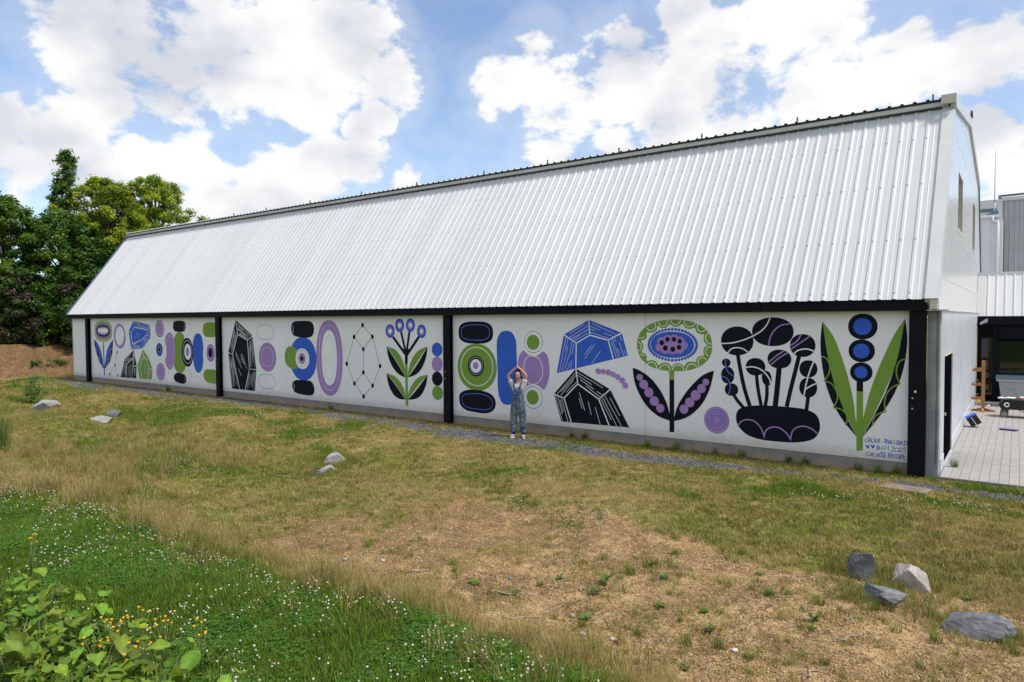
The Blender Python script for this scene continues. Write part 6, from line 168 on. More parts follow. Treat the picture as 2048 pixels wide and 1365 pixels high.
["painted_signature",[["L","b",[[-2.366,0.444],[-2.373,0.445],[-2.383,0.445],[-2.391,0.442],[-2.398,0.434],[-2.403,0.423],[-2.406,0.412],[-2.407,0.401],[-2.406,0.389],[-2.402,0.381],[-2.395,0.376],[-2.385,0.375],[-2.376,0.376],[-2.369,0.38],[-2.362,0.387],[-2.357,0.392]],0.0125],["L","b",[[-2.343,0.409],[-2.336,0.412],[-2.325,0.416],[-2.318,0.421],[-2.315,0.428],[-2.314,0.437],[-2.315,0.443],[-2.319,0.447],[-2.324,0.449],[-2.329,0.448],[-2.334,0.444],[-2.34,0.438],[-2.343,0.431],[-2.345,0.421],[-2.345,0.409],[-2.343,0.399],[-2.338,0.393],[-2.33,0.388],[-2.323,0.386],[-2.315,0.388],[-2.307,0.393],[-2.301,0.397]],0.0125],["L","b",[[-2.349,0.46],[-2.324,0.484]],0.0125],["L","b",[[-2.268,0.454],[-2.273,0.452],[-2.281,0.448],[-2.287,0.443],[-2.292,0.435],[-2.295,0.426],[-2.297,0.417],[-2.296,0.407],[-2.293,0.397],[-2.289,0.389],[-2.284,0.385],[-2.277,0.383],[-2.27,0.383],[-2.262,0.386],[-2.255,0.39],[-2.25,0.393]],0.0125],["L","b",[[-2.241,0.441],[-2.239,0.391]],0.0125],["L","b",[[-2.244,0.471],[-2.243,0.463]],0.0125],["L","b",[[-2.222,0.468],[-2.221,0.456],[-2.221,0.44],[-2.221,0.424],[-2.221,0.411],[-2.221,0.399],[-2.218,0.39],[-2.212,0.388],[-2.203,0.389],[-2.197,0.391]],0.0125],["L","b",[[-2.197,0.407],[-2.188,0.411],[-2.175,0.417],[-2.164,0.424],[-2.158,0.432],[-2.153,0.442],[-2.151,0.45],[-2.153,0.457],[-2.157,0.463],[-2.162,0.465],[-2.167,0.462],[-2.172,0.456],[-2.176,0.448],[-2.178,0.438],[-2.179,0.427],[-2.178,0.416],[-2.176,0.408],[-2.173,0.4],[-2.167,0.396],[-2.156,0.396],[-2.143,0.399],[-2.134,0.402]],0.0125],["L","b",[[-2.075,0.464],[-2.022,0.467]],0.0125],["L","b",[[-2.048,0.464],[-2.047,0.453],[-2.046,0.437],[-2.046,0.424],[-2.048,0.413],[-2.05,0.404],[-2.054,0.398],[-2.059,0.396],[-2.065,0.397],[-2.07,0.399],[-2.075,0.404],[-2.079,0.41],[-2.082,0.415]],0.0125],["L","b",[[-1.993,0.451],[-1.999,0.451],[-2.008,0.452],[-2.016,0.448],[-2.023,0.44],[-2.028,0.427],[-2.031,0.416],[-2.03,0.405],[-2.026,0.396],[-2.021,0.389],[-2.015,0.387],[-2.008,0.388],[-2.002,0.391],[-1.997,0.397],[-1.992,0.405],[-1.989,0.411]],0.0125],["L","b",[[-1.989,0.451],[-1.987,0.386]],0.0125],["L","b",[[-1.968,0.444],[-1.965,0.389]],0.0125],["L","b",[[-1.968,0.469],[-1.968,0.461]],0.0125],["L","b",[[-1.951,0.458],[-1.949,0.385],[-1.92,0.387]],0.0125],["L","b",[[-1.908,0.466],[-1.907,0.453],[-1.907,0.435],[-1.906,0.42],[-1.905,0.41],[-1.905,0.404],[-1.901,0.4],[-1.893,0.399],[-1.882,0.399],[-1.874,0.399]],0.0125],["L","b",[[-1.827,0.462],[-1.832,0.462],[-1.841,0.463],[-1.848,0.459],[-1.854,0.45],[-1.86,0.437],[-1.863,0.424],[-1.862,0.413],[-1.858,0.402],[-1.853,0.394],[-1.847,0.39],[-1.84,0.388],[-1.834,0.39],[-1.829,0.397],[-1.824,0.408],[-1.821,0.416]],0.0125],["L","b",[[-1.824,0.468],[-1.817,0.373]],0.0125],["L","b",[[-1.8,0.443],[-1.802,0.384]],0.0125],["L","b",[[-1.8,0.443],[-1.794,0.447],[-1.786,0.452],[-1.778,0.454],[-1.772,0.453],[-1.766,0.449],[-1.762,0.444],[-1.761,0.437],[-1.763,0.428],[-1.767,0.422],[-1.776,0.417],[-1.788,0.414],[-1.796,0.412]],0.0125],["L","b",[[-1.783,0.414],[-1.74,0.372]],0.0125],["L","b",[[-1.728,0.463],[-1.728,0.389]],0.0125],["L","b",[[-1.741,0.467],[-1.731,0.467],[-1.716,0.466],[-1.704,0.462],[-1.694,0.454],[-1.686,0.442],[-1.682,0.431],[-1.684,0.418],[-1.69,0.405],[-1.698,0.395],[-1.708,0.39],[-1.72,0.389],[-1.728,0.388]],0.0125],["P","B",[[-2.358,0.246],[-2.364,0.25],[-2.37,0.259],[-2.376,0.27],[-2.381,0.279],[-2.386,0.285],[-2.39,0.291],[-2.393,0.297],[-2.395,0.302],[-2.396,0.308],[-2.395,0.312],[-2.394,0.317],[-2.392,0.32],[-2.388,0.322],[-2.384,0.324],[-2.38,0.325],[-2.376,0.323],[-2.372,0.319],[-2.367,0.312],[-2.363,0.306],[-2.359,0.303],[-2.354,0.306],[-2.35,0.312],[-2.346,0.319],[-2.342,0.324],[-2.338,0.326],[-2.333,0.328],[-2.329,0.328],[-2.326,0.327],[-2.324,0.324],[-2.322,0.319],[-2.322,0.313],[-2.322,0.307],[-2.324,0.3],[-2.327,0.293],[-2.331,0.285],[-2.336,0.277],[-2.341,0.268],[-2.346,0.258],[-2.352,0.25]]],["P","B",[[-2.267,0.256],[-2.273,0.26],[-2.279,0.269],[-2.285,0.28],[-2.29,0.288],[-2.295,0.295],[-2.299,0.301],[-2.302,0.307],[-2.304,0.312],[-2.305,0.317],[-2.304,0.322],[-2.303,0.326],[-2.3,0.33],[-2.297,0.332],[-2.293,0.334],[-2.289,0.334],[-2.285,0.333],[-2.281,0.329],[-2.276,0.322],[-2.272,0.316],[-2.268,0.313],[-2.264,0.316],[-2.259,0.322],[-2.255,0.329],[-2.251,0.333],[-2.247,0.336],[-2.243,0.337],[-2.239,0.338],[-2.236,0.336],[-2.233,0.333],[-2.232,0.329],[-2.231,0.323],[-2.232,0.317],[-2.234,0.31],[-2.237,0.303],[-2.241,0.295],[-2.245,0.287],[-2.25,0.278],[-2.256,0.268],[-2.261,0.26]]],["L","b",[[-2.195,0.327],[-2.199,0.248]],0.0125],["L","b",[[-2.195,0.327],[-2.188,0.329],[-2.177,0.33],[-2.169,0.33],[-2.165,0.324],[-2.164,0.316],[-2.166,0.308],[-2.174,0.301],[-2.185,0.294],[-2.193,0.29]],0.0125],["L","b",[[-2.193,0.29],[-2.185,0.29],[-2.174,0.289],[-2.166,0.286],[-2.163,0.278],[-2.163,0.267],[-2.168,0.258],[-2.181,0.252],[-2.199,0.248],[-2.212,0.245]],0.0125],["L","b",[[-2.148,0.307],[-2.147,0.251]],0.0125],["L","b",[[-2.149,0.335],[-2.148,0.327]],0.0125],["L","b",[[-2.124,0.241],[-2.103,0.337],[-2.07,0.25]],0.0125],["L","b",[[-2.113,0.28],[-2.079,0.282]],0.0125],["L","b",[[-2.055,0.255],[-2.054,0.342],[-2.025,0.289],[-2.004,0.347],[-1.995,0.255]],0.0125],["L","b",[[-1.938,0.317],[-1.935,0.324],[-1.931,0.334],[-1.925,0.34],[-1.918,0.342],[-1.909,0.34],[-1.903,0.336],[-1.901,0.33],[-1.901,0.321],[-1.906,0.308],[-1.919,0.287],[-1.936,0.26],[-1.948,0.242]],0.0125],["L","b",[[-1.948,0.242],[-1.889,0.239]],0.0125],["L","b",[[-1.852,0.317],[-1.859,0.315],[-1.868,0.311],[-1.876,0.305],[-1.881,0.296],[-1.885,0.284],[-1.886,0.273],[-1.884,0.263],[-1.879,0.254],[-1.873,0.247],[-1.863,0.244],[-1.851,0.244],[-1.84,0.248],[-1.831,0.256],[-1.823,0.269],[-1.819,0.281],[-1.82,0.292],[-1.825,0.302],[-1.83,0.31],[-1.837,0.315],[-1.846,0.316],[-1.852,0.317]],0.0125],["L","b",[[-1.809,0.313],[-1.805,0.319],[-1.799,0.327],[-1.793,0.333],[-1.787,0.333],[-1.781,0.33],[-1.777,0.325],[-1.776,0.318],[-1.777,0.309],[-1.782,0.297],[-1.791,0.28],[-1.804,0.261],[-1.813,0.248]],0.0125],["L","b",[[-1.813,0.248],[-1.765,0.253]],0.0125],["L","b",[[-1.689,0.337],[-1.745,0.331],[-1.75,0.301]],0.0125],["L","b",[[-1.75,0.301],[-1.739,0.304],[-1.724,0.308],[-1.712,0.308],[-1.706,0.302],[-1.702,0.292],[-1.702,0.282],[-1.704,0.271],[-1.71,0.26],[-1.717,0.252],[-1.729,0.252],[-1.742,0.255],[-1.752,0.258]],0.0125],["L","b",[[-2.335,0.186],[-2.343,0.184],[-2.353,0.182],[-2.363,0.177],[-2.371,0.167],[-2.377,0.155],[-2.381,0.143],[-2.379,0.132],[-2.375,0.123],[-2.368,0.116],[-2.357,0.114],[-2.344,0.115],[-2.334,0.115]],0.0125],["L","b",[[-2.298,0.162],[-2.303,0.159],[-2.31,0.154],[-2.315,0.147],[-2.316,0.138],[-2.315,0.127],[-2.312,0.119],[-2.306,0.116],[-2.298,0.116],[-2.292,0.118],[-2.288,0.125],[-2.285,0.135],[-2.284,0.145],[-2.287,0.152],[-2.294,0.158],[-2.298,0.162]],0.0125],["L","b",[[-2.272,0.184],[-2.271,0.108],[-2.247,0.109]],0.0125],["L","b",[[-2.228,0.182],[-2.228,0.107],[-2.2,0.107]],0.0125],["L","b",[[-2.194,0.127],[-2.187,0.132],[-2.177,0.14],[-2.17,0.148],[-2.167,0.156],[-2.168,0.165],[-2.17,0.17],[-2.174,0.171],[-2.179,0.17],[-2.184,0.165],[-2.187,0.156],[-2.189,0.144],[-2.189,0.133],[-2.187,0.124],[-2.182,0.115],[-2.178,0.11],[-2.172,0.109],[-2.165,0.112],[-2.161,0.115]],0.0125],["L","b",[[-2.117,0.182],[-2.124,0.18],[-2.134,0.176],[-2.142,0.17],[-2.148,0.16],[-2.152,0.149],[-2.153,0.138],[-2.151,0.128],[-2.147,0.12],[-2.142,0.114],[-2.133,0.112],[-2.124,0.113],[-2.117,0.114]],0.0125],["L","b",[[-2.145,0.179],[-2.085,0.205]],0.0125],["L","b",[[-2.101,0.218],[-2.103,0.199],[-2.105,0.172],[-2.106,0.149],[-2.106,0.135],[-2.104,0.126],[-2.1,0.119],[-2.093,0.114],[-2.084,0.111],[-2.078,0.109]],0.0125],["L","b",[[-2.074,0.153],[-2.077,0.106]],0.0125],["L","b",[[-2.041,0.216],[-2.046,0.215],[-2.054,0.214],[-2.06,0.211],[-2.062,0.204],[-2.063,0.194],[-2.062,0.179],[-2.061,0.153],[-2.059,0.121],[-2.057,0.099]],0.0125],["L","b",[[-2.079,0.152],[-2.04,0.149]],0.0125],["L","b",[[-1.989,0.206],[-1.999,0.106]],0.0125],["L","b",[[-1.994,0.209],[-1.985,0.208],[-1.973,0.207],[-1.964,0.203],[-1.962,0.193],[-1.963,0.181],[-1.967,0.171],[-1.973,0.167],[-1.982,0.164],[-1.988,0.163]],0.0125],["L","b",[[-1.988,0.163],[-1.947,0.102]],0.0125],["L","b",[[-1.942,0.15],[-1.934,0.155],[-1.923,0.163],[-1.915,0.171],[-1.914,0.178],[-1.917,0.185],[-1.921,0.189],[-1.926,0.189],[-1.932,0.187],[-1.937,0.181],[-1.94,0.17],[-1.942,0.156],[-1.942,0.143],[-1.939,0.134],[-1.934,0.127],[-1.928,0.123],[-1.921,0.123],[-1.914,0.126],[-1.909,0.129]],0.0125],["L","b",[[-1.901,0.117],[-1.899,0.192],[-1.871,0.124],[-1.869,0.195]],0.0125],["L","b",[[-1.821,0.194],[-1.828,0.192],[-1.837,0.187],[-1.845,0.179],[-1.849,0.166],[-1.85,0.149],[-1.85,0.136],[-1.846,0.126],[-1.84,0.12],[-1.833,0.119],[-1.827,0.126],[-1.82,0.137],[-1.815,0.146]],0.0125],["L","b",[[-1.815,0.201],[-1.811,0.112]],0.0125],["L","b",[[-1.791,0.198],[-1.796,0.105]],0.0125],["L","b",[[-1.794,0.194],[-1.785,0.197],[-1.773,0.201],[-1.765,0.201],[-1.761,0.193],[-1.761,0.181],[-1.764,0.17],[-1.772,0.163],[-1.783,0.158],[-1.791,0.155]],0.0125],["L","b",[[-1.785,0.155],[-1.75,0.104]],0.0125],["L","b",[[-1.735,0.21],[-1.736,0.192],[-1.737,0.165],[-1.737,0.143],[-1.735,0.126],[-1.731,0.112],[-1.726,0.104],[-1.718,0.104],[-1.709,0.109],[-1.702,0.113]],0.0125],["L","b",[[-1.751,0.169],[-1.708,0.167]],0.0125]]]]""")
def prop(o, label=None, cat=None, group=None, kind=None):
    if label: o['label'] = label
    if cat: o['category'] = cat
    if group: o['group'] = group
    if kind: o['kind'] = kind
    return o
def empty(name, loc=(0, 0, 0), rz=0.0, **k):
    o = bpy.data.objects.new(name, None); COL.objects.link(o); o.location = loc; o.rotation_euler.z = rz
    o.empty_display_size = .2
    return prop(o, **k)
def link(name, me, parent=None, loc=None, **k):
    o = bpy.data.objects.new(name, me); COL.objects.link(o)
    if parent: o.parent = parent
    if loc is not None: o.location = loc
    return prop(o, **k)
def copy_tree(o, parent=None):
    c = o.copy(); COL.objects.link(c)
    if parent: c.parent = parent
    for ch in list(o.children): copy_tree(ch, c)
    return c
class MB:
    def __init__(s): s.v = []; s.f = []; s.m = []; s.sm = []
    def add(s, vs, fs, mi=0, smooth=False):
        b = len(s.v); s.v += [tuple(p) for p in vs]
        for f in fs: s.f.append([b + i for i in f]); s.m.append(mi); s.sm.append(smooth)
    def box(s, x0, y0, z0, x1, y1, z1, mi=0):
        s.add([(x0, y0, z0), (x1, y0, z0), (x1, y1, z0), (x0, y1, z0), (x0, y0, z1), (x1, y0, z1), (x1, y1, z1), (x0, y1, z1)],
              [(0, 3, 2, 1), (4, 5, 6, 7), (0, 1, 5, 4), (1, 2, 6, 5), (2, 3, 7, 6), (3, 0, 4, 7)], mi)
    def beam(s, a, b, wd, ht, mi=0, upv=(0, 0, 1)):
        a = Vector(a); b = Vector(b); d = (b - a).normalized(); u = Vector(upv); sd = d.cross(u)
        if sd.length < 1e-4: sd = d.cross(Vector((0, 1, 0)))
        sd.normalize(); u = sd.cross(d)
        vs = []
        for p in (a, b):
            for i, j in ((-1, -1), (1, -1), (1, 1), (-1, 1)): vs.append(p + sd * (i * wd / 2) + u * (j * ht / 2))
        s.add(vs, [(0, 1, 2, 3), (7, 6, 5, 4), (0, 4, 5, 1), (1, 5, 6, 2), (2, 6, 7, 3), (3, 7, 4, 0)], mi)
    def tube(s, pts, r, n=8, mi=0, caps=True, smooth=True):
        pts = [Vector(p) for p in pts]; rs = r if isinstance(r, (list, tuple)) else [r] * len(pts)
        vs = []; prev = None
        for i, p in enumerate(pts):
            d = (pts[min(i + 1, len(pts) - 1)] - pts[max(i - 1, 0)]).normalized()
            a = d.cross(Vector((0, 0, 1)) if abs(d.z) < .95 else Vector((0, 1, 0))).normalized()
            if prev is not None and a.dot(prev) < 0: a = -a
            prev = a; b2 = d.cross(a)
            for k in range(n):
                t = k * math.tau / n; vs.append(p + (a * math.cos(t) + b2 * math.sin(t)) * rs[i])
        fs = []
        for i in range(len(pts) - 1):
            for k in range(n): fs.append((i * n + k, i * n + (k + 1) % n, (i + 1) * n + (k + 1) % n, (i + 1) * n + k))
        s.add(vs, fs, mi, smooth)
        if caps:
            b = len(s.v) - len(vs)
            s.f.append([b + k for k in range(n)][::-1]); s.m.append(mi); s.sm.append(False)
            s.f.append([b + (len(pts) - 1) * n + k for k in range(n)]); s.m.append(mi); s.sm.append(False)
    def prism(s, poly, axis, a, b, mi=0):
        n = len(poly)
        def P3(p, t): return {'x': (t, p[0], p[1]), 'y': (p[0], t, p[1]), 'z': (p[0], p[1], t)}[axis]
        s.add([P3(p, a) for p in poly] + [P3(p, b) for p in poly],
              [list(range(n))[::-1], list(range(n, 2 * n))] + [(i, (i + 1) % n, n + (i + 1) % n, n + i) for i in range(n)], mi)
    def ell(s, c, r, nu=14, nv=9, mi=0, R=None):
        vs = []; fs = []
        for j in range(nv + 1):
            ph = math.pi * j / nv
            for i in range(nu):
                th = math.tau * i / nu
                p = Vector((r[0] * math.sin(ph) * math.cos(th), r[1] * math.sin(ph) * math.sin(th), r[2] * math.cos(ph)))
                if R: p = R @ p
                vs.append(p + Vector(c))
        for j in range(nv):
            for i in range(nu): fs.append((j * nu + i, (j + 1) * nu + i, (j + 1) * nu + (i + 1) % nu, j * nu + (i + 1) % nu))
        s.add(vs, fs, mi, True)
    def mesh(s, name, mats):
        me = bpy.data.meshes.new(name); me.from_pydata(s.v, [], s.f)
        for m in (mats if isinstance(mats, (list, tuple)) else [mats]): me.materials.append(m)
        me.polygons.foreach_set('material_index', s.m); me.polygons.foreach_set('use_smooth', s.sm)
        me.update(); return me
    def build(s, name, mats, parent=None, loc=None, bevel=0, **k):
        o = link(name, s.mesh(name, mats), parent, loc, **k)
        if bevel:
            b = o.modifiers.new('bevel', 'BEVEL'); b.width = bevel; b.segments = 2; b.limit_method = 'ANGLE'
        return o

def material(name, col, rough=.6, metal=0.0, var=0.0, vscale=3.0, col2=None, bump=0.0, bscale=30.0, spec=.5, objvar=0.0, trans=0.0, stretch=None, coat=0.0):
    m = bpy.data.materials.new(name); m.use_nodes = True; nt = m.node_tree; nt.nodes.clear(); t = NT(nt)
    tcn = t.n('ShaderNodeTexCoord').outputs['Object']
    if stretch: tcn = t.n('ShaderNodeVectorMath', {0: tcn, 1: stretch}, operation='MULTIPLY').outputs[0]
    c = (*col, 1)
    b = t.n('ShaderNodeBsdfPrincipled', {'Roughness': rough, 'Metallic': metal})
    b.inputs['Specular IOR Level'].default_value = spec
    if coat: b.inputs['Coat Weight'].default_value = coat; b.inputs['Coat Roughness'].default_value = .12
    if var or col2:
        c2 = col2 or tuple(x * (1 - var) for x in col)
        f = t.mrange(t.noise(tcn, vscale, 5, .6), .35, .68)
        c = t.mix(f, (*col, 1), (*c2, 1))
    if objvar:
        r = t.n('ShaderNodeObjectInfo').outputs['Random']
        hsv = t.n('ShaderNodeHueSaturation', {'Color': c, 'Value': t.mrange(r, 0, 1, 1 - objvar, 1 + objvar, 'LINEAR'), 'Hue': t.mrange(t.math('FRACT', t.math('MULTIPLY', r, 7.31)), 0, 1, .5 - objvar * .06, .5 + objvar * .06, 'LINEAR')})
        c = hsv.outputs[0]
    if isinstance(c, tuple): b.inputs['Base Color'].default_value = c
    else: nt.links.new(c, b.inputs['Base Color'])
    if bump:
        bn = t.n('ShaderNodeBump', {'Height': t.noise(tcn, bscale, 4, .6), 'Strength': bump, 'Distance': .01})
        nt.links.new(bn.outputs[0], b.inputs['Normal'])
    sh = b.outputs[0]
    if trans:
        tr = t.n('ShaderNodeBsdfTranslucent')
        if isinstance(c, tuple): tr.inputs[0].default_value = c
        else: nt.links.new(c, tr.inputs[0])
        sh = t.n('ShaderNodeMixShader', {0: trans, 1: sh, 2: tr.outputs[0]}).outputs[0]
    t.n('ShaderNodeOutputMaterial', {'Surface': sh})
    return m
M_ = material
mt = dict(
    roof=M_('roof_steel', (.585, .595, .615), .45, 0, .07, .8, bump=.05, bscale=3, objvar=.035, spec=.45, stretch=(1, .3, .3)),
    upper=M_('upper_roof_steel', (.45, .46, .46), .4),
    flash=M_('flashing', (.58, .59, .59), .35, 0, .08, 2.0),
    dark=M_('closure_dark', (.05, .05, .045), .8),
    black=M_('black_steel', (.006, .0075, .011), .6, 0, .3, 5, spec=.12),
    screw=M_('screw_cap', (.45, .46, .47), .4),
    panel=M_('mural_ground_paint', (.80, .80, .815), .6, 0, .03, .8, bump=.03, bscale=60),
    concrete=M_('concrete', (.27, .26, .245), .85, 0, .3, 2.2, bump=.25, bscale=25),
    pillar=M_('pillar_concrete', (.33, .34, .34), .8, 0, .25, 3.0, bump=.2, bscale=30),
    sidewall=M_('white_washed_concrete', (.66, .68, .71), .32, 0, 0, 3.5, col2=(.44, .49, .56), bump=.06, bscale=12, stretch=(1, 1.6, .25), spec=.6),
    gable=M_('gable_cladding', (.66, .67, .69), .2, 0, .03, 1.0, spec=.6, stretch=(1, 1, .2)),
    reveal=M_('window_reveal', (.55, .52, .44), .5),
    glass=M_('dark_glass', (.004, .005, .006), .03, spec=.8),
    grey_clad=M_('grey_cladding', (.40, .42, .44), .5, 0, .08, 1.5),
    pipe=M_('white_pipe', (.75, .75, .74), .35),
    bluegrey=M_('blue_grey_steel', (.12, .16, .22), .5),
    paver=M_('grey_paver', (.33, .315, .30), .85, 0, .16, 9, bump=.3, bscale=60, objvar=.06),
    joint=M_('paver_joint', (.19, .18, .16), .95, 0, .3, 20),
    wood=M_('orange_wood', (.42, .19, .06), .5, 0, .35, 12, stretch=(1, 1, .15)),
    rock_g=M_('grey_rock', (.10, .105, .12), .85, 0, 0, 6, col2=(.22, .225, .24), bump=.9, bscale=14),
    rock_w=M_('pale_rock', (.42, .39, .36), .85, 0, 0, 5, col2=(.27, .24, .22), bump=.8, bscale=14),
    rock_b=M_('beige_grey_rock', (.33, .32, .29), .9, 0, 0, 5, col2=(.22, .22, .21), bump=.8, bscale=14),
    slab=M_('brown_slab', (.26, .19, .16), .9, 0, .35, 14, bump=.5, bscale=40),
    stick=M_('dry_stick', (.36, .28, .20), .9, 0, .3, 20),
    bark=M_('bark', (.10, .075, .05), .9, 0, .4, 6, bump=.6, bscale=18),
    binbody=M_('bin_plastic', (.33, .345, .36), .5, 0, .06, 4),
    binlid=M_('bin_lid', (.05, .075, .085), .3),
    cloth_black=M_('black_canvas', (.012, .012, .014), .75),
    rubber=M_('rubber', (.02, .02, .02), .7),
    alloy=M_('wheel_rim', (.42, .43, .44), .4),
    white=M_('white_plastic', (.78, .78, .76), .45),
    red=M_('red_paint', (.45, .05, .04), .4),
    blue=M_('blue_plastic', (.03, .09, .50), .4),
    lilacp=M_('lilac_plastic', (.32, .16, .48), .4),
    yellow=M_('yellow_plastic', (.75, .55, .02), .5),
    petal=M_('yellow_petal', (.80, .42, .01), .6),
    clover=M_('clover_flower', (.56, .51, .41), .8, objvar=.12),
    daisy=M_('white_petal', (.6, .57, .52), .7),
    clover_leaf=M_('clover_leaf', (.085, .205, .028), .6, objvar=.25, trans=.3, spec=.2),
    lush=M_('lush_grass', (.125, .225, .020), .7, objvar=.28, trans=.35, spec=.1),
    meadow=M_('meadow_grass', (.150, .190, .028), .8, objvar=.30, trans=.3, spec=.05),
    straw=M_('straw_grass', (.42, .325, .140), .85, objvar=.25, trans=.3, spec=.05),
    tan=M_('fringe_grass', (.39, .315, .125), .8, objvar=.3, trans=.3, spec=.05),
    weed=M_('weed_leaf', (.11, .19, .03), .55, objvar=.25, trans=.3, spec=.3),
    bigleaf=M_('broad_leaf', (.185, .30, .024), .55, 0, .4, 14, objvar=.48, trans=.3, spec=.3, bump=.3, bscale=40),
    stem=M_('plant_stem', (.14, .16, .05), .7),
    t_dark=M_('dark_tree_leaf', (.06, .13, .016), .5, objvar=.1, trans=.4, spec=.35),
    t_mid=M_('mid_tree_leaf', (.13, .23, .022), .5, objvar=.1, trans=.45, spec=.35),
    t_lime=M_('lime_tree_leaf', (.40, .48, .035), .5, objvar=.1, trans=.5, spec=.35),
    t_blue=M_('poplar_leaf', (.085, .17, .035), .5, objvar=.1, trans=.3, spec=.35),
    t_purple=M_('copper_leaf', (.052, .036, .026), .5, objvar=.1, trans=.25, spec=.35),
    gstone=M_('gravel_stone', (.105, .108, .12), .9, objvar=.5, spec=.1),
)
def streaks(name):
    mm = bpy.data.materials[name]; nt = mm.node_tree; t = NT(nt); b = [n for n in nt.nodes if n.type == 'BSDF_PRINCIPLED'][0]
    src = b.inputs['Base Color'].links[0].from_socket
    g = t.n('ShaderNodeNewGeometry').outputs['Position']
    st = t.noise(t.n('ShaderNodeVectorMath', {0: g, 1: (5.0, .5, .35)}, operation='MULTIPLY').outputs[0], 1.0, 6, .7)
    lo = t.noise(g, .35, 3, .5)
    f = t.math('MULTIPLY', t.mrange(st, .50, .78), t.mrange(lo, .35, .65, .10, .45))
    nt.links.new(t.mix(f, src, (.43, .43, .41, 1)), b.inputs['Base Color'])
streaks('roof_steel')
def splash(name):
    mm = bpy.data.materials[name]; nt = mm.node_tree; t = NT(nt); b = [n for n in nt.nodes if n.type == 'BSDF_PRINCIPLED'][0]
    src = b.inputs['Base Color'].links[0].from_socket; g = t.n('ShaderNodeNewGeometry').outputs['Position']; z = t.n('ShaderNodeSeparateXYZ', {0: g}).outputs[2]
    n = t.noise(g, 5, 6, .7); f = t.math('MULTIPLY', t.mrange(t.math('ADD', z, t.math('MULTIPLY', n, -.35)), .16, -.12), .5)
    v = t.noise(t.n('ShaderNodeVectorMath', {0: g, 1: (9.0, 1, .6)}, operation='MULTIPLY').outputs[0], 1.0, 5, .7)
    c = t.mix(f, src, (.42, .36, .28, 1)); c = t.mix(t.mrange(v, .52, .80, 0, .16), c, (.45, .45, .44, 1)); nt.links.new(c, b.inputs['Base Color'])
splash('mural_ground_paint')
def soilline(name):
    mm = bpy.data.materials[name]; nt = mm.node_tree; t = NT(nt); b = [n for n in nt.nodes if n.type == 'BSDF_PRINCIPLED'][0]
    src = b.inputs['Base Color'].links[0].from_socket; g = t.n('ShaderNodeNewGeometry').outputs['Position']; z = t.n('ShaderNodeSeparateXYZ', {0: g}).outputs[2]
    n = t.noise(g, 2.5, 6, .7); f = t.math('MULTIPLY', t.mrange(t.math('ADD', z, t.math('MULTIPLY', n, -.35)), -.20, -.34), .7)
    nt.links.new(t.mix(f, src, (.36, .25, .15, 1)), b.inputs['Base Color'])
soilline('concrete')
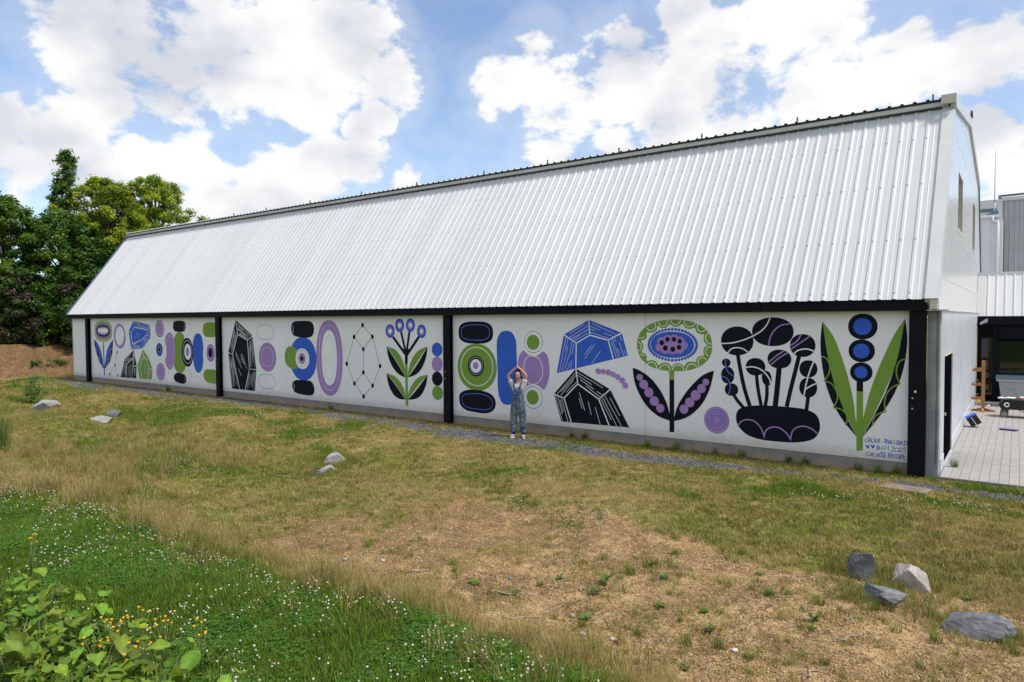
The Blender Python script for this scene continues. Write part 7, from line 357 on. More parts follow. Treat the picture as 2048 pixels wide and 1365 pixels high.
# --- ground
def ground_material():
    m = bpy.data.materials.new('meadow_ground'); m.use_nodes = True; nt = m.node_tree; nt.nodes.clear(); t = NT(nt)
    pos = t.n('ShaderNodeNewGeometry').outputs['Position']
    z = t.n('ShaderNodeVertexColor', layer_name='zone'); sep = t.n('ShaderNodeSeparateColor', {0: z.outputs[0]})
    lush, soil, grav = sep.outputs[0], sep.outputs[1], sep.outputs[2]; pale = z.outputs['Alpha']
    n1 = t.noise(pos, 1.3, 6, .6); n2 = t.noise(pos, 7, 6, .65); n3 = t.noise(pos, 38, 5, .7); n4 = t.noise(pos, 110, 3, .6)
    thatch = t.ramp(n3, [(.25, (.13, .088, .040)), (.5, (.31, .225, .100)), (.78, (.52, .41, .21))])
    green = t.ramp(n3, [(.25, (.045, .062, .012)), (.55, (.135, .165, .030)), (.8, (.27, .28, .065))])
    deep = t.ramp(n4, [(.3, (.03, .05, .010)), (.7, (.08, .14, .025))])
    gf = t.mrange(t.math('ADD', t.math('MULTIPLY', n1, .6), t.math('MULTIPLY', n2, .4)), .38, .54)
    grass = t.mix(t.math('MULTIPLY', gf, t.mrange(pale, .2, 1.0, 1.0, .25, 'LINEAR')), thatch, green)
    grass = t.mix(t.mrange(t.math('ADD', lush, t.math('MULTIPLY', t.math('SUBTRACT', n2, .5), .8)), .35, .75), grass, deep)
    # bare sandy soil with drying cracks, dead litter and damp brown patches
    sand = t.ramp(n2, [(.3, (.34, .225, .110)), (.5, (.48, .33, .165)), (.72, (.62, .455, .245))])
    sand = t.mix(t.mrange(n4, .35, .7, 0, .4), sand, (.36, .22, .10, 1))
    wv = t.n('ShaderNodeVectorMath', {0: pos, 1: t.n('ShaderNodeTexNoise', {'Vector': pos, 'Scale': 6.0, 'Detail': 3.0}).outputs['Color']}, operation='ADD').outputs[0]
    vo = t.n('ShaderNodeTexVoronoi', {'Vector': wv, 'Scale': 7.5}); vo.feature = 'DISTANCE_TO_EDGE'
    crack = t.mrange(vo.outputs['Distance'], 0.012, .07, 1, 0); crack = t.math('MULTIPLY', crack, t.mrange(t.noise(pos, 1.9, 3), .36, .52))
    sand = t.mix(t.math('MULTIPLY', crack, .9), sand, (.085, .05, .025, 1))
    sepx0 = t.n('ShaderNodeSeparateXYZ', {0: pos}).outputs[0]
    litter = t.mrange(t.math('ADD', t.mrange(sepx0, -2.5, -9.5, 0, .10), t.math('ADD', t.math('MULTIPLY', n3, .55), t.math('MULTIPLY', t.noise(pos, 1.7, 6, .72), .75))), .58, .74)
    sand = t.mix(t.math('MULTIPLY', litter, .85), sand, t.ramp(n4, [(.3, (.13, .080, .04)), (.7, (.31, .21, .10))]))
    sf = t.mrange(t.math('ADD', soil, t.math('MULTIPLY', t.math('SUBTRACT', t.math('ADD', t.math('MULTIPLY', n2, .5), t.math('MULTIPLY', n3, .5)), .5), 1.6)), .38, .62)
    grass = t.mix(t.math('MULTIPLY', t.mrange(t.noise(pos, 2.7, 6, .75), .54, .70), .55), grass, (.085, .058, .034, 1))
    col = t.mix(sf, grass, sand)
    sepx = t.n('ShaderNodeSeparateXYZ', {0: pos}).outputs[0]
    col = t.mix(t.math('MULTIPLY', t.mrange(sepx, -41.5, -42.8), t.math('MULTIPLY', sf, .9)), col, t.ramp(n2, [(.3, (.12, .070, .036)), (.7, (.26, .165, .090))]))
    # gravel
    vg = t.n('ShaderNodeTexVoronoi', {'Vector': pos, 'Scale': 26.0}); 
    gc = t.ramp(t.n('ShaderNodeSeparateColor', {0: vg.outputs['Color']}).outputs[0], [(0, (.06, .06, .065)), (.5, (.13, .13, .14)), (1, (.26, .26, .27))])
    gff = t.mrange(t.math('ADD', grav, t.math('MULTIPLY', t.math('SUBTRACT', n2, .5), 1.7)), .45, .60)
    col = t.mix(gff, col, gc)
    b = t.n('ShaderNodeBsdfPrincipled', {'Base Color': col, 'Roughness': .95}); b.inputs['Specular IOR Level'].default_value = .0
    h = t.math('ADD', t.math('MULTIPLY', n3, .5), t.math('MULTIPLY', n2, .6)); h = t.math('SUBTRACT', h, t.math('MULTIPLY', t.math('MULTIPLY', crack, soil), .35))
    h = t.math('ADD', h, t.math('MULTIPLY', t.math('MULTIPLY', vg.outputs['Distance'], gff), -.4))
    bn = t.n('ShaderNodeBump', {'Height': h, 'Strength': .9, 'Distance': .05}); nt.links.new(bn.outputs[0], b.inputs['Normal'])
    t.n('ShaderNodeOutputMaterial', {'Surface': b.outputs[0]}); return m

def fbm(x, y, s, seed=0.0):
    return noise.noise(Vector((x * s + seed, y * s, seed * 1.7))) * .6 + noise.noise(Vector((x * s * 2.3 + seed, y * s * 2.3, seed))) * .3 + noise.noise(Vector((x * s * 5 + seed, y * s * 5, seed))) * .15
def zone(x, y):
    """lush, bare soil, gravel, pale (0..1 each) at a spot of the ground"""
    f = fbm(x, y, .55, 3.1); f2 = fbm(x, y, .25, 9.2)
    lush = sst(-10.15, -10.6, y + f * .25)
    for (p, r) in PL['CLV']:
        if p: 
            d = math.hypot((x - p[0]) * .75, (y - p[1]) * 1.6) / r + f * 1.8
            lush = max(lush, .75 * (1 - sst(.1, 1.0, d)))
    lush = max(lush, .6 * sst(.05, .35, f) * sst(-2.9, -2.2, y) * (1 - sst(-1.1, -.6, y)) * sst(-9, -6, x))
    pg = fbm(x, y * 1.5, .42, 31.0); lush = max(lush, .62 * sst(.10, .42, pg + .12 * sst(-12, -18, x)) * sst(-6.5, -4.5, y) * sst(-.2, -.8, y))
    so = sst(-9.75, -8.9, y + f * .3) * (1 - sst(-6.2, -4.9, y + f * .9 - .35 * sst(-3, -6, x)))
    so *= sst(-15.5, -7, x + f * 1.5); so = min(1, so * (1.0 + .2 * sst(-6, -3, x)))
    so *= (1 - .45 * sst(-5, -10, x)) * (1.0 + .9 * max(-.45, min(.1, fbm(x, y, .8, 12.3))))
    cy = np.interp(x, [-43, -34, -24, -20, -16, -12.7, -9.9, -7, -4.5, -2, 1], [-.8, -.7, -.6, -.5, -.8, -1.1, -1.3, -1.5, -1.2, -.8, -.9])
    wd = np.interp(x, [-43, -34, -24, -20, -16, -12.7, -9.9, -7, -4.5, -3.2, -2, 1], [1.2, 1.1, .8, .55, .6, .65, .72, .58, .36, .15, .25, .30])
    g = 1 - sst(.55, 1.15, abs(y - cy) / wd + f * .5)
    g = max(g, .62 * sst(-.35, -.1, y)) if y < .2 and x > -41 else g
    g *= 0.92 * (1.0 + 1.3 * max(-.5, min(.15, fbm(x, y, 1.5, 61.0))))
    lush = max(lush, .8 * sst(-.75, -.35, y + f * .4) * sst(-9.5, -7.5, x) * (1 - sst(-.08, .2, y)) * (.5 + 1.2 * max(-.3, min(.4, fbm(x, 0, 1.2, 71.0)))))
    if x < -41.6: g = 0
    if x < -43.5: g = 0; so = max(so, .9 * sst(-42.6, -43.2, x) * (1 - sst(-45.4, -46.2, x) * .8)); lush = lush * .3 + .5 * sst(-46, -48, x)
    elif x < -42.6: so = max(so, .8)
    pale = min(1, max(0, .44 - .22 * sst(-9, -16, x) + .12 * sst(-5, -1, x) + f2 * 1.6 + .3 * sst(-10.3, -9.9, y) * (1 - sst(-9.5, -8.5, y))))
    return lush, so, g, pale
def build_ground():
    xs = np.concatenate([np.array([-600, -300, -150, -90, -70, -60, -54]), np.arange(-50, -30, .4), np.arange(-30, -14, .22), np.arange(-14, 1.2, .11), np.array([1.5, 2, 3, 4, 6, 9, 14, 25, 50, 120, 300, 600])])
    ys = np.concatenate([np.array([-600, -250, -100, -50, -35, -25, -20]), np.arange(-18, -13, .5), np.arange(-13, .35, .11), np.array([.8, 1.5, 3, 6, 10, 15, 20, 28, 40, 70, 150, 300, 600])])
    V = []; C = []
    for y in ys:
        for x in xs:
            xx, yy = float(x), float(y)
            zz = terr(xx, yy) if abs(xx) < 90 and abs(yy) < 60 else terr(max(-60, min(xx, 20)), max(-22, min(yy, 20)))
            so = zone(xx, yy)
            if yy > .3 and xx > -42: zz = -.24
            if xx > -14 and xx < 1.2 and yy < 0 and yy > -13: zz += .012 * fbm(xx, yy, 3.5) + .01 * so[1] * fbm(xx, yy, 9)
            V.append((xx, yy, zz)); C += [so[0], so[1], so[2], so[3]]
    nx = len(xs); F = [(j * nx + i, j * nx + i + 1, (j + 1) * nx + i + 1, (j + 1) * nx + i) for j in range(len(ys) - 1) for i in range(nx - 1)]
    me = bpy.data.meshes.new('ground'); me.from_pydata(V, [], F); me.materials.append(ground_material())
    ca = me.color_attributes.new('zone', 'FLOAT_COLOR', 'POINT'); ca.data.foreach_set('color', C)
    me.polygons.foreach_set('use_smooth', [True] * len(F)); me.update()
    link('ground', me, kind='structure')
build_ground()

# ------------------------------------------------------------------ warehouse
X_L, X_R = -39.3, -1.205
wh = empty('warehouse', (0, 0, -.2), label='long white metal-roofed warehouse with a painted flower and crystal mural along its wall', cat='warehouse')
def W(name, mb, mats, parent=None, **k):
    return mb.build(name, mats, parent or wh, loc=(0, 0, .2) if (parent is None or parent == wh) else None, **k)
E0 = (-.25, 3.175); A0 = (2.82, 7.40)             # eave and top of the steep slope (y, z)
sl_len = math.hypot(A0[0] - E0[0], A0[1] - E0[1]); sd = ((A0[0] - E0[0]) / sl_len, (A0[1] - E0[1]) / sl_len); sn = (-sd[1], sd[0])
def slope_pt(s, h): return (E0[0] + sd[0] * s + sn[0] * h, E0[1] + sd[1] * s + sn[1] * h)
# one roof sheet, four ribs wide
def sheet_mesh():
    mb = MB(); prof = []
    for k in range(4):
        c = .125 + .25 * k
        prof += [(c - .046, 0), (c - .020, .021), (c + .020, .021), (c + .046, 0)]
        if k < 3: prof += [(c + .11, 0), (c + .117, .004), (c + .133, .004), (c + .14, 0)] if k % 2 == 0 else []
    prof = [(-.012, .005), (0.008, .005), (.009, 0)] + prof + [(.9985, 0)]
    n = len(prof); NS = 2; vs = []
    for s in (0, sl_len):
        for (x, h) in prof:
            y, z = slope_pt(s, h); vs.append((x, y, z))
    mb.add(vs, [(i, i + 1, n + i + 1, n + i) for i in range(n - 1)])
    for s0, off in ((.12, 0), (1.45, .0), (2.95, .0), (4.3, 0)):
        for k in range(4):
            c = .125 + .25 * k; y, z = slope_pt(s0, .021); y2, z2 = slope_pt(s0 + .035, .037)
            mb.add([(c - .013, y, z), (c + .013, y, z), (c + .013, y2, z2), (c - .013, y2, z2), (c - .013, *slope_pt(s0 + .04, .021)), (c + .013, *slope_pt(s0 + .04, .021))], [(0, 1, 2, 3), (3, 2, 5, 4), (0, 3, 4), (1, 5, 2)], 1)
    return mb.mesh('roof_sheet', [mt['roof'], mt['screw']])
sm_ = sheet_mesh()
x = X_L + .02; k = 0
while x < -1.7:
    o = link('roof_sheet', sm_, wh, (x, 0, .2)); x += 1.0
X_SH = x
# boarding below the sheets (keeps the building closed)
mb = MB(); y0, z0 = slope_pt(0.03, -.06); y1, z1 = slope_pt(sl_len, -.06)
mb.add([(X_L, y0, z0), (X_R - .02, y0, z0), (X_R - .02, y1, z1), (X_L, y1, z1)], [(0, 1, 2, 3)]); W('roof_deck', mb, mt['dark'])
def slope_strip(x0, x1, h0, h1, s0=0.0, s1=None):
    s1 = sl_len if s1 is None else s1; mb = MB()
    a = slope_pt(s0, h0); b = slope_pt(s1, h0); c = slope_pt(s1, h1); d = slope_pt(s0, h1)
    vs = [(x0, *a), (x1, *a), (x1, *b), (x0, *b), (x0, *d), (x1, *d), (x1, *c), (x0, *c)]
    mb.add(vs, [(0, 3, 2, 1), (4, 5, 6, 7), (0, 1, 5, 4), (1, 2, 6, 5), (2, 3, 7, 6), (3, 0, 4, 7)]); return mb
W('verge_flashing', slope_strip(X_SH - .12, X_R + .02, -.3, .05, -.02, sl_len * .52), mt['flash'])
W('verge_flashing', slope_strip(X_SH - .12, X_R + .02, -.3, .045, sl_len * .52 + .004, sl_len + .2), mt['flash'])
W('verge_flashing', slope_strip(X_L - .06, X_L + .05, -.2, .045, -.03, sl_len + .1), mt['bluegrey'])
# top fascia, dark closure and the shallow upper roof
mb = MB(); mb.prism([(2.80, 7.42), (2.73, 7.445), (2.73, 7.535), (2.8, 7.55), (3.0, 7.55), (3.0, 7.42)], 'x', X_L, -1.30); W('ridge_fascia', mb, mt['flash'])
mb = MB(); mb.box(X_L, 2.76, 7.405, -1.42, 2.80, 7.444); W('closure_strip', mb, mt['dark'])
UR = [(2.67, 7.575), (8.3, 8.36), (14.2, 7.55), (17.9, 2.9)]
def upper_sheet(ya, za, yb, zb, name, mat):
    me = MB(); prof = [(0.0, 0)]
    for q in range(4):
        c = .125 + .25 * q; prof += [(c - .045, 0), (c - .022, .034), (c + .022, .034), (c + .045, 0)]
    prof.append((1.0, 0)); n = len(prof); vs = []
    for (y, z) in ((ya, za), (yb, zb)):
        for (x_, h) in prof: vs.append((x_, y, z + h))
    me.add(vs, [(i, i + 1, n + i + 1, n + i) for i in range(n - 1)])
    return me.mesh(name, mat)
um = [upper_sheet(*UR[i], *UR[i + 1], 'upper_roof_sheet', mt['upper']) for i in range(3)]
x = X_L
while x < -2.0:
    link('upper_roof_sheet', um[0], wh, (x, 0, .2)); x += 1.0
mb = MB(); mb.box(X_L, 2.69, 7.554, -1.42, 2.78, 7.576); W('eave_closure', mb, mt['dark'])
mb = MB()
for i in (1, 2):
    mb.add([(X_L, *UR[i]), (X_R, *UR[i]), (X_R, *UR[i + 1]), (X_L, *UR[i + 1])], [(0, 1, 2, 3)])
mb.add([(-2.2, UR[0][0] + .05, UR[0][1] + .01), (X_R, UR[0][0] + .05, UR[0][1] + .01), (X_R, *UR[1]), (-2.2, *UR[1])], [(0, 1, 2, 3)])
W('rear_roof', mb, mt['upper'])
for px in (-35.4, -32.6, -30.0, -27.7, -25.3, -22.4, -19.4, -16.6, -13.65, -11.25, -8.9, -6.55, -4.24, -1.52):
    mb = MB(); mb.box(-.018, -.018, 0, .018, .018, .15); mb.box(-.04, -.04, 0, .04, .04, .012); mb.build('roof_anchor', mt['bluegrey'], wh, (px * 1.045, 2.8, 7.59 + .2))
# gable end with two tall slit windows cut in
gp = [(-.16, 2.96), (-.21, 3.18), (2.88, 7.40), (2.88, 7.56), (8.3, 8.33), (14.1, 7.52), (17.8, 2.96)]
wins = [(4.65, 6.2, 4.98, 6.32), (11.0, 12.3, 4.97, 6.42)]
def gable_top(y):
    for (a, b) in zip(gp[1:-1], gp[2:]):
        if a[0] <= y <= b[0] and b[0] > a[0]: return a[1] + (b[1] - a[1]) * (y - a[0]) / (b[0] - a[0])
    return 2.96
ys_ = sorted(set([-.16, 2.88, 8.3, 14.1, 17.8] + [v for q in wins for v in q[:2]]))
bx = [y for y in np.arange(-.1, 17.7, 1.0)]
allx = sorted(set(ys_ + [float(round(v, 3)) for v in bx]))
for a, b in zip(allx[:-1], allx[1:]):        # vertical cladding panels, lapped
    if b - a < .02: continue
    mid = (a + b) / 2; mb = MB(); segs = [(2.96, None)]
    for q in wins:
        if q[0] <= mid <= q[1]: segs = [(2.96, q[2]), (q[3], None)]
    for (za, zb) in segs:
        mb = MB()
        ta = zb if zb else (gable_top(a + 1e-6)); tb = zb if zb else (gable_top(b - 1e-6))
        n = max(1, int(round((b - a) / .125)))
        for i in range(n):
            u0 = a + (b - a) * i / n; u1 = a + (b - a) * (i + 1) / n; g = .006
            t0 = ta + (tb - ta) * i / n; t1 = ta + (tb - ta) * (i + 1) / n
            mb.add([(X_R, u0, za), (X_R, u1 - g, za), (X_R, u1 - g, t1), (X_R, u0, t0), (X_R - .004, u1 - g, za), (X_R - .004, u1, za), (X_R - .004, u1, t1), (X_R - .004, u1 - g, t1)], [(0, 1, 2, 3), (4, 5, 6, 7)])
        W('gable_panel', mb, mt['gable'])
for (y0, y1, z0, z1) in wins:
    fr = MB()
    fr.box(X_R - .30, y0 - .03, z0 - .03, X_R - .006, y0, z1 + .03); fr.box(X_R - .30, y1, z0 - .03, X_R - .006, y1 + .03, z1 + .03)
    fr.box(X_R - .30, y0, z0 - .03, X_R - .006, y1, z0); fr.box(X_R - .30, y0, z1, X_R - .006, y1, z1 + .03)
    f = W('window_reveal', fr, mt['reveal'])
    mb = MB(); mb.box(X_R - .30, y0, z0, X_R - .28, y1, z1); mb.build('pane', mt['glass'], f)
    mb = MB()
    mb.box(X_R - .002, y0 - .07, z0 - .09, X_R + .008, y1 + .07, z0 - .002); mb.build('window_sill', mt['flash'], f)
mb = MB()                                     # rows of screws on the gable
for z in (3.6, 4.6, 5.35, 6.1, 6.9, 7.6):
    y = .15
    while y < 17.5:
        if z < gable_top(y) - .15 and not any(q[0] - .1 < y < q[1] + .1 and q[2] - .1 < z < q[3] + .1 for q in wins):
            mb.box(X_R, y - .012, z - .012, X_R + .006, y + .012, z + .012)
        y += .5
W('screw_rows', mb, mt['screw'], kind='stuff')
def verge(a, b, name='gable_coping'):
    mb = MB(); mb.beam((X_R + .01, a[0], a[1]), (X_R + .01, b[0], b[1]),   .10, .24); return W(name, mb, mt['flash'])
verge((2.7, 7.50), (8.3, 8.29)); verge((8.32, 8.29), (14.2, 7.46))
mb = MB(); mb.beam((X_R + .01, 14.25, 7.45), (X_R + .01, 17.9, 2.96), .06, .1); W('gable_coping', mb, mt['bluegrey'])
mb = MB(); mb.box(-1.42, 2.58, 7.45, X_R + .065, 2.67, 7.635); W('corner_cap', mb, mt['reveal'])
mb = MB(); mb.tube([(X_R + .06, 8.3 + .16 * math.cos(a), 8.44 + .16 * math.sin(a)) for a in [math.pi * i / 8 for i in range(9)]], .025, 6); W('ridge_cap_end', mb, mt['rubber'])
mb = MB(); mb.box(-.115 + X_R, -.27, 2.99, X_R + .005, -.15, 3.17); W('eave_end_box', mb, mt['reveal'])
# black steel: eave beam in lengths, columns
bx_ = [X_L + .05, -37.35, -31.4, -25.3, -19.2, -16.2, -13.2, -10.3, -7.4, -4.4, -1.36]
for a, b in zip(bx_[:-1], bx_[1:]):
    mb = MB(); mb.box(a + .006, -.20, 2.965, b - .006, -.02, 3.165); W('eave_beam', mb, mt['black'])
mb = MB(); mb.box(X_L + .07, -.1, 2.98, -1.38, -.03, 3.1); W('beam_web', mb, mt['black'])
def column(x0, x1):
    mb = MB(); mb.box(x0, -.145, -.30, x1, -.125, 2.96); mb.box((x0 + x1) / 2 - .012, -.125, -.30, (x0 + x1) / 2 + .012, -.002, 2.96); mb.box(x0 + .03, -.02, -.30, x1 - .001, -.003, 2.96)
    c = W('column', mb, mt['black'])
    mb = MB()
    for z in (1.1, 1.3): mb.box(x0 + .06, -.149, z, x0 + .085, -.146, z + .03)
    mb.build('fixing', mt['screw'], c, kind='stuff')
column(-37.5, -37.22); column(-25.62, -25.36); column(-13.48, -13.22); column(-1.66, -1.38)
mb = MB(); mb.box(-1.56, -.151, 1.42, -1.525, -.146, 1.46); W('paper_note', mb, mt['white'])
# plinth and mural panels
pans = [(-39.3, -37.46), (-37.24, -31.36), (-31.35, -25.56), (-25.38, -19.31), (-19.30, -13.44), (-13.26, -7.145), (-7.135, -1.6)]
panel_objs = []
for i, (a, b) in enumerate(pans):
    mb = MB(); mb.box(a, .012, -.5, b, .35, .045); p = W('plinth', mb, mt['concrete'])
    mb = MB(); mb.box(a, 0, .05, b, .12, 2.985); o = W('wall_panel', mb, mt['panel']); panel_objs.append((a, b, o))
mb = MB(); mb.box(X_L, .13, -.5, -1.45, .30, 3.1); W('inner_wall', mb, mt['dark'])
mb = MB(); mb.box(X_L - .02, -.02, .05, X_L + .015, .2, 2.97); W('corner_trim', mb, mt['flash'])
mb = MB(); mb.box(X_L, .13, -.5, X_L + .1, 17.9, 3.1); W('far_end_wall', mb, mt['gable'])
mb = MB(); mb.prism([(.3, 3.05), (2.88, 7.36), (2.88, 7.54), (8.3, 8.33), (14.1, 7.5), (17.6, 3.05)], 'x', X_L, X_L + .1); W('far_gable', mb, mt['gable'])
# corner pillar and the long side wall with its door
mb = MB(); mb.prism([(-1.376, .02), (-1.228, .02), (-1.222, .045), (-1.205, .045), (-1.20, .015), (-1.17, .015), (-1.17, .33), (-1.376, .33)], 'z', .08, 2.955); W('corner_pillar', mb, mt['pillar'])
mb = MB(); mb.box(-1.378, .005, -.4, -1.172, .32, .078); W('pillar_base', mb, mt['pillar'])
mb = MB(); mb.box(-1.40, -.18, 2.96, -1.03, .35, 2.985); mb.box(-1.40, .35, 2.96, -1.14, 14.2, 2.985); W('drip_flashing', mb, mt['flash'])
XW = -1.17; D0, D1, DT = 1.12, 3.05, 2.08
for (a, b, z0, z1) in ((.335, D0 - .05, -.4, 2.955), (D0 - .05, D1, DT, 2.955), (D1, 6.1, -.4, 2.955), (6.11, 9.4, -.4, 2.955), (9.41, 11.9, -.4, 2.955), (11.91, 14.05, -.4, 2.955)):
    mb = MB(); mb.box(XW - .18, a, z0, XW, b, z1); W('side_wall_panel', mb, mt['sidewall'])
for (a, b) in ((.34, D0 - .05), (D1 + .01, 14.05)):
    mb = MB(); mb.box(XW, a, -.3, XW + .012, b, .12); W('skirting', mb, mt['sidewall'])
mb = MB(); mb.box(XW - .05, D0 - .045, -.11, XW - .012, D1 - .06, DT - .03); d = W('door', mb, M_('door_black', (.004, .004, .005), 1.0, spec=.0))
mb = MB(); mb.box(XW - .012, D0 + .1, .85, XW + .02, D0 + .22, .9); mb.build('door_handle', mt['alloy'], d)
mb = MB(); mb.box(XW - .16, D0 - .05, -.3, XW + .03, D1, -.112); W('door_step', mb, mt['flash'])
mb = MB(); mb.box(XW - .05, D1 - .055, -.11, XW + .01, D1 - .002, DT - .002); mb.box(XW - .05, D0 - .048, DT - .028, XW + .01, D1 - .056, DT - .002); W('door_jamb', mb, mt['reveal'])

# ------------------------------------------------------------------ the mural, one flat painted figure after another
pc = dict(K=(.010, .0125, .020), B=(.045, .125, .58), G=(.195, .325, .060), L=(.375, .235, .515), W=(.84, .85, .87), V=(.83, .84, .86), P=(.80, .80, .815),
          w=(.56, .58, .64), g=(.42, .47, .33), l=(.50, .45, .60), b=(.095, .155, .52), k=(.08, .085, .10), y=(.48, .52, .30))
pm = {k_: M_('paint_' + n_, c_, .5, 0, .05, 1.5, bump=.02, bscale=70, spec=.05) for (k_, c_), n_ in zip(pc.items(), ('black', 'blue', 'green', 'lilac', 'white', 'pale', 'ground', 'thin_white', 'thin_olive', 'thin_lilac', 'thin_blue', 'thin_dark', 'thin_yellow'))}
keys = list(pm)
def sup(cx, cz, rx, rz, n, N=48):
    o = []
    for i in range(N):
        a = i * math.tau / N; c, s = math.cos(a), math.sin(a)
        o.append((cx + rx * math.copysign(abs(c) ** (2 / n), c), cz + rz * math.copysign(abs(s) ** (2 / n), s)))
    return o
def stroke(mb, pts, wd, y, mi, closed=False):
    n = len(pts); L = []; Rr = []
    for i in range(n):
        a = pts[(i - 1) % n] if closed or i > 0 else pts[i]; b = pts[(i + 1) % n] if closed or i < n - 1 else pts[i]
        dx, dz = b[0] - a[0], b[1] - a[1]; l = math.hypot(dx, dz) or 1; nx, nz = -dz / l * wd / 2, dx / l * wd / 2
        L.append((pts[i][0] + nx, y, pts[i][1] + nz)); Rr.append((pts[i][0] - nx, y, pts[i][1] - nz))
    q = [(i, (i + 1) % n, n + (i + 1) % n, n + i) for i in range(n if closed else n - 1)]
    mb.add(L + Rr, q, mi)
boxes = []
for name, items in MURAL:
    mb = MB()
    for it in items:
        kd, ck = it[0], it[1]; mi = keys.index(ck)
        if kd in 'ER':
            cx, cz, rx, rz, n = it[2:7]; pts = sup(cx, cz, rx, rz, n, 20 if rx < .08 else 56)
        else: pts = [tuple(p) for p in it[2]]
        xs = [p[0] for p in pts]; zs = [p[1] for p in pts]; bb = (min(xs), min(zs), max(xs), max(zs)); lay = 1
        for (b2, l2) in boxes:
            if bb[0] < b2[2] and bb[2] > b2[0] and bb[1] < b2[3] and bb[3] > b2[1]: lay = max(lay, l2 + 1)
        boxes.append((bb, lay)); y = -.0006 * lay - .0008
        if kd == 'E': mb.add([(p[0], y, p[1]) for p in pts], [list(range(len(pts)))], mi)
        elif kd == 'R': stroke(mb, pts, it[7], y, mi, True)
        elif kd == 'L': stroke(mb, pts, it[3], y, mi)
        else:
            q = [Vector((p[0], p[1], 0)) for p in pts]
            mb.add([(p[0], y, p[1]) for p in pts], [tuple(t3) for t3 in tessellate_polygon([q])], mi)
    cx = sum(v[0] for v in mb.v) / len(mb.v)
    par = min(panel_objs, key=lambda t3: abs((t3[0] + t3[1]) / 2 - cx) if not (t3[0] <= cx <= t3[1]) else -1)[2]
    mb.build(name, [pm[k_] for k_ in keys], par)

# ------------------------------------------------------------------ neighbouring buildings
nb = empty('annex', (0, 14.4, -.14), label='low annex with steep white ribbed roof, black fascia and dark glazing beyond the yard', cat='building')
def N(name, mb, mats, parent=None, **k): return mb.build(name, mats, parent or nb, loc=(0, -14.4, .14) if parent is None else None, **k)
ne = (14.1, 2.86); nr = (14.95, 4.33)
nl = math.hypot(nr[0] - ne[0], nr[1] - ne[1]); nd_ = ((nr[0] - ne[0]) / nl, (nr[1] - ne[1]) / nl); nn = (-nd_[1], nd_[0])
def np_(s, h): return (ne[0] + nd_[0] * s + nn[0] * h, ne[1] + nd_[1] * s + nn[1] * h)
pr = [(0, 0)]
for q in range(4):
    c = .125 + .25 * q; pr += [(c - .03, 0), (c - .015, .032), (c + .015, .032), (c + .03, 0)]
pr.append((.998, 0)); mb = MB(); n = len(pr)
mb.add([(x_, *np_(s, h)) for s in (0, nl) for (x_, h) in pr], [(i, i + 1, n + i + 1, n + i) for i in range(n - 1)])
ns = mb.mesh('roof_sheet', mt['gable'])
for i in range(6): link('roof_sheet', ns, nb, (-1.0 + i, -14.4, .14))
mb = MB(); mb.add([(X_R + .01, *np_(0, .01)), (-.98, *np_(0, .01)), (-.98, *np_(nl, .01)), (X_R + .01, *np_(nl, .01))], [(0, 1, 2, 3)]); N('abutment_flashing', mb, mt['flash'])
mb = MB(); mb.box(-1.2, 14.93, 4.32, 5.0, 15.1, 4.42); N('ridge_flashing', mb, mt['gable'])
mb = MB(); mb.box(-1.2, 15.1, 4.2, 5.0, 26, 4.3); N('flat_roof', mb, mt['upper'])
mb = MB(); mb.box(-1.165, 14.12, 2.55, 5.0, 14.3, 2.84); N('fascia', mb, mt['black'])
mb = MB(); mb.box(-1.165, 14.5, -.3, 5.0, 14.6, 2.85); N('back_wall', mb, mt['black'])
for (x0, x1) in ((-1.165, -1.05), (-.72, -.58), (1.0, 1.12), (2.6, 2.72), (4.2, 4.32)):
    mb = MB(); mb.box(x0, 14.32, -.2, x1, 14.42, 2.56); N('mullion', mb, mt['black'])
for z in (.0, 2.06):
    mb = MB(); mb.box(-1.04, 14.33, z, 5.0, 14.41, z + .09); N('transom', mb, mt['black'])
mb = MB(); mb.box(-1.04, 14.37, .09, -.72, 14.39, 2.06); N('glass_pane', mb, mt['glass'])
for (x0, x1) in ((-.58, 1.0), (1.12, 2.6), (2.72, 4.2)):
    mb = MB(); mb.box(x0, 14.36, .09, x1, 14.38, 2.0); f = N('window', mb, mt['glass'])
    mb = MB(); mb.box(x0, 14.34, .09, x0 + .07, 14.358, 2.0); mb.box(x1 - .07, 14.34, .09, x1, 14.358, 2.0); mb.box(x0 + .07, 14.34, 1.93, x1 - .07, 14.358, 2.0); mb.build('window_frame', mt['black'], f)
    mb = MB(); mb.box(x0, 14.36, 2.16, x1, 14.38, 2.55); N('top_panel', mb, mt['black'])
hall = empty('industrial_hall', (0, 18, -.14), label='tall grey corrugated hall rising behind the annex with a rail on its roof edge', cat='building')
H = lambda name, mb, mats: mb.build(name, mats, hall, loc=(0, -18, .14))
mb = MB(); pts = []
x = -.62; i = 0
while x < 8:
    pts += [(x, 20.0), (x + .07, 20.0), (x + .095, 19.96), (x + .155, 19.96)]; x += .18
mb.add([(p[0], p[1], z) for z in (3.8, 7.62) for p in pts], [(k_, k_ + 1, len(pts) + k_ + 1, len(pts) + k_) for k_ in range(len(pts) - 1)]); H('corrugated_wall', mb, mt['grey_clad'])
mb = MB(); mb.box(-.66, 19.9, 7.6, 8, 20.2, 7.74); H('parapet_cap', mb, mt['flash'])
mb = MB(); mb.box(-.70, 19.93, 3.8, -.6, 20.05, 7.6); H('corner_trim', mb, mt['flash'])
mb = MB(); mb.tube([(-.75, 19.9, 7.80), (8, 19.9, 7.95)], .045, 8); mb.tube([(-.7, 19.9, 7.62), (-.7, 19.9, 7.82)], .05, 6); H('roof_rail', mb, mt['bluegrey'])
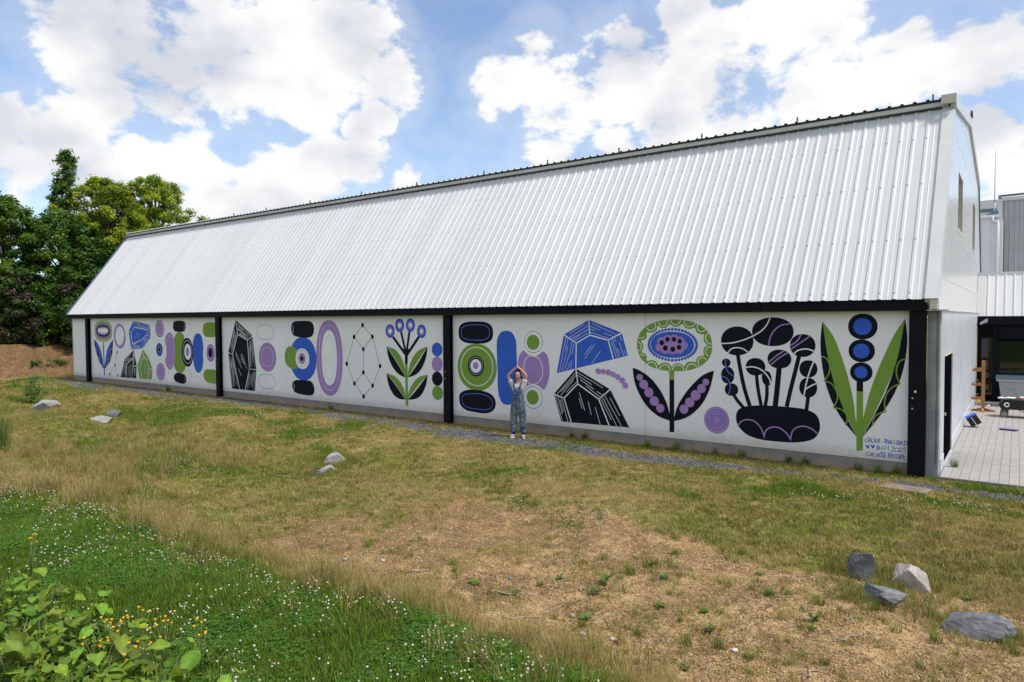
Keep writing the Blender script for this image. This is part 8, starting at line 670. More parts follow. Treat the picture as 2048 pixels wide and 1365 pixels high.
stair = empty('stair_block', (0, 18, -.14), label='narrow white block with gutter and downpipe between warehouse gable and grey hall', cat='building')
S_ = lambda name, mb, mats: mb.build(name, mats, stair, loc=(0, -18, .14))
for i in range(4):
    a = -1.9 + i * .335; mb = MB(); mb.box(a, 18, 3.9, a + .325, 18.2, 6.72); S_('wall_panel', mb, mt['gable'])
mb = MB(); mb.box(-1.9, 18.01, 3.9, -.56, 19.9, 6.7); S_('core', mb, mt['flash'])
mb = MB(); mb.box(-1.9, 17.88, 6.72, -.62, 18.02, 6.82); S_('gutter', mb, mt['pipe'])
mb = MB(); mb.tube([(-.86, 17.93, 6.78), (-.86, 17.93, 6.6), (-.80, 17.9, 6.55), (-.72, 17.9, 6.55), (-.70, 17.9, 6.45), (-.70, 17.9, 3.9)], .055, 10); S_('downpipe', mb, mt['pipe'])
mb = MB(); mb.box(-2.2, 19.0, 6.8, -.62, 19.2, 7.55); S_('upstand', mb, mt['flash'])
mb = MB(); mb.box(-1.5, 18.3, 6.98, -.75, 18.4, 7.12); mb.box(-.95, 18.1, 6.84, -.7, 18.4, 6.98); mb.beam((-1.1, 18.2, 6.85), (-.75, 18.3, 7.0), .05, .05); S_('roof_equipment', mb, mt['bluegrey'])
an = empty('antenna', (-.83, 18.15, 6.85), label='thin whip antenna standing above the white stair block roof', cat='antenna')
mb = MB(); mb.tube([(0, 0, 0), (0, 0, .45)], .035, 8); mb.build('antenna_base', mt['alloy'], an)
mb = MB(); mb.tube([(0, 0, .4), (0, 0, 1.5), (0, 0, 2.6)], [.014, .011, .005], 6); mb.build('antenna_rod', mt['bluegrey'], an)
fl = empty('floodlight', (-1.02, 14.05, 2.6), label='small grey floodlight on a bracket below the black annex fascia', cat='floodlight')
mb = MB(); mb.prism([(-.05, -.05), (.16, .05), (.16, .16), (.12, .16), (-.06, .03)], 'y', -.25, -.02); mb.build('lamp_housing', mt['alloy'], fl)
mb = MB(); mb.beam((-.13, .02, -.03), (.02, -.1, .0), .05, .04); mb.box(-.15, -.02, -.12, -.09, .05, .05); mb.build('bracket', mt['black'], fl)

# ------------------------------------------------------------------ yard paving
yard = empty('paved_yard', (0, 0, -.14), kind='structure')
mb = MB(); mb.box(-1.155, -.02, -.09, 6, 14.5, -.014); mb.build('joint_bed', mt['joint'], yard)
mb = MB(); mb.box(-.075 + .004, -.09 + .0035, -.03, .075 - .004, .09 - .0035, .0)
b_ = .004
pv = MB(); x0, y0 = .0728, .0885
pv.add([(-x0, -y0, -.03), (x0, -y0, -.03), (x0, y0, -.03), (-x0, y0, -.03), (-x0, -y0, -b_), (x0, -y0, -b_), (x0, y0, -b_), (-x0, y0, -b_), (-x0 + b_, -y0 + b_, 0), (x0 - b_, -y0 + b_, 0), (x0 - b_, y0 - b_, 0), (-x0 + b_, y0 - b_, 0)],
       [(0, 1, 5, 4), (1, 2, 6, 5), (2, 3, 7, 6), (3, 0, 4, 7), (4, 5, 9, 8), (5, 6, 10, 9), (6, 7, 11, 10), (7, 4, 8, 11), (8, 9, 10, 11)])
pvm = pv.mesh('paver', mt['paver']); rest = MB(); cnt = 0
for j in range(80):
    for i in range(40):
        cx, cy = -1.07 + i * .15, .08 + j * .18
        if cy > 14.3: continue
        dz = random.uniform(-.002, .002)
        if i < 10 and cnt < 300: link('paver', pvm, yard, (cx, cy, dz)); cnt += 1
        else:
            rest.add([(cx + v[0], cy + v[1], v[2] + dz) for v in pv.v[4:]], [(4, 5, 6, 7), (0, 1, 5, 4), (1, 2, 6, 5), (2, 3, 7, 6), (3, 0, 4, 7)])
rest.build('paver_field', mt['paver'], yard, kind='stuff')

# ------------------------------------------------------------------ things in the yard
r = empty('wooden_rack', (-.86, 11.1, -.14), label='orange wooden stand with three stub arms and cross foot beside the side wall', cat='rack')
mb = MB(); mb.box(-.045, -.03, .06, .045, .03, 1.6); mb.build('post', mt['wood'], r, bevel=.004)
for z, tilt in ((1.30, 0), (.86, 1), (.42, 1)):
    mb = MB(); mb.prism([(-.05, z - .05), (-.05, z + .07), (-.22, z + .07), (-.30, z - .0), (-.28, z - .05)] if not tilt else [(-.05, z - .06), (-.05, z + .06), (-.30, z - .02), (-.30, z - .06)], 'y', -.02, .02)
    if tilt: mb.beam((-.34, 0, z - .04), (-.12, .0, z + .13), .05, .025)
    mb.build('arm', mt['wood'], r)
mb = MB(); mb.prism([(-.32, 0), (.32, 0), (.30, .04), (.08, .10), (-.08, .10), (-.30, .04)], 'y', -.03, .03); mb.build('foot', mt['wood'], r)
mb = MB(); mb.prism([(-.30, 0), (.30, 0), (.28, .04), (.08, .10), (-.08, .10), (-.28, .04)], 'x', -.029, .029); mb.build('foot', mt['wood'], r)
mb = MB(); mb.ell((-.12, -.03, .33), (.07, .03, .035), 8, 6); mb.build('yellow_tag', mt['yellow'], r)
b = empty('speaker_box', (-1.02, 7.3, -.14), label='black box with a blue top tipped against the side wall on the paving', cat='box')
b.rotation_euler = (0, rad(-32), rad(8)); b.location = (-.98, 7.25, -.135)
mb = MB(); mb.box(-.0, -.14, .0, .26, .14, .24); mb.build('case', mt['cloth_black'], b, bevel=.01)
mb = MB(); mb.box(-.004, -.144, .241, .264, .144, .285); mb.build('lid', mt['blue'], b, bevel=.006)
mb = MB(); mb.beam((.12, -.146, .0), (.12, -.146, .24), .015, .006); mb.build('strap', mt['white'], b)
b = empty('flat_tray', (-.16, 7.1, -.14), rz=rad(-14), label='flat lilac tray lying alone on the grey pavers', cat='tray')
mb = MB(); mb.box(-.19, -.11, .035, .19, .11, .05); mb.build('lid', mt['lilacp'], b, bevel=.004)
mb = MB(); mb.box(-.18, -.10, .002, .18, .10, .034); mb.build('tray_body', mt['cloth_black'], b)
# waste container
bn = empty('waste_container', (.18, 13.2, -.14), label='grey four-wheeled waste container with dark curved lid in front of the glazing', cat='waste bin')
mb = MB(); Y0, Y1 = -.45, .45
vb = [(-.58, Y0 + .08, .14), (.58, Y0 + .08, .14), (.58, Y1 - .08, .14), (-.58, Y1 - .08, .14), (-.68, Y0, .84), (.68, Y0, .84), (.68, Y1, .84), (-.68, Y1, .84)]
mb.add(vb, [(0, 3, 2, 1), (0, 1, 5, 4), (1, 2, 6, 5), (2, 3, 7, 6), (3, 0, 4, 7)]); mb.build('bin_body', mt['binbody'], bn, bevel=.03)
mb = MB(); mb.beam((-.5, Y0 + .02, .62), (-.25, Y0 + .02, .62), .02, .03); mb.beam((-.25, Y0 + .02, .62), (-.2, Y0 + .04, .3), .02, .03); mb.beam((.0, Y0 + .02, .7), (.6, Y0 + .01, .7), .02, .03); mb.build('moulded_rib', mt['binbody'], bn)
mb = MB(); mb.box(-.74, Y0 - .05, .84, .74, Y1 + .05, .89); mb.build('rim', mt['binbody'], bn, bevel=.012)
mb = MB(); L = []
for k_ in range(9):
    a = math.pi * k_ / 8; L.append((Y0 - .04 + (Y1 - Y0 + .08) * (1 - math.cos(a)) / 2, .893 + .13 * math.sin(a)))
mb.prism(L, 'x', -.76, .76); mb.build('lid', mt['binlid'], bn)
for sx in (-.5, .5):
    for sy in (-.3, .3):
        mb = MB(); mb.tube([(sx - .025, sy, .08), (sx + .025, sy, .08)], .08, 12); mb.build('wheel', mt['rubber'], bn)
# folding wagon with painting gear
wg = empty('folding_wagon', (.12, 10.1, -.14), label='black folding wagon loaded with paint pots standing on the pavers at the frame edge', cat='wagon')
mb = MB(); mb.prism([(-.50, .24), (.55, .24), (.60, .52), (-.42, .52), (-.56, .40)], 'y', -.28, .28); mb.build('canvas_tub', mt['cloth_black'], wg, bevel=.02)
mb = MB()
for sy in (-.29, .29):
    mb.tube([(-.45, sy, .14), (.1, sy, .5)], .012, 6); mb.tube([(-.45, sy, .5), (.1, sy, .14)], .012, 6); mb.tube([(-.5, sy, .52), (.6, sy, .52)], .014, 6)
mb.build('frame', mt['rubber'], wg)
for sx in (-.42, .42):
    for sy in (-.26, .26):
        mb = MB(); mb.tube([(sx, sy - .03, .105), (sx, sy + .03, .105)], .105, 18); wl = mb.build('wheel', mt['rubber'], wg)
        mb = MB()
        mb.tube([(sx, sy - .036, .105), (sx, sy - .031, .105)], .03, 10)
        for q in range(6):
            a = q * math.tau / 6; mb.beam((sx, sy - .034, .105), (sx + .07 * math.cos(a), sy - .034, .105 + .07 * math.sin(a)), .016, .006, upv=(0, 1, 0))
        mb.tube([(sx + .074 * math.cos(q * math.tau / 18), sy - .033, .105 + .074 * math.sin(q * math.tau / 18)) for q in range(19)], .008, 5, caps=False)
        mb.build('rim', mt['alloy'], wl)
p = empty('paint_pot', (.16, 9.98, .345), label='red and white paint pot standing in the black wagon', cat='paint pot')
mb = MB(); mb.tube([(0, 0, 0), (0, 0, .09)], .10, 14); mb.build('pot_label', mt['red'], p)
mb = MB(); mb.tube([(0, 0, .091), (0, 0, .135)], [.102, .104], 14); mb.build('lid', mt['white'], p)
t_ = empty('tape_roll', (-.24, 9.81, .24), label='white roll of tape hanging on the near side of the wagon', cat='tape')
mb = MB(); mb.tube([(.055 * math.cos(a), 0, .055 * math.sin(a)) for a in [q * math.tau / 14 for q in range(15)]], .022, 6, caps=False); mb.build('ring', mt['white'], t_)
c_ = empty('crumpled_sheet', (-.24, 10.05, .37), label='crumpled white plastic sheet on top of the wagon load', cat='sheet')
mb = MB()
for q in range(9): mb.ell((random.uniform(-.16, .16), random.uniform(-.12, .12), random.uniform(.02, .07)), (.09, .07, .025), 8, 5)
mb.build('fold', mt['white'], c_)
bx2 = empty('blue_crate', (.42, 10.1, .34), label='blue box behind the paint pot inside the wagon', cat='box')
mb = MB(); mb.box(-.15, -.12, 0, .2, .12, .12); mb.build('crate_body', mt['blue'], bx2, bevel=.01)
mb = MB(); mb.tube([(-.1, -.05, .12), (-.06, -.05, .2), (.06, -.05, .22), (.14, -.05, .14)], .012, 6); mb.build('handle', mt['white'], bx2)
mb = MB(); mb.tube([(0, 0, 0), (0, 0, .05)], [.04, .045], 10); cup = mb.build('white_cup', mt['white'], None, (-.76, 12.6, -.14), label='small white cup on the paving near the waste container', cat='cup')

# ------------------------------------------------------------------ person
def skin(name, verts, edges, radii, mat, parent, sub=2, root=0):
    me = bpy.data.meshes.new(name); me.from_pydata(verts, edges, []); me.materials.append(mat)
    o = bpy.data.objects.new(name, me); COL.objects.link(o); o.parent = parent
    md = o.modifiers.new('skin', 'SKIN'); md.use_smooth_shade = True
    for i, r_ in enumerate(radii):
        sv = me.skin_vertices[0].data[i]; sv.radius = (r_, r_) if not isinstance(r_, tuple) else r_
        sv.use_root = (i == root)
    ss = o.modifiers.new('sub', 'SUBSURF'); ss.levels = sub; ss.render_levels = sub
    return o
def chain(*segs):
    V = []; E_ = []; R_ = []; names = {}
    for s in segs:
        prev = None
        for item in s:
            if isinstance(item, str): prev = names[item]; continue
            nm, p_, r_ = item
            V.append(p_); R_.append(r_); i = len(V) - 1
            if nm: names[nm] = i
            if prev is not None: E_.append((prev, i))
            prev = i
    return V, E_, R_
skinm = M_('skin', (.50, .27, .18), .55); hairm = M_('dark_hair', (.030, .017, .012), .6, 0, .4, 30)
shirt = M_('white_tshirt', (.50, .49, .49), .8, 0, .1, 8, bump=.3, bscale=12)
sockm = M_('dark_sock', (.015, .017, .025), .8); shoem = M_('grey_blue_shoe', (.30, .36, .46), .6, 0, .3, 18); solem = M_('white_sole', (.65, .62, .6), .6)
def denim():
    m = bpy.data.materials.new('paint_splashed_denim'); m.use_nodes = True; nt = m.node_tree; nt.nodes.clear(); t = NT(nt)
    pos = t.n('ShaderNodeTexCoord').outputs['Object']; z = t.n('ShaderNodeSeparateXYZ', {0: pos}).outputs[2]
    base = t.mix(t.noise(pos, 6, 4), (.010, .036, .10, 1), (.025, .075, .17, 1))
    legs = t.math('MULTIPLY', t.mrange(z, .9, .72), t.mrange(z, .12, .35))
    big = t.mrange(t.noise(pos, 7, 4, .6), .47, .58)
    base = t.mix(t.math('MULTIPLY', t.math('MULTIPLY', big, legs), .8), base, t.ramp(t.noise(pos, 11, 2), [(.35, (.08, .16, .10)), (.5, (.20, .26, .18)), (.65, (.08, .22, .30))]))
    for sc_, th, cc in ((34, .24, (.55, .50, .38)), (41, .20, (.5, .28, .06)), (37, .20, (.05, .35, .55)), (52, .18, (.10, .32, .07)), (46, .16, (.5, .12, .16))):
        vo = t.n('ShaderNodeTexVoronoi', {'Vector': t.n('ShaderNodeVectorMath', {0: pos, 1: (sc_ * .37, 0, sc_)}, operation='ADD').outputs[0], 'Scale': float(sc_)})
        dots = t.math('MULTIPLY', t.mrange(vo.outputs['Distance'], th + .03, th - .03), t.mrange(t.noise(pos, 4.5 + sc_ * .03, 2), .42, .55))
        base = t.mix(dots, base, (*cc, 1))
    b = t.n('ShaderNodeBsdfPrincipled', {'Base Color': base, 'Roughness': .85})
    bn = t.n('ShaderNodeBump', {'Height': t.noise(pos, 14, 3), 'Strength': .5, 'Distance': .02}); nt.links.new(bn.outputs[0], b.inputs['Normal'])
    t.n('ShaderNodeOutputMaterial', {'Surface': b.outputs[0]}); return m
dm = denim()
px_, py_ = -10.27, -.85
pe = empty('person', (px_, py_, terr(px_, py_) + .005), rz=rad(25), label='woman in paint-splashed blue dungarees and white t-shirt, hands joined above her head', cat='person')
# local: x to the viewer's right, -y towards the viewer, z up
Lh, Rh = (-.05, -.07, 1.785), (.015, -.07, 1.80)
def fingers(hand, base, dirx, rs=.009):
    out = []
    for q in range(4):
        o_ = (q - 1.5) * .018
        p0 = (base[0] + dirx * .03, base[1] + o_ - .002, base[2] + .035)
        ln = (.026, .03, .028, .022)[q]
        out.append([hand, (None, p0, rs), (None, (p0[0] + dirx * ln, p0[1], p0[2] + .022), rs * .9), (None, (p0[0] + dirx * ln * 2.0, p0[1], p0[2] + .012), rs * .75)])
    out.append([hand, (None, (base[0] + dirx * .02, base[1] - .035, base[2] - .005), rs), (None, (base[0] + dirx * .045, base[1] - .04, base[2] + .005), rs * .8)])
    return out
V, E_, R_ = chain(
    [('pel', (0, 0, .90), .12), ('waist', (0, 0, 1.05), .105), ('chest', (0, 0, 1.24), .12), ('neckb', (0, 0, 1.40), .06), ('neck', (0, -.01, 1.46), .047), ('headb', (0, -.015, 1.52), .05)],
    ['pel', (None, (-.09, 0, .82), .09), (None, (-.115, -.01, .48), .06), (None, (-.125, .01, .12), .038), (None, (-.125, -.01, .05), .035), (None, (-.14, -.11, .03), .03)],
    ['pel', (None, (.09, 0, .82), .09), (None, (.115, -.01, .48), .06), (None, (.125, .01, .12), .038), (None, (.125, -.01, .05), .035), (None, (.15, -.11, .03), .03)],
    ['chest', ('ls', (-.15, 0, 1.38), .055), ('le', (-.262, -.03, 1.58), .040), ('lw', (-.115, -.06, 1.735), .026), ('lh', Lh, (.034, .022))],
    ['chest', ('rs', (.15, 0, 1.38), .055), ('re', (.215, -.03, 1.60), .040), ('rw', (.09, -.06, 1.755), .026), ('rh', Rh, (.034, .022))],
    *fingers('lh', Lh, .55), *fingers('rh', Rh, -.55))
skin('body', V, E_, R_, skinm, pe)
# head with a face
mb = MB(); hc = Vector((.0, -.03, 1.60)); tilt = Matrix.Rotation(rad(-8), 3, 'X')
n0 = len(mb.v); mb.ell((0, 0, 0), (.075, .092, .112), 22, 16)
for i in range(n0, len(mb.v)):
    v = Vector(mb.v[i])
    if v.y < 0: 
        v.y += -.020 * math.exp(-((v.x / .014) ** 2 + ((v.z + .014) / .026) ** 2)); v.y += .010 * math.exp(-(((abs(v.x) - .032) / .016) ** 2 + ((v.z - .012) / .014) ** 2))
        v.y += -.006 * math.exp(-((v.x / .03) ** 2 + ((v.z + .055) / .012) ** 2))
    if v.z < -.03: v.x *= 1 - .28 * min(1, (-.03 - v.z) / .08)
    mb.v[i] = tuple(tilt @ v + hc)
head = mb.build('head', skinm, pe)
def hp(x, y, z): return tuple(tilt @ Vector((x, y, z)) + hc)
mb = MB()
for s in (-1, 1): mb.ell(hp(s * .076, .005, -.005), (.010, .018, .028), 8, 6)
mb.build('ear', skinm, head)
mb = MB()
for s in (-1, 1): mb.ell(hp(s * .031, -.083, .012), (.012, .008, .006), 8, 6)
mb.build('eye', M_('eye', (.03, .02, .015), .3), head)
mb = MB(); mb.tube([hp(-.026, -.086, -.050), hp(-.012, -.0945, -.058), hp(0, -.0965, -.060), hp(.012, -.0945, -.058), hp(.026, -.086, -.050)], [.002, .006, .007, .006, .002], 6); mb.build('mouth', M_('lips', (.55, .30, .28), .5), head)
mb = MB()
for s in (-1, 1): mb.tube([hp(s * .032 + .021 * math.cos(a), -.101, .010 + .017 * math.sin(a)) for a in [q * math.tau / 14 for q in range(15)]], .0025, 5, caps=False); mb.tube([hp(s * .053, -.099, .014), hp(s * .076, 0, .01)], .002, 4)
mb.tube([hp(-.011, -.101, .012), hp(.011, -.101, .012)], .0025, 4); mb.build('glasses', mt['rubber'], head)
mb = MB(); n0 = len(mb.v); mb.ell((0, .018, .022), (.088, .096, .112), 22, 14)
mb.v = [tuple(tilt @ (Vector(v) * (1 + .05 * noise.noise(Vector(v) * 40))) + hc) if not (v[1] < -.055 and v[2] < .062) else tuple(tilt @ Vector((v[0] * .8, v[1] + .05, v[2])) + hc) for v in mb.v]
mb.ell(tuple(hc + Vector((.01, .02, .135))), (.052, .048, .042), 12, 8)
for s in (-1, 1):
    for q in range(4): mb.tube([hp(s * .075, -.02 + q * .02, .02), hp(s * (.088 + .006 * q), -.02 + q * .02, -.04), hp(s * .082, -.015 + q * .02, -.10 - .01 * q)], [.016, .014, .004], 6)
mb.build('hair', hairm, pe)
V, E_, R_ = chain([('a', (0, .03, .98), .125), ('b', (0, .03, 1.18), .138), ('c', (0, .01, 1.32), .12), ('d', (0, -.005, 1.40), .072)],
                  ['c', (None, (-.15, 0, 1.37), .082), (None, (-.195, -.01, 1.46), .078), (None, (-.21, -.012, 1.49), .082)], ['c', (None, (.15, 0, 1.37), .082), (None, (.168, -.01, 1.47), .078), (None, (.175, -.012, 1.50), .082)],)
skin('tshirt', V, E_, R_, shirt, pe)
V, E_, R_ = chain([('w', (0, -.012, .92), (.165, .14)), ('b', (0, -.035, 1.10), (.15, .135)), ('c', (0, -.055, 1.24), (.12, .115)), (None, (0, -.055, 1.30), (.115, .105))],
                  ['w', ('h', (0, -.005, .80), (.17, .145))],
                  ['h', (None, (-.105, -.005, .66), (.115, .115)), (None, (-.122, -.01, .42), (.095, .10)), (None, (-.128, .0, .20), (.075, .08)), (None, (-.128, .0, .165), (.085, .088)), (None, (-.128, .0, .13), (.082, .085))],
                  ['h', (None, (.105, -.005, .66), (.115, .115)), (None, (.122, -.01, .42), (.095, .10)), (None, (.128, .0, .20), (.075, .08)), (None, (.128, .0, .165), (.085, .088)), (None, (.128, .0, .13), (.082, .085))])
dg = skin('dungarees', V, E_, R_, dm, pe)
for s in (-1, 1):
    mb = MB(); mb.tube([(s * .075, -.155, 1.29), (s * .085, -.125, 1.37), (s * .088, -.04, 1.435), (s * .08, .06, 1.42), (s * .04, .13, 1.25)], [.02] * 5, 6); mb.build('strap', dm, dg)
mb = MB(); mb.box(-.07, -.186, 1.14, .07, -.174, 1.22); mb.build('bib_pocket', dm, dg)
for s in (-1, 1):
    mb = MB(); mb.tube([(s * .126, .005, .06), (s * .127, .005, .15)], [.042, .044], 12); mb.build('sock', sockm, pe)
    mb = MB(); R3 = Matrix.Rotation(rad(12 * s), 3, 'Z'); mb.ell((s * .138, -.055, .045), (.047, .13, .045), 14, 9, 0, R3)
    sh_ = mb.build('shoe', shoem, pe)
    mb = MB(); mb.tube([tuple(Vector((s * .138, -.055, 0.0))), tuple(Vector((s * .138, -.055, .028)))], 1.0, 16)
    mb.v = [tuple(R3 @ Vector(((v[0] - s * .138) * .048, (v[1] + .055) * .13, v[2])) + Vector((s * .138, -.055, 0))) for v in mb.v]; mb.build('sole', solem, sh_)

# ------------------------------------------------------------------ rocks
def rock(name, loc, size, seed, mat, label, rz=0, flat=1.0):
    mb = MB(); rnd = random.Random(seed); mb.ell((0, 0, 0), (1.15, 1.15, 1.15), 44, 28)
    cuts = [(Vector((rnd.gauss(0, 1), rnd.gauss(0, 1), rnd.gauss(.25, .7))).normalized(), rnd.uniform(.5, .86)) for _ in range(13)]
    out = []
    for v in mb.v:
        p = Vector(v)
        for nrm, d in cuts:
            e = p.dot(nrm) - d
            if e > 0: p -= nrm * e
        p *= 1 + .05 * noise.noise(p * 2.3 + Vector((seed, 0, 0))) + .04 * noise.noise(p * 6 + Vector((seed, 0, 0))) + .025 * noise.noise(p * 14)
        out.append((p.x * size[0], p.y * size[1], p.z * size[2]))
    mb.v = out; mb.sm = [False] * len(mb.sm); o = mb.build(name, mat, None, (loc[0], loc[1], terr(*loc) + size[2] * flat), label=label, cat='rock'); o.rotation_euler = (rnd.uniform(-.2, .2), rnd.uniform(-.2, .2), rz); return o
RK = PL['ROCK']
rock('rock', RK[0], (.17, .15, .27), 3, mt['rock_g'], 'upright grey pointed rock, rearmost of the four rocks at right', .3, .5)
rock('rock', RK[1], (.25, .20, .21), 14, mt['rock_w'], 'pale cream triangular rock, the whitest of the rocks', .7, .5)
rock('rock', RK[2], (.27, .15, .15), 8, mt['rock_g'], 'grey streaked rock lying low in front of the upright one', .2, .6)
rock('rock', RK[3], (.33, .17, .17), 21, mt['rock_g'], 'large dark grey slab-like rock nearest the lower right corner', .1, .6)
rock('rock', RK[4], (.28, .22, .16), 5, mt['rock_b'], 'rounded light grey rock at the middle of the meadow, upper of a pair', .4, .7)
rock('rock', RK[5], (.24, .14, .10), 6, mt['rock_b'], 'flat low grey rock just in front of the rounded one in mid meadow', .9, .6)
rock('rock', RK[9], (.14, .12, .08), 16, mt['rock_g'], 'small dark stone half hidden in grass left of the mid meadow pair', .9, .5)
rock('rock', RK[6], (.55, .42, .28), 31, mt['rock_b'], 'broad flat beige boulder beside the small shrub at far left', .5, .6)
rock('rock', RK[7], (.26, .2, .15), 9, mt['rock_g'], 'small grey rock behind the sloping one, left part of the meadow', .2, .7)
rock('rock', RK[8], (.42, .2, .14), 11, mt['rock_b'], 'sloping flat grey rock with dry grass behind it, left part of meadow', 1.0, .6)
mb = MB(); mb.box(-.36, -.2, -.02, .36, .2, .035); o = mb.build('inspection_cover', mt['slab'], None, (-1.56, -1.25, terr(-1.56, -1.25) + .005), bevel=.01, label='flat brown rectangular slab set in the grass before the end column', cat='cover'); o.rotation_euler.z = rad(-8)
for i, (p, ln, a) in enumerate(zip(PL['STICK'], (.35, .3, .45, .32, .2, .12, .4, .5), (.3, -.25, .1, .4, .6, .9, -.2, .05))):
    lab = ['pale dry stick on the soil left of centre', 'grey stick at the edge of the clover lawn', 'long thin stick lying on bare soil at lower centre', 'bleached stick on cracked soil before the right rocks', 'short curved twig near the bottom right edge', 'short orange twig on the sandy soil', 'thin dark twig beside a green tuft', 'long pale straw stalk in the left meadow'][i]
    mb = MB(); pts = [(ln * (q / 5 - .5), .03 * math.sin(q * 1.9 + i), .015 + .01 * math.sin(q + i)) for q in range(6)]; mb.tube(pts, [.011, .012, .010, .009, .007, .004], 6)
    mb.tube([pts[2], (pts[2][0] + .08, pts[2][1] + .05, .03)], [.006, .003], 5)
    o = mb.build('stick', mt['stick'], None, (p[0], p[1], terr(*p)), label=lab, cat='stick'); o.rotation_euler.z = a + .6
for i, p in enumerate(PL['STONE']):
    mb = MB(); mb.ell((0, 0, .015), (.04, .03, .022), 8, 6); mb.v = [tuple(Vector(v) * (1 + .3 * noise.noise(Vector(v) * 30 + Vector((i, 0, 0))))) for v in mb.v]
    mb.build('pebble', [mt['rock_w'], mt['daisy'], mt['rock_g'], mt['rock_b']][i % 4], None, (p[0], p[1], terr(*p)), label='small loose stone lying on the bare sandy soil', cat='stone', group='small loose stones on the bare soil')

# ------------------------------------------------------------------ vegetation
def blades(n, h, spread, wd, bend, mats, seed, hv=.4, seedhead=False):
    rnd = random.Random(seed); mb = MB()
    for i in range(n):
        a = rnd.uniform(0, math.tau); rr_ = spread * math.sqrt(rnd.random()); bx_0, by_0 = rr_ * math.cos(a), rr_ * math.sin(a)
        hh = h * rnd.uniform(1 - hv, 1 + hv * .6); d = rnd.uniform(0, math.tau); bd = bend * hh * rnd.uniform(.3, 1.3)
        wx, wy = -math.sin(d) * wd / 2, math.cos(d) * wd / 2; cx, cy = math.cos(d) * bd, math.sin(d) * bd
        mi = 0 if len(mats) == 1 or rnd.random() < .6 else 1
        mb.add([(bx_0 - wx, by_0 - wy, 0), (bx_0 + wx, by_0 + wy, 0), (bx_0 + cx * .4 + wx * .8, by_0 + cy * .4 + wy * .8, hh * .6), (bx_0 + cx * .4 - wx * .8, by_0 + cy * .4 - wy * .8, hh * .6), (bx_0 + cx, by_0 + cy, hh)], [(0, 1, 2, 3), (3, 2, 4)], mi)
        if seedhead and rnd.random() < .35:
            mb.add([(bx_0 + cx - .004, by_0 + cy, hh), (bx_0 + cx + .004, by_0 + cy, hh), (bx_0 + cx * 1.2, by_0 + cy * 1.2, hh * 1.15)], [(0, 1, 2)], len(mats) - 1)
    return mb.mesh('blades', mats)
def source(meshes, name):
    c = bpy.data.collections.new(name)
    for i, me in enumerate(meshes):
        o = bpy.data.objects.new('%s_variant_%02d' % (name, i), me); c.objects.link(o)
    return c
def scatter(name, pts, coll, label=None, cat=None):
    """pts: (x, y, z, rotz, scale, index, tilt) rows -> one object of instances"""
    a = np.array(pts, dtype=np.float32); me = bpy.data.meshes.new(name); me.vertices.add(len(a)); me.vertices.foreach_set('co', a[:, :3].ravel())
    for nm, cidx, ty in (('rz', 3, 'FLOAT'), ('sc', 4, 'FLOAT'), ('tl', 6, 'FLOAT')):
        at = me.attributes.new(nm, ty, 'POINT'); at.data.foreach_set('value', np.ascontiguousarray(a[:, cidx]))
    at = me.attributes.new('vi', 'INT', 'POINT'); at.data.foreach_set('value', a[:, 5].astype(np.int32))
    g = bpy.data.node_groups.new(name + '_spread', 'GeometryNodeTree')
    g.interface.new_socket('Geometry', in_out='INPUT', socket_type='NodeSocketGeometry'); g.interface.new_socket('Geometry', in_out='OUTPUT', socket_type='NodeSocketGeometry')
    t = NT(g); gi = g.nodes.new('NodeGroupInput'); go = g.nodes.new('NodeGroupOutput')
    ci = t.n('GeometryNodeCollectionInfo'); ci.inputs['Collection'].default_value = coll; ci.inputs['Separate Children'].default_value = True; ci.inputs['Reset Children'].default_value = True
    def at_(nm, ty='FLOAT'):
        nd = t.n('GeometryNodeInputNamedAttribute', data_type=ty); nd.inputs['Name'].default_value = nm; return nd.outputs[0]
    cx = t.n('ShaderNodeCombineXYZ', {0: at_('tl'), 2: at_('rz')})
    ip = t.n('GeometryNodeInstanceOnPoints', {'Points': gi.outputs[0], 'Instance': ci.outputs[0], 'Pick Instance': True, 'Instance Index': at_('vi', 'INT'), 'Rotation': cx.outputs[0], 'Scale': at_('sc')})
    g.links.new(ip.outputs[0], go.inputs[0])
    o = link(name, me, kind='stuff', label=label, cat=cat); md = o.modifiers.new('spread', 'NODES'); md.node_group = g; return o
R = random.Random(11)
def visible(x, y, m=.12):
    v = Vector((x, y + 15, terr(x, y) - CAM_H)); d = v.dot(fw)
    if d < .5: return False
    u, q = v.dot(rt2) / d * 1370.6, v.dot(up2) / d * 1370.6
    return abs(u) < 1024 * (1 + m) and abs(q) < 682 * (1 + m) + 60
def clover_patch(seed):
    rnd = random.Random(seed); mb = MB()
    for i in range(16):
        cx, cy, h = rnd.gauss(0, .05), rnd.gauss(0, .05), rnd.uniform(.03, .075)
        for q in range(3):
            a = q * 2.094 + rnd.random(); c, s = math.cos(a), math.sin(a); l = rnd.uniform(.011, .017)
            mb.add([(cx, cy, h), (cx + l * .6 * c - l * .5 * s, cy + l * .6 * s + l * .5 * c, h + .004), (cx + l * 1.1 * c, cy + l * 1.1 * s, h), (cx + l * .6 * c + l * .5 * s, cy + l * .6 * s - l * .5 * c, h + .004)], [(0, 1, 2, 3)])
    return mb.mesh('clover_leaves', mt['clover_leaf'])
lawn_src = source([blades(26, .085, .075, .0052, .55, [mt['lush'], mt['weed']], s) for s in range(3)] + [blades(22, .07, .08, .005, .7, [mt['meadow'], mt['lush']], 5), clover_patch(1), clover_patch(2)], 'lawn_tuft')
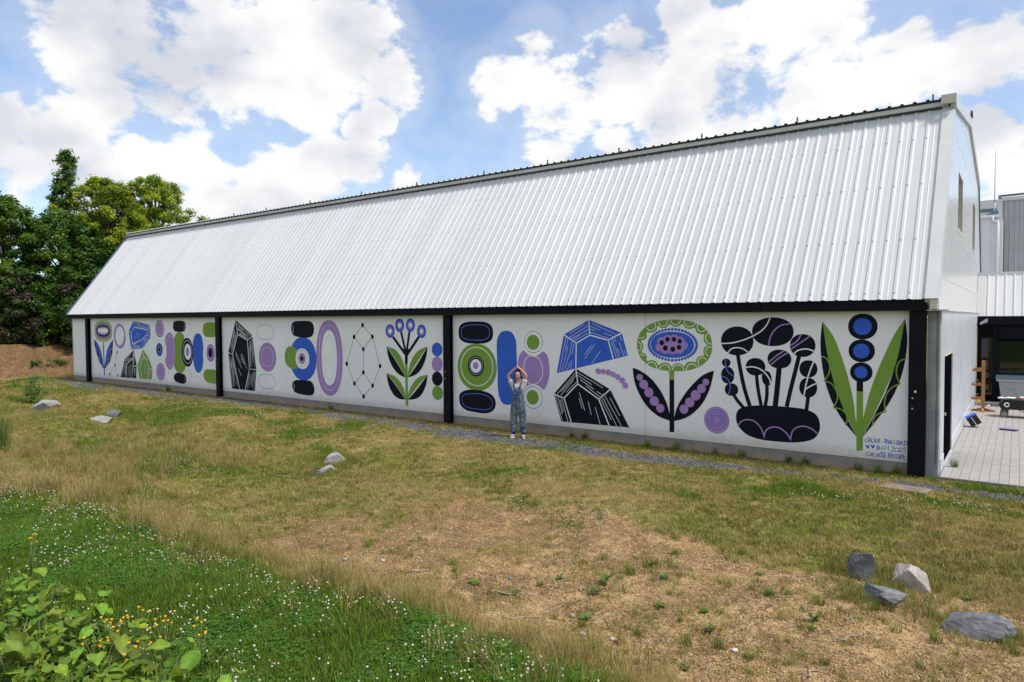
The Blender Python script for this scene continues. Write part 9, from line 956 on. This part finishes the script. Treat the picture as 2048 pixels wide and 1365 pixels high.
mead_src = source([blades(22, .055, .085, .0055, .7, [mt['meadow'], mt['straw']], s + 10) for s in range(3)] + [blades(22, .05, .085, .0055, .8, [mt['straw'], mt['tan']], s + 20) for s in range(3)] + [blades(22, .06, .08, .006, .6, [mt['lush'], mt['meadow']], s + 30) for s in range(2)], 'meadow_tuft')
frin_src = source([blades(26, .26, .09, .0042, .45, [mt['tan'], mt['straw']], s + 40, seedhead=True) for s in range(3)] + [blades(24, .2, .09, .0045, .45, [mt['meadow'], mt['tan']], s + 50, seedhead=True) for s in range(2)], 'fringe_tuft')
lawn, mead, frin, clov, dots = [], [], [], [], []
for _ in range(62000):                               # near lawn
    x, y = R.uniform(-22, -1.5), R.uniform(-14.2, -10.0)
    if not visible(x, y): continue
    z = zone(x, y)
    if R.random() < z[0] * (1.2 if x > -10 else .55): lawn.append((x, y, terr(x, y) - .01, R.uniform(0, 6.28), R.uniform(.6, 1.3) * (1 + .8 * fbm(x, y, 1.4, 2.2)), R.choice((0, 1, 2, 3, 4, 5)) if fbm(x, y, 1.1, 8.8) > 0 else R.choice((0, 1, 2, 3, 3)), R.gauss(0, .16)))
n_ = 0
while n_ < 150000:                                   # whole meadow, thinning with distance
    n_ += 1
    x = 1.1 - 43.5 * R.random() ** 1.6; y = R.uniform(-11.0, -.06)
    if not visible(x, y): continue
    z = zone(x, y); dist = math.hypot(x, y + 15)
    f = fbm(x, y, 1.1, 5.5)
    keep = (1 - sst(.12, .85, z[1] + .25 * f)) * (1 - .9 * z[2]) * (.62 + .9 * max(-.4, min(.4, fbm(x, y, 1.7, 41.0)))); 
    if z[1] > .3 and f > .05: keep = max(keep, .16)
    if x > -1.15 and y > -.12: continue
    if R.random() > keep: continue
    g = .56 - .6 * (z[3] - .5) + f * 1.5 + z[0] * 1.2
    vi = R.choice((6, 7)) if z[0] > .5 and R.random() < .8 else (R.randrange(3) if R.random() < g else 3 + R.randrange(3))
    mead.append((x, y, terr(x, y) - .006, R.uniform(0, 6.28), R.uniform(.45, 1.15) * (1 + dist * .010), vi, R.gauss(0, .2)))
for _ in range(15000):                               # tall dry fringe below the lawn edge, and the rank grass at left
    if R.random() < .62: x = -1.5 - 26 * R.random() ** 1.3; y = -9.85 + R.gauss(0, .42) + .25 * fbm(x, 0, .6, 2)
    else: x = R.uniform(-30, -12.5); y = R.gauss(-7.6, 1.5)
    if not visible(x, y) or y > -3.4: continue
    if y > -9.2 and fbm(x, y, .5, 8) < .02: continue
    if y < -9.2 and fbm(x, y, 1.2, 18) < -.10: continue
    if x > -6 and R.random() < .5: continue
    vi = R.randrange(3) if fbm(x, y, .8, 6.6) + R.gauss(0, .15) < .0 else 3 + R.randrange(2)
    frin.append((x, y, terr(x, y) - .01, R.uniform(0, 6.28), R.uniform(.35, 1.1) * (1 + .7 * fbm(x, y, 1.5, 81.0)), vi, R.gauss(0, .25)))
for rk in RK[:4] + RK[4:6]:
    for _ in range(130): 
        a = R.uniform(0, 6.28); q = R.uniform(.2, .5); x, y = rk[0] + q * math.cos(a), rk[1] + q * math.sin(a)
        if y > rk[1] - .12 or R.random() < .5: frin.append((x, y, terr(x, y) - .01, R.uniform(0, 6.28), R.uniform(.35, .8), 3 + R.randrange(2), R.gauss(0, .2)))
scatter('lawn_grass', lawn, lawn_src, 'lush green clover lawn grass in the lower left corner', 'grass')
scatter('meadow_grass', mead, mead_src, 'short patchy green and straw coloured grass across the meadow', 'grass')
scatter('tall_dry_grass', frin, frin_src, 'taller dry grass with seed heads along the lawn edge', 'grass')
# clover heads
mb = MB(); mb.ell((0, 0, .105), (.0085, .0085, .0075), 7, 5); mb.tube([(0, 0, 0), (0, 0, .1)], .0012, 3, 1); cl1 = mb.mesh('clover', [mt['clover'], mt['stem']])
mb = MB(); mb.ell((.01, 0, .085), (.0095, .0085, .0085), 7, 5); mb.tube([(0, 0, 0), (.01, 0, .08)], .0012, 3, 1); cl2 = mb.mesh('clover', [mt['clover'], mt['stem']])
mb = MB(); mb.ell((0, 0, .13), (.011, .011, .005), 7, 4); mb.tube([(0, 0, 0), (0, 0, .125)], .0012, 3, 1); cl3 = mb.mesh('hawkbit', [mt['petal'], mt['stem']])
cl_src = source([cl1, cl2, cl3], 'clover_head')
for _ in range(14500):
    x, y = R.uniform(-19, -1.5), R.uniform(-14, -10.1)
    if not visible(x, y): continue
    z = zone(x, y); f = fbm(x, y, 1.0, 1.5) 
    if z[0] > .5 and R.random() < .30 + f * 1.5 + .35 * sst(-10.9, -10.4, y): clov.append((x, y, terr(x, y), R.uniform(0, 6.28), R.uniform(.5, 1.25), 2 if R.random() < .008 else R.randrange(2), R.gauss(0, .12)))
for (p, r_) in PL['CLV']:
    for _ in range(int(150 * r_)):
        x, y = R.gauss(p[0], r_ * .55), R.gauss(p[1], r_ * .3)
        if y < -.5 and zone(x, y)[0] > .35 and fbm(x, y, 1.6, 4.4) > -.05: clov.append((x, y, terr(x, y) - .03, R.uniform(0, 6.28), R.uniform(.6, 1.2), 2 if R.random() < .02 else R.randrange(2), 0))
scatter('clover_flowers', clov, cl_src, 'white clover flower heads scattered over the green lawn', 'clover')
# loose gravel
mb = MB(); mb.ell((0, 0, 0), (1, .8, .55), 6, 4); g1 = mb.mesh('stone', mt['gstone']); 
for p_ in g1.polygons: p_.use_smooth = False
grv = []
while len(grv) < 19000:
    x = 1.0 - 36 * R.random() ** 1.7; y = R.uniform(-3.0, -.05); z = zone(x, y)
    if R.random() < z[2] * .9 and not (x > -1.15 and y > -.1): grv.append((x, y, terr(x, y) + .004, R.uniform(0, 6.28), R.uniform(.009, .028), 0, R.gauss(0, .5)))
scatter('gravel', grv, source([g1], 'gravel_stone'), 'grey stone chippings along the foot of the mural wall', 'gravel')
# crumbs of soil and litter on the bare ground
mb = MB(); mb.ell((0, 0, 0), (1, .8, .6), 6, 4); g2 = mb.mesh('crumb', M_('soil_crumb', (.40, .27, .135), .95, objvar=.35))
mb = MB(); mb.add([(-.04, 0, 0), (0, .004, .012), (.045, 0, 0), (0, -.004, .012)], [(0, 1, 2, 3)]); g3 = mb.mesh('litter', M_('dead_litter', (.17, .11, .065), .95, objvar=.5))
crm = []
while len(crm) < 22000:
    x = 1.0 - 13 * R.random() ** 1.3; y = R.uniform(-9.9, -4.5); z = zone(x, y)
    if R.random() < z[1]:
        if R.random() < .45: crm.append((x, y, terr(x, y) + .002, R.uniform(0, 6.28), R.uniform(.006, .018), 0, R.gauss(0, .5)))
        elif fbm(x, y, 1.3, 7.7) > -.12: crm.append((x, y, terr(x, y) + .006, R.uniform(0, 6.28), R.uniform(.5, 1.4), 1, R.gauss(0, .3)))
scatter('soil_litter', crm, source([g2, g3], 'litter'), 'crumbs of sandy soil and dead litter on the bare ground', 'soil')

# countable tufts and weeds on the bare soil
tm = [blades(60, .13, .055, .0042, .6, [mt['meadow'], mt['lush']], 70 + i, hv=.5) for i in range(3)] + [blades(60, .16, .06, .004, .5, [mt['tan'], mt['meadow']], 80 + i, hv=.5) for i in range(2)]
big_idx = (0, 5, 8, 9, 15)
for i, p in enumerate(PL['TUFT']):
    k_ = i % 5; g = k_ < 3
    o = link('grass_tuft', tm[k_], None, (p[0], p[1], terr(*p) - .005), label='small fresh green grass tuft on the bare sandy soil' if g else 'small straw tinged grass tuft on the bare sandy soil', cat='grass tuft', group='green grass tufts on the bare soil' if g else 'straw tinged grass tufts on the bare soil')
    s = R.uniform(.55, 1.15) * (1.3 if i in big_idx else 1); o.scale = (s, s, s * R.uniform(.7, 1.1)); o.rotation_euler.z = R.uniform(0, 6.28)
def weed_mesh(seed, n=11, ln=.075, wd=.022, rise=.5):
    rnd = random.Random(seed); mb = MB()
    for i in range(n):
        a = i * 2.4 + rnd.uniform(-.3, .3); l = ln * rnd.uniform(.7, 1.2); w_ = wd * rnd.uniform(.7, 1.2); e = rise * rnd.uniform(.3, 1.3); b0 = rnd.uniform(0, .03)
        c, s = math.cos(a), math.sin(a)
        def P(u, v, h): return (c * u - s * v, s * u + c * v, h + b0)
        mb.add([P(0, 0, 0), P(l * .45, w_, l * e * .6), P(l * .5, 0, l * e * .5), P(l * .45, -w_, l * e * .6), P(l, 0, l * e * .7)], [(0, 2, 1), (0, 3, 2), (1, 2, 4), (2, 3, 4)])
    return mb.mesh('rosette', mt['weed'])
wm = [weed_mesh(i, 9 + i, .08, .02, .3 + .25 * i) for i in range(4)]
for i, p in enumerate(PL['WEED']):
    o = link('weed', wm[i % 4], None, (p[0], p[1], terr(*p)), label='small broad-leaved green weed rosette on open ground', cat='weed', group='small weed rosettes on open ground')
    s = R.uniform(.7, 1.25); o.scale = (s, s, s); o.rotation_euler.z = R.uniform(0, 6.28)
wl = ['green weed below the painted signature', 'green weed clump at the plinth under the planter painting', 'low weed against the plinth under the black planter', 'small weed at the plinth left of the planter painting', 'small weed at plinth below the lilac disc', 'tall wispy weed at the plinth right of the black crystal', 'leafy weed clump at the plinth below the black crystal', 'weed at the plinth joint under the big flower', 'weed at the plinth under the big flower stem', 'small weed at plinth below the lilac hoop', 'small weed at plinth of the leftmost mural bay', 'grassy weed beside the end column', 'dandelion-like weed growing from the pavers by the side wall', 'grass clump at foot of the black end column']
for i, p in enumerate(PL['WALLWEED']):
    x, y = p; 
    if i != 12: y = -.10; z = terr(x, y)
    else: x, y, z = -.98, 1.1, -.135
    e = empty('wall_weed', (x, y, z), label=wl[i], cat='weed'); s = R.uniform(1.0, 1.5); e.scale = (s, s * .8, s * 1.1)
    link('leaf_rosette', wm[(i + 1) % 4], e); o = link('grass_blades', tm[i % 3], e); o.scale = (1.2, .9, 1.1)
mb = MB(); mb.tube([(0, 0, 0), (.01, 0, .28)], .002, 4, 1); mb.ell((.01, 0, .285), (.018, .018, .01), 8, 5); mb.build('dandelion', [mt['petal'], mt['stem']], None, (-2.55, -.12, -.2), label='single yellow dandelion against the plinth near the signature', cat='flower')
# shrub at far left, rank dark clump at the left edge
def leaf_cloud(name, centers, per, rad_, lsize, mats, parent, seed, weights=None, droop=.0):
    """many small leaf quads gathered in clumps"""
    rs = np.random.RandomState(seed); C_ = np.array([c[:3] for c in centers]); CR = np.array([c[3] for c in centers]) if len(centers[0]) > 3 else np.full(len(C_), rad_)
    n = len(C_) * per; idx = np.repeat(np.arange(len(C_)), per)
    d = rs.normal(size=(n, 3)); d /= np.linalg.norm(d, axis=1)[:, None]; rr_ = rs.random(n) ** .6 * rs.uniform(.7, 1.25, n)
    pos = C_[idx] + d * (rr_ * CR[idx])[:, None] * np.array([1, 1, .75])
    nrm = d * .6 + rs.normal(size=(n, 3)) * .55 + np.array([0, 0, .55]); nrm /= np.linalg.norm(nrm, axis=1)[:, None]
    t = np.cross(nrm, rs.normal(size=(n, 3))); t /= np.linalg.norm(t, axis=1)[:, None]; b = np.cross(nrm, t)
    s = lsize * rs.uniform(.6, 1.3, n)[:, None]
    v = np.stack([pos - t * s, pos - b * s * .45 + nrm * s * .1, pos + t * s, pos + b * s * .45 + nrm * s * .1], axis=1).reshape(-1, 3)
    me = bpy.data.meshes.new(name); me.vertices.add(n * 4); me.vertices.foreach_set('co', v.astype(np.float32).ravel())
    me.loops.add(n * 4); me.loops.foreach_set('vertex_index', np.arange(n * 4, dtype=np.int32)); me.polygons.add(n)
    me.polygons.foreach_set('loop_start', np.arange(n, dtype=np.int32) * 4); me.polygons.foreach_set('loop_total', np.full(n, 4, dtype=np.int32))
    for m in mats: me.materials.append(m)
    cm = rs.choice(len(mats), size=len(C_), p=weights); mi = np.where(rs.random(n) < .8, cm[idx], rs.choice(len(mats), size=n, p=weights))
    me.polygons.foreach_set('material_index', mi.astype(np.int32)); me.update(calc_edges=True)
    return link(name, me, parent)
def tree(loc, h, w_, label, mats, seed, lsize=.09, base=.12, ncl=120, per=230, weights=None, shape='round', trunk=.16, clr=.62, group=None):
    rs = random.Random(seed); gz = terr(loc[0], loc[1]) - .1
    e = empty('broadleaf_tree', (loc[0], loc[1], gz), label=label, cat='tree')
    if group: e['group'] = group
    cs = []; tries = 0
    while len(cs) < ncl and tries < 20000:
        tries += 1; u = rs.random(); z = h * (base + (1 - base) * u)
        if shape == 'round': pr_ = math.sin(math.pi * min(1, .12 + .86 * u)) ** .55
        elif shape == 'tall': pr_ = (1 - u) ** .6 * .9 + .12
        else: pr_ = 1.0 if u < .75 else (1 - (u - .75) / .25) ** .5
        a = rs.uniform(0, math.tau); q = rs.random() ** .35
        lobes = 1 + .22 * math.sin(a * 3 + seed) + .15 * math.sin(a * 5 + z * 1.3 + seed)
        r_ = w_ * pr_ * q * lobes; cs.append((r_ * math.cos(a), r_ * math.sin(a), z, clr * rs.uniform(.6, 1.25)))
    mb = MB(); mb.tube([(0, 0, 0), (.1, 0, h * .35), (-.1, .1, h * .65), (0, 0, h * .93)], [trunk, trunk * .8, trunk * .45, .03], 9); mb.build('trunk', mt['bark'], e)
    mb = MB()
    for c in cs[::3]:
        z0 = max(.4, c[2] * .75 - .3); mb.tube([(0, 0, z0), (c[0] * .5, c[1] * .5, (z0 + c[2]) / 2 + .1), (c[0] * .97, c[1] * .97, c[2])], [trunk * .35 * (1 - z0 / h * .6), trunk * .2, .012], 5, caps=False)
    mb.build('limbs', mt['bark'], e)
    leaf_cloud('crown', cs, per, .6, lsize, mats, e, seed, weights)
    return e
D_, Mi, Li, Bl, Pu = mt['t_dark'], mt['t_mid'], mt['t_lime'], mt['t_blue'], mt['t_purple']
tree((-50.5, 4.1), 12.5, 1.55, 'tall slim dark tree rising highest at the left', [Bl, Mi], 1, .10, .1, 170, 100, [.7, .3], 'tall', .2, .34)
tree((-48.5, 5.6), 10.6, 2.8, 'lime green feathery tree, tallest of the bright ones in the middle', [Li, Mi], 2, .085, .3, 300, 170, [.55, .45], 'round', .17, .40)
tree((-48.0, 8.6), 11.2, 3.0, 'bright green tree directly behind the far end of the roof', [Li, Mi], 3, .085, .2, 320, 170, [.55, .45], 'round', .17, .42)
tree((-49.2, 7.0), 10.2, 2.0, 'narrow lime green tree squeezed between the two bright ones', [Li, Mi], 22, .085, .35, 170, 150, [.7, .3], 'round', .12, .38)
tree((-47.6, 2.6), 8.0, 2.3, 'dark green dense tree at the far left above the earth bank', [D_, Mi], 4, .11, .0, 260, 180, [.6, .4], 'hedge', .2, .5)
tree((-47.6, -.4), 8.6, 2.2, 'mid green tree cut by the left picture edge', [Mi, D_], 5, .11, .0, 260, 170, [.55, .45], 'round', .2, .48)
tree((-46.9, 4.6), 6.3, 1.9, 'dark leafy tree in front of the lime one beside the warehouse end', [D_], 6, .12, .0, 170, 230, None, 'hedge', .15, .6)
tree((-46.9, 7.0), 6.0, 1.9, 'dark low tree half hidden by the warehouse end', [D_, Mi], 16, .12, .0, 140, 210, [.7, .3], 'hedge', .15, .6)
tree((-46.2, -.05), 4.2, 1.5, 'copper purple leaved tree at the left edge of the bank', [Pu, D_], 7, .10, .05, 110, 230, [.65, .35], 'round', .12, .5)
tree((-45.9, 2.2), 3.6, 1.5, 'low dark hedge tree on top of the earth bank', [D_, Pu], 8, .10, .0, 110, 220, [.75, .25], 'hedge', .1, .5)
tree((-45.6, 4.9), 3.6, 1.3, 'young light green tree close to the warehouse corner', [Mi, Li], 9, .085, .1, 80, 200, [.6, .4], 'round', .08, .42)
tree((-52, -3.2), 8.5, 2.8, 'broad dark tree behind the others at the left edge', [D_, Mi], 10, .13, .0, 130, 210, [.7, .3], 'round', .2, .7)
tree((-53.5, 8.0), 9.0, 3.2, 'dark backing tree deep behind the lime ones', [D_], 12, .14, .0, 150, 200, None, 'round', .2, .8)
tree((-45.5, 10.9), 8.4, 1.5, 'thin-topped tree peeping over the roof edge', [Mi, Li], 13, .085, .2, 80, 60, [.6, .4], 'tall', .1, .35)
for i, (bx0, by0, s) in enumerate(((-43.9, .7, .5), (-43.3, 1.8, .28), (-43.4, -.4, .3), (-45.4, 1.2, .5), (-42.9, 2.3, .3))):
    z0 = terr(bx0, by0); lb = ['dark green weed patch high on the brown earth bank', 'small weed low on the bank near the warehouse corner', 'small green weed low on the bank at left', 'leafy patch along the top of the earth bank', 'little weed at the bank foot beside the wall'][i]
    e = empty('bank_weed', (bx0, by0, z0), label=lb, cat='weed'); leaf_cloud('foliage', [(R.gauss(0, s * .6), R.gauss(0, s * .6), .05 + R.random() * s * .5, s * .5) for _ in range(9)], 50, .3, .05, [mt['weed'], D_], e, 90 + i)
sp = PL['SHRUB']; e = empty('shrub', (sp[0], sp[1], terr(*sp)), label='small grey green shrub beside the beige boulder at far left', cat='shrub')
leaf_cloud('foliage', [(R.gauss(0, .28), R.gauss(0, .28), .15 + R.random() * .9, .22) for _ in range(26)], 80, .3, .035, [mt['weed'], Bl], e, 77); mb = MB(); mb.tube([(0, 0, 0), (0, 0, .7)], .02, 5); mb.build('stem', mt['bark'], e)
dp = (-19.6, -9.3); e = empty('grass_clump', (dp[0], dp[1], terr(*dp)), label='tall dark grass clump cut by the left picture edge', cat='grass clump')
link('blade_cluster', blades(420, .95, .30, .008, .35, [mt['weed'], mt['tan']], 123), e)
# broad-leaved plants in the lower left corner
def big_leaf(seed):
    rnd = random.Random(seed); mb = MB(); L_, Wd = .15, .062; n = 7; vs = []
    for i in range(n + 1):
        u = i / n; w_ = Wd * (math.sin(math.pi * min(1, (u * .93 + .07)) ** .72)) * (1.05 if u < .9 else .5); w_ = max(w_, 0.0)
        dz = -.035 * u * u * (1 + .4 * rnd.random()); x_ = L_ * u - (.012 if i == 0 else 0)
        wav = .006 * math.sin(u * 9 + seed)
        vs += [(x_ - (.016 if i == 0 else 0), w_, dz + .30 * w_ + wav), (x_, 0, dz), (x_ - (.016 if i == 0 else 0), -w_, dz + .30 * w_ - wav)]
    fs = []
    for i in range(n): a = i * 3; fs += [(a, a + 1, a + 4, a + 3), (a + 1, a + 2, a + 5, a + 4)]
    mb.add(vs, fs, 0, True); mb.tube([(-.05, 0, -.01), (0, 0, 0)], .0022, 4, 1); return mb.mesh('leaf', [mt['bigleaf'], mt['stem']])
lv = [big_leaf(s) for s in range(5)]
ordw = ['highest', 'second', 'third', 'fourth', 'fifth', 'sixth', 'seventh']
for i, p in enumerate(PL['LEAFY']):
    z0 = terr(p[0], p[1])
    e = empty('broad_leaved_plant', (p[0], p[1], z0), label='broad-leaved light green plant in the dense clump in the lower left corner', cat='plant', group='broad-leaved plants in the lower left corner')
    ht = R.uniform(.38, .52); st = MB()
    for q in range(3):
        a = R.uniform(0, 6.28); st.tube([(.02 * math.cos(a), .02 * math.sin(a), 0), (.10 * math.cos(a), .10 * math.sin(a), ht * .55), (.16 * math.cos(a), .16 * math.sin(a), ht * .9)], [.006, .005, .003], 5)
    st.build('stem', mt['stem'], e)
    mass = leaf_cloud('small_leaves', [(R.gauss(0, .11), R.gauss(0, .11), R.uniform(.05, ht * .8), .12) for _ in range(12)], 14, .12, .035, [mt['bigleaf'], mt['weed']], e, 300 + i); mass['kind'] = 'stuff'
    for q in range(15):
        a = R.uniform(0, 6.28); rr_ = .24 * math.sqrt(R.random()); hh = ht * (1 - .7 * R.random() ** 1.5) 
        o = link('leaf', R.choice(lv), e, (rr_ * math.cos(a), rr_ * math.sin(a), hh)); s = R.uniform(.6, 1.1); o.scale = (s, s * R.uniform(.8, 1.1), s)
        o.rotation_euler = (R.gauss(0, .35), R.gauss(.15, .35), R.uniform(0, 6.28))
for i, p in enumerate(PL['YELLOW']):
    e = empty('yellow_wildflower', (p[0], p[1], terr(*p)), label='branching yellow hawkbit in bloom between the broad leaves and the clover' if i < 8 else 'lone yellow hawkbit in the clover lawn at left', cat='wildflower', group='yellow hawkbits beside the broad leaves' if i < 8 else None)
    mb = MB(); tips = []
    for q in range(6):
        a = R.uniform(0, 6.28); r_ = R.uniform(.03, .14); tp = (r_ * math.cos(a), r_ * math.sin(a), R.uniform(.36, .52)); tips.append(tp); mb.tube([(0, 0, 0), (tp[0] * .3, tp[1] * .3, tp[2] * .55), tp], [.0035, .0028, .0018], 4)
    mb.build('stem', mt['stem'], e)
    for tp in tips:
        mb = MB(); mb.ell((0, 0, 0), (.008, .008, .008), 8, 5)
        for q in range(8):
            a = q * math.tau / 8; mb.add([(0, 0, .004), (.011 * math.cos(a - .25), .011 * math.sin(a - .25), .009), (.014 * math.cos(a), .014 * math.sin(a), .010), (.011 * math.cos(a + .25), .011 * math.sin(a + .25), .009)], [(0, 1, 2, 3)])
        mb.build('flower_head', mt['petal'], e, tp)
# leafy bank around and behind the viewpoint (it shows in the glazing of the annex)
cs = []
while len(cs) < 420:
    x, y = R.uniform(-16, 8), R.uniform(-21, -15.9)
    if math.hypot(x, y + 15) < 1.3: continue
    cs.append((x, y, terr(x, y) + R.uniform(.1, .5), .4))
o = leaf_cloud('bank_ground_cover', cs, 40, .4, .08, [mt['bigleaf'], mt['weed']], None, 55); prop(o, 'dense leafy ground cover on the bank behind the viewpoint', 'ground cover', kind='stuff')

# every look-alike gets its own label from where it stands among its kind
def rank_labels(group, noun, spots):
    obs = [o for o in SC.objects if o.get('group') == group and not o.parent]
    def pxy(o):
        v = Vector((o.location.x, o.location.y + 15, o.location.z - CAM_H)); d = v.dot(fw); return (v.dot(rt2) / d, v.dot(up2) / d)
    obs.sort(key=lambda o: pxy(o)[1]); nb_ = max(1, min(len(spots), math.ceil(len(obs) / 11))); per = math.ceil(len(obs) / nb_)
    W_ = ['first', 'second', 'third', 'fourth', 'fifth', 'sixth', 'seventh', 'eighth', 'ninth', 'tenth', 'eleventh', 'twelfth', 'thirteenth']
    for b in range(nb_):
        row = sorted(obs[b * per:(b + 1) * per], key=lambda o: pxy(o)[0])
        for i, o in enumerate(row): o['label'] = '%s from left of the %s %s' % (W_[i], noun, spots[b])
rank_labels('green grass tufts on the bare soil', 'green grass tufts', ['lowest on the bare soil', 'halfway up the bare soil', 'farthest on the bare soil'])
rank_labels('straw tinged grass tufts on the bare soil', 'straw tinged grass tufts', ['on the nearer half of the soil', 'on the farther half of the soil'])
rank_labels('small weed rosettes on open ground', 'small green weed rosettes', ['nearest the bottom edge', 'halfway up the bare ground', 'farthest up the open ground'])
rank_labels('small loose stones on the bare soil', 'small loose stones', ['on the bare soil'])
rank_labels('broad-leaved plants in the lower left corner', 'broad-leaved light green plants', ['along the bottom edge', 'at the top of the corner clump'])
rank_labels('yellow hawkbits beside the broad leaves', 'yellow flowering hawkbits', ['beside the broad leaves'])
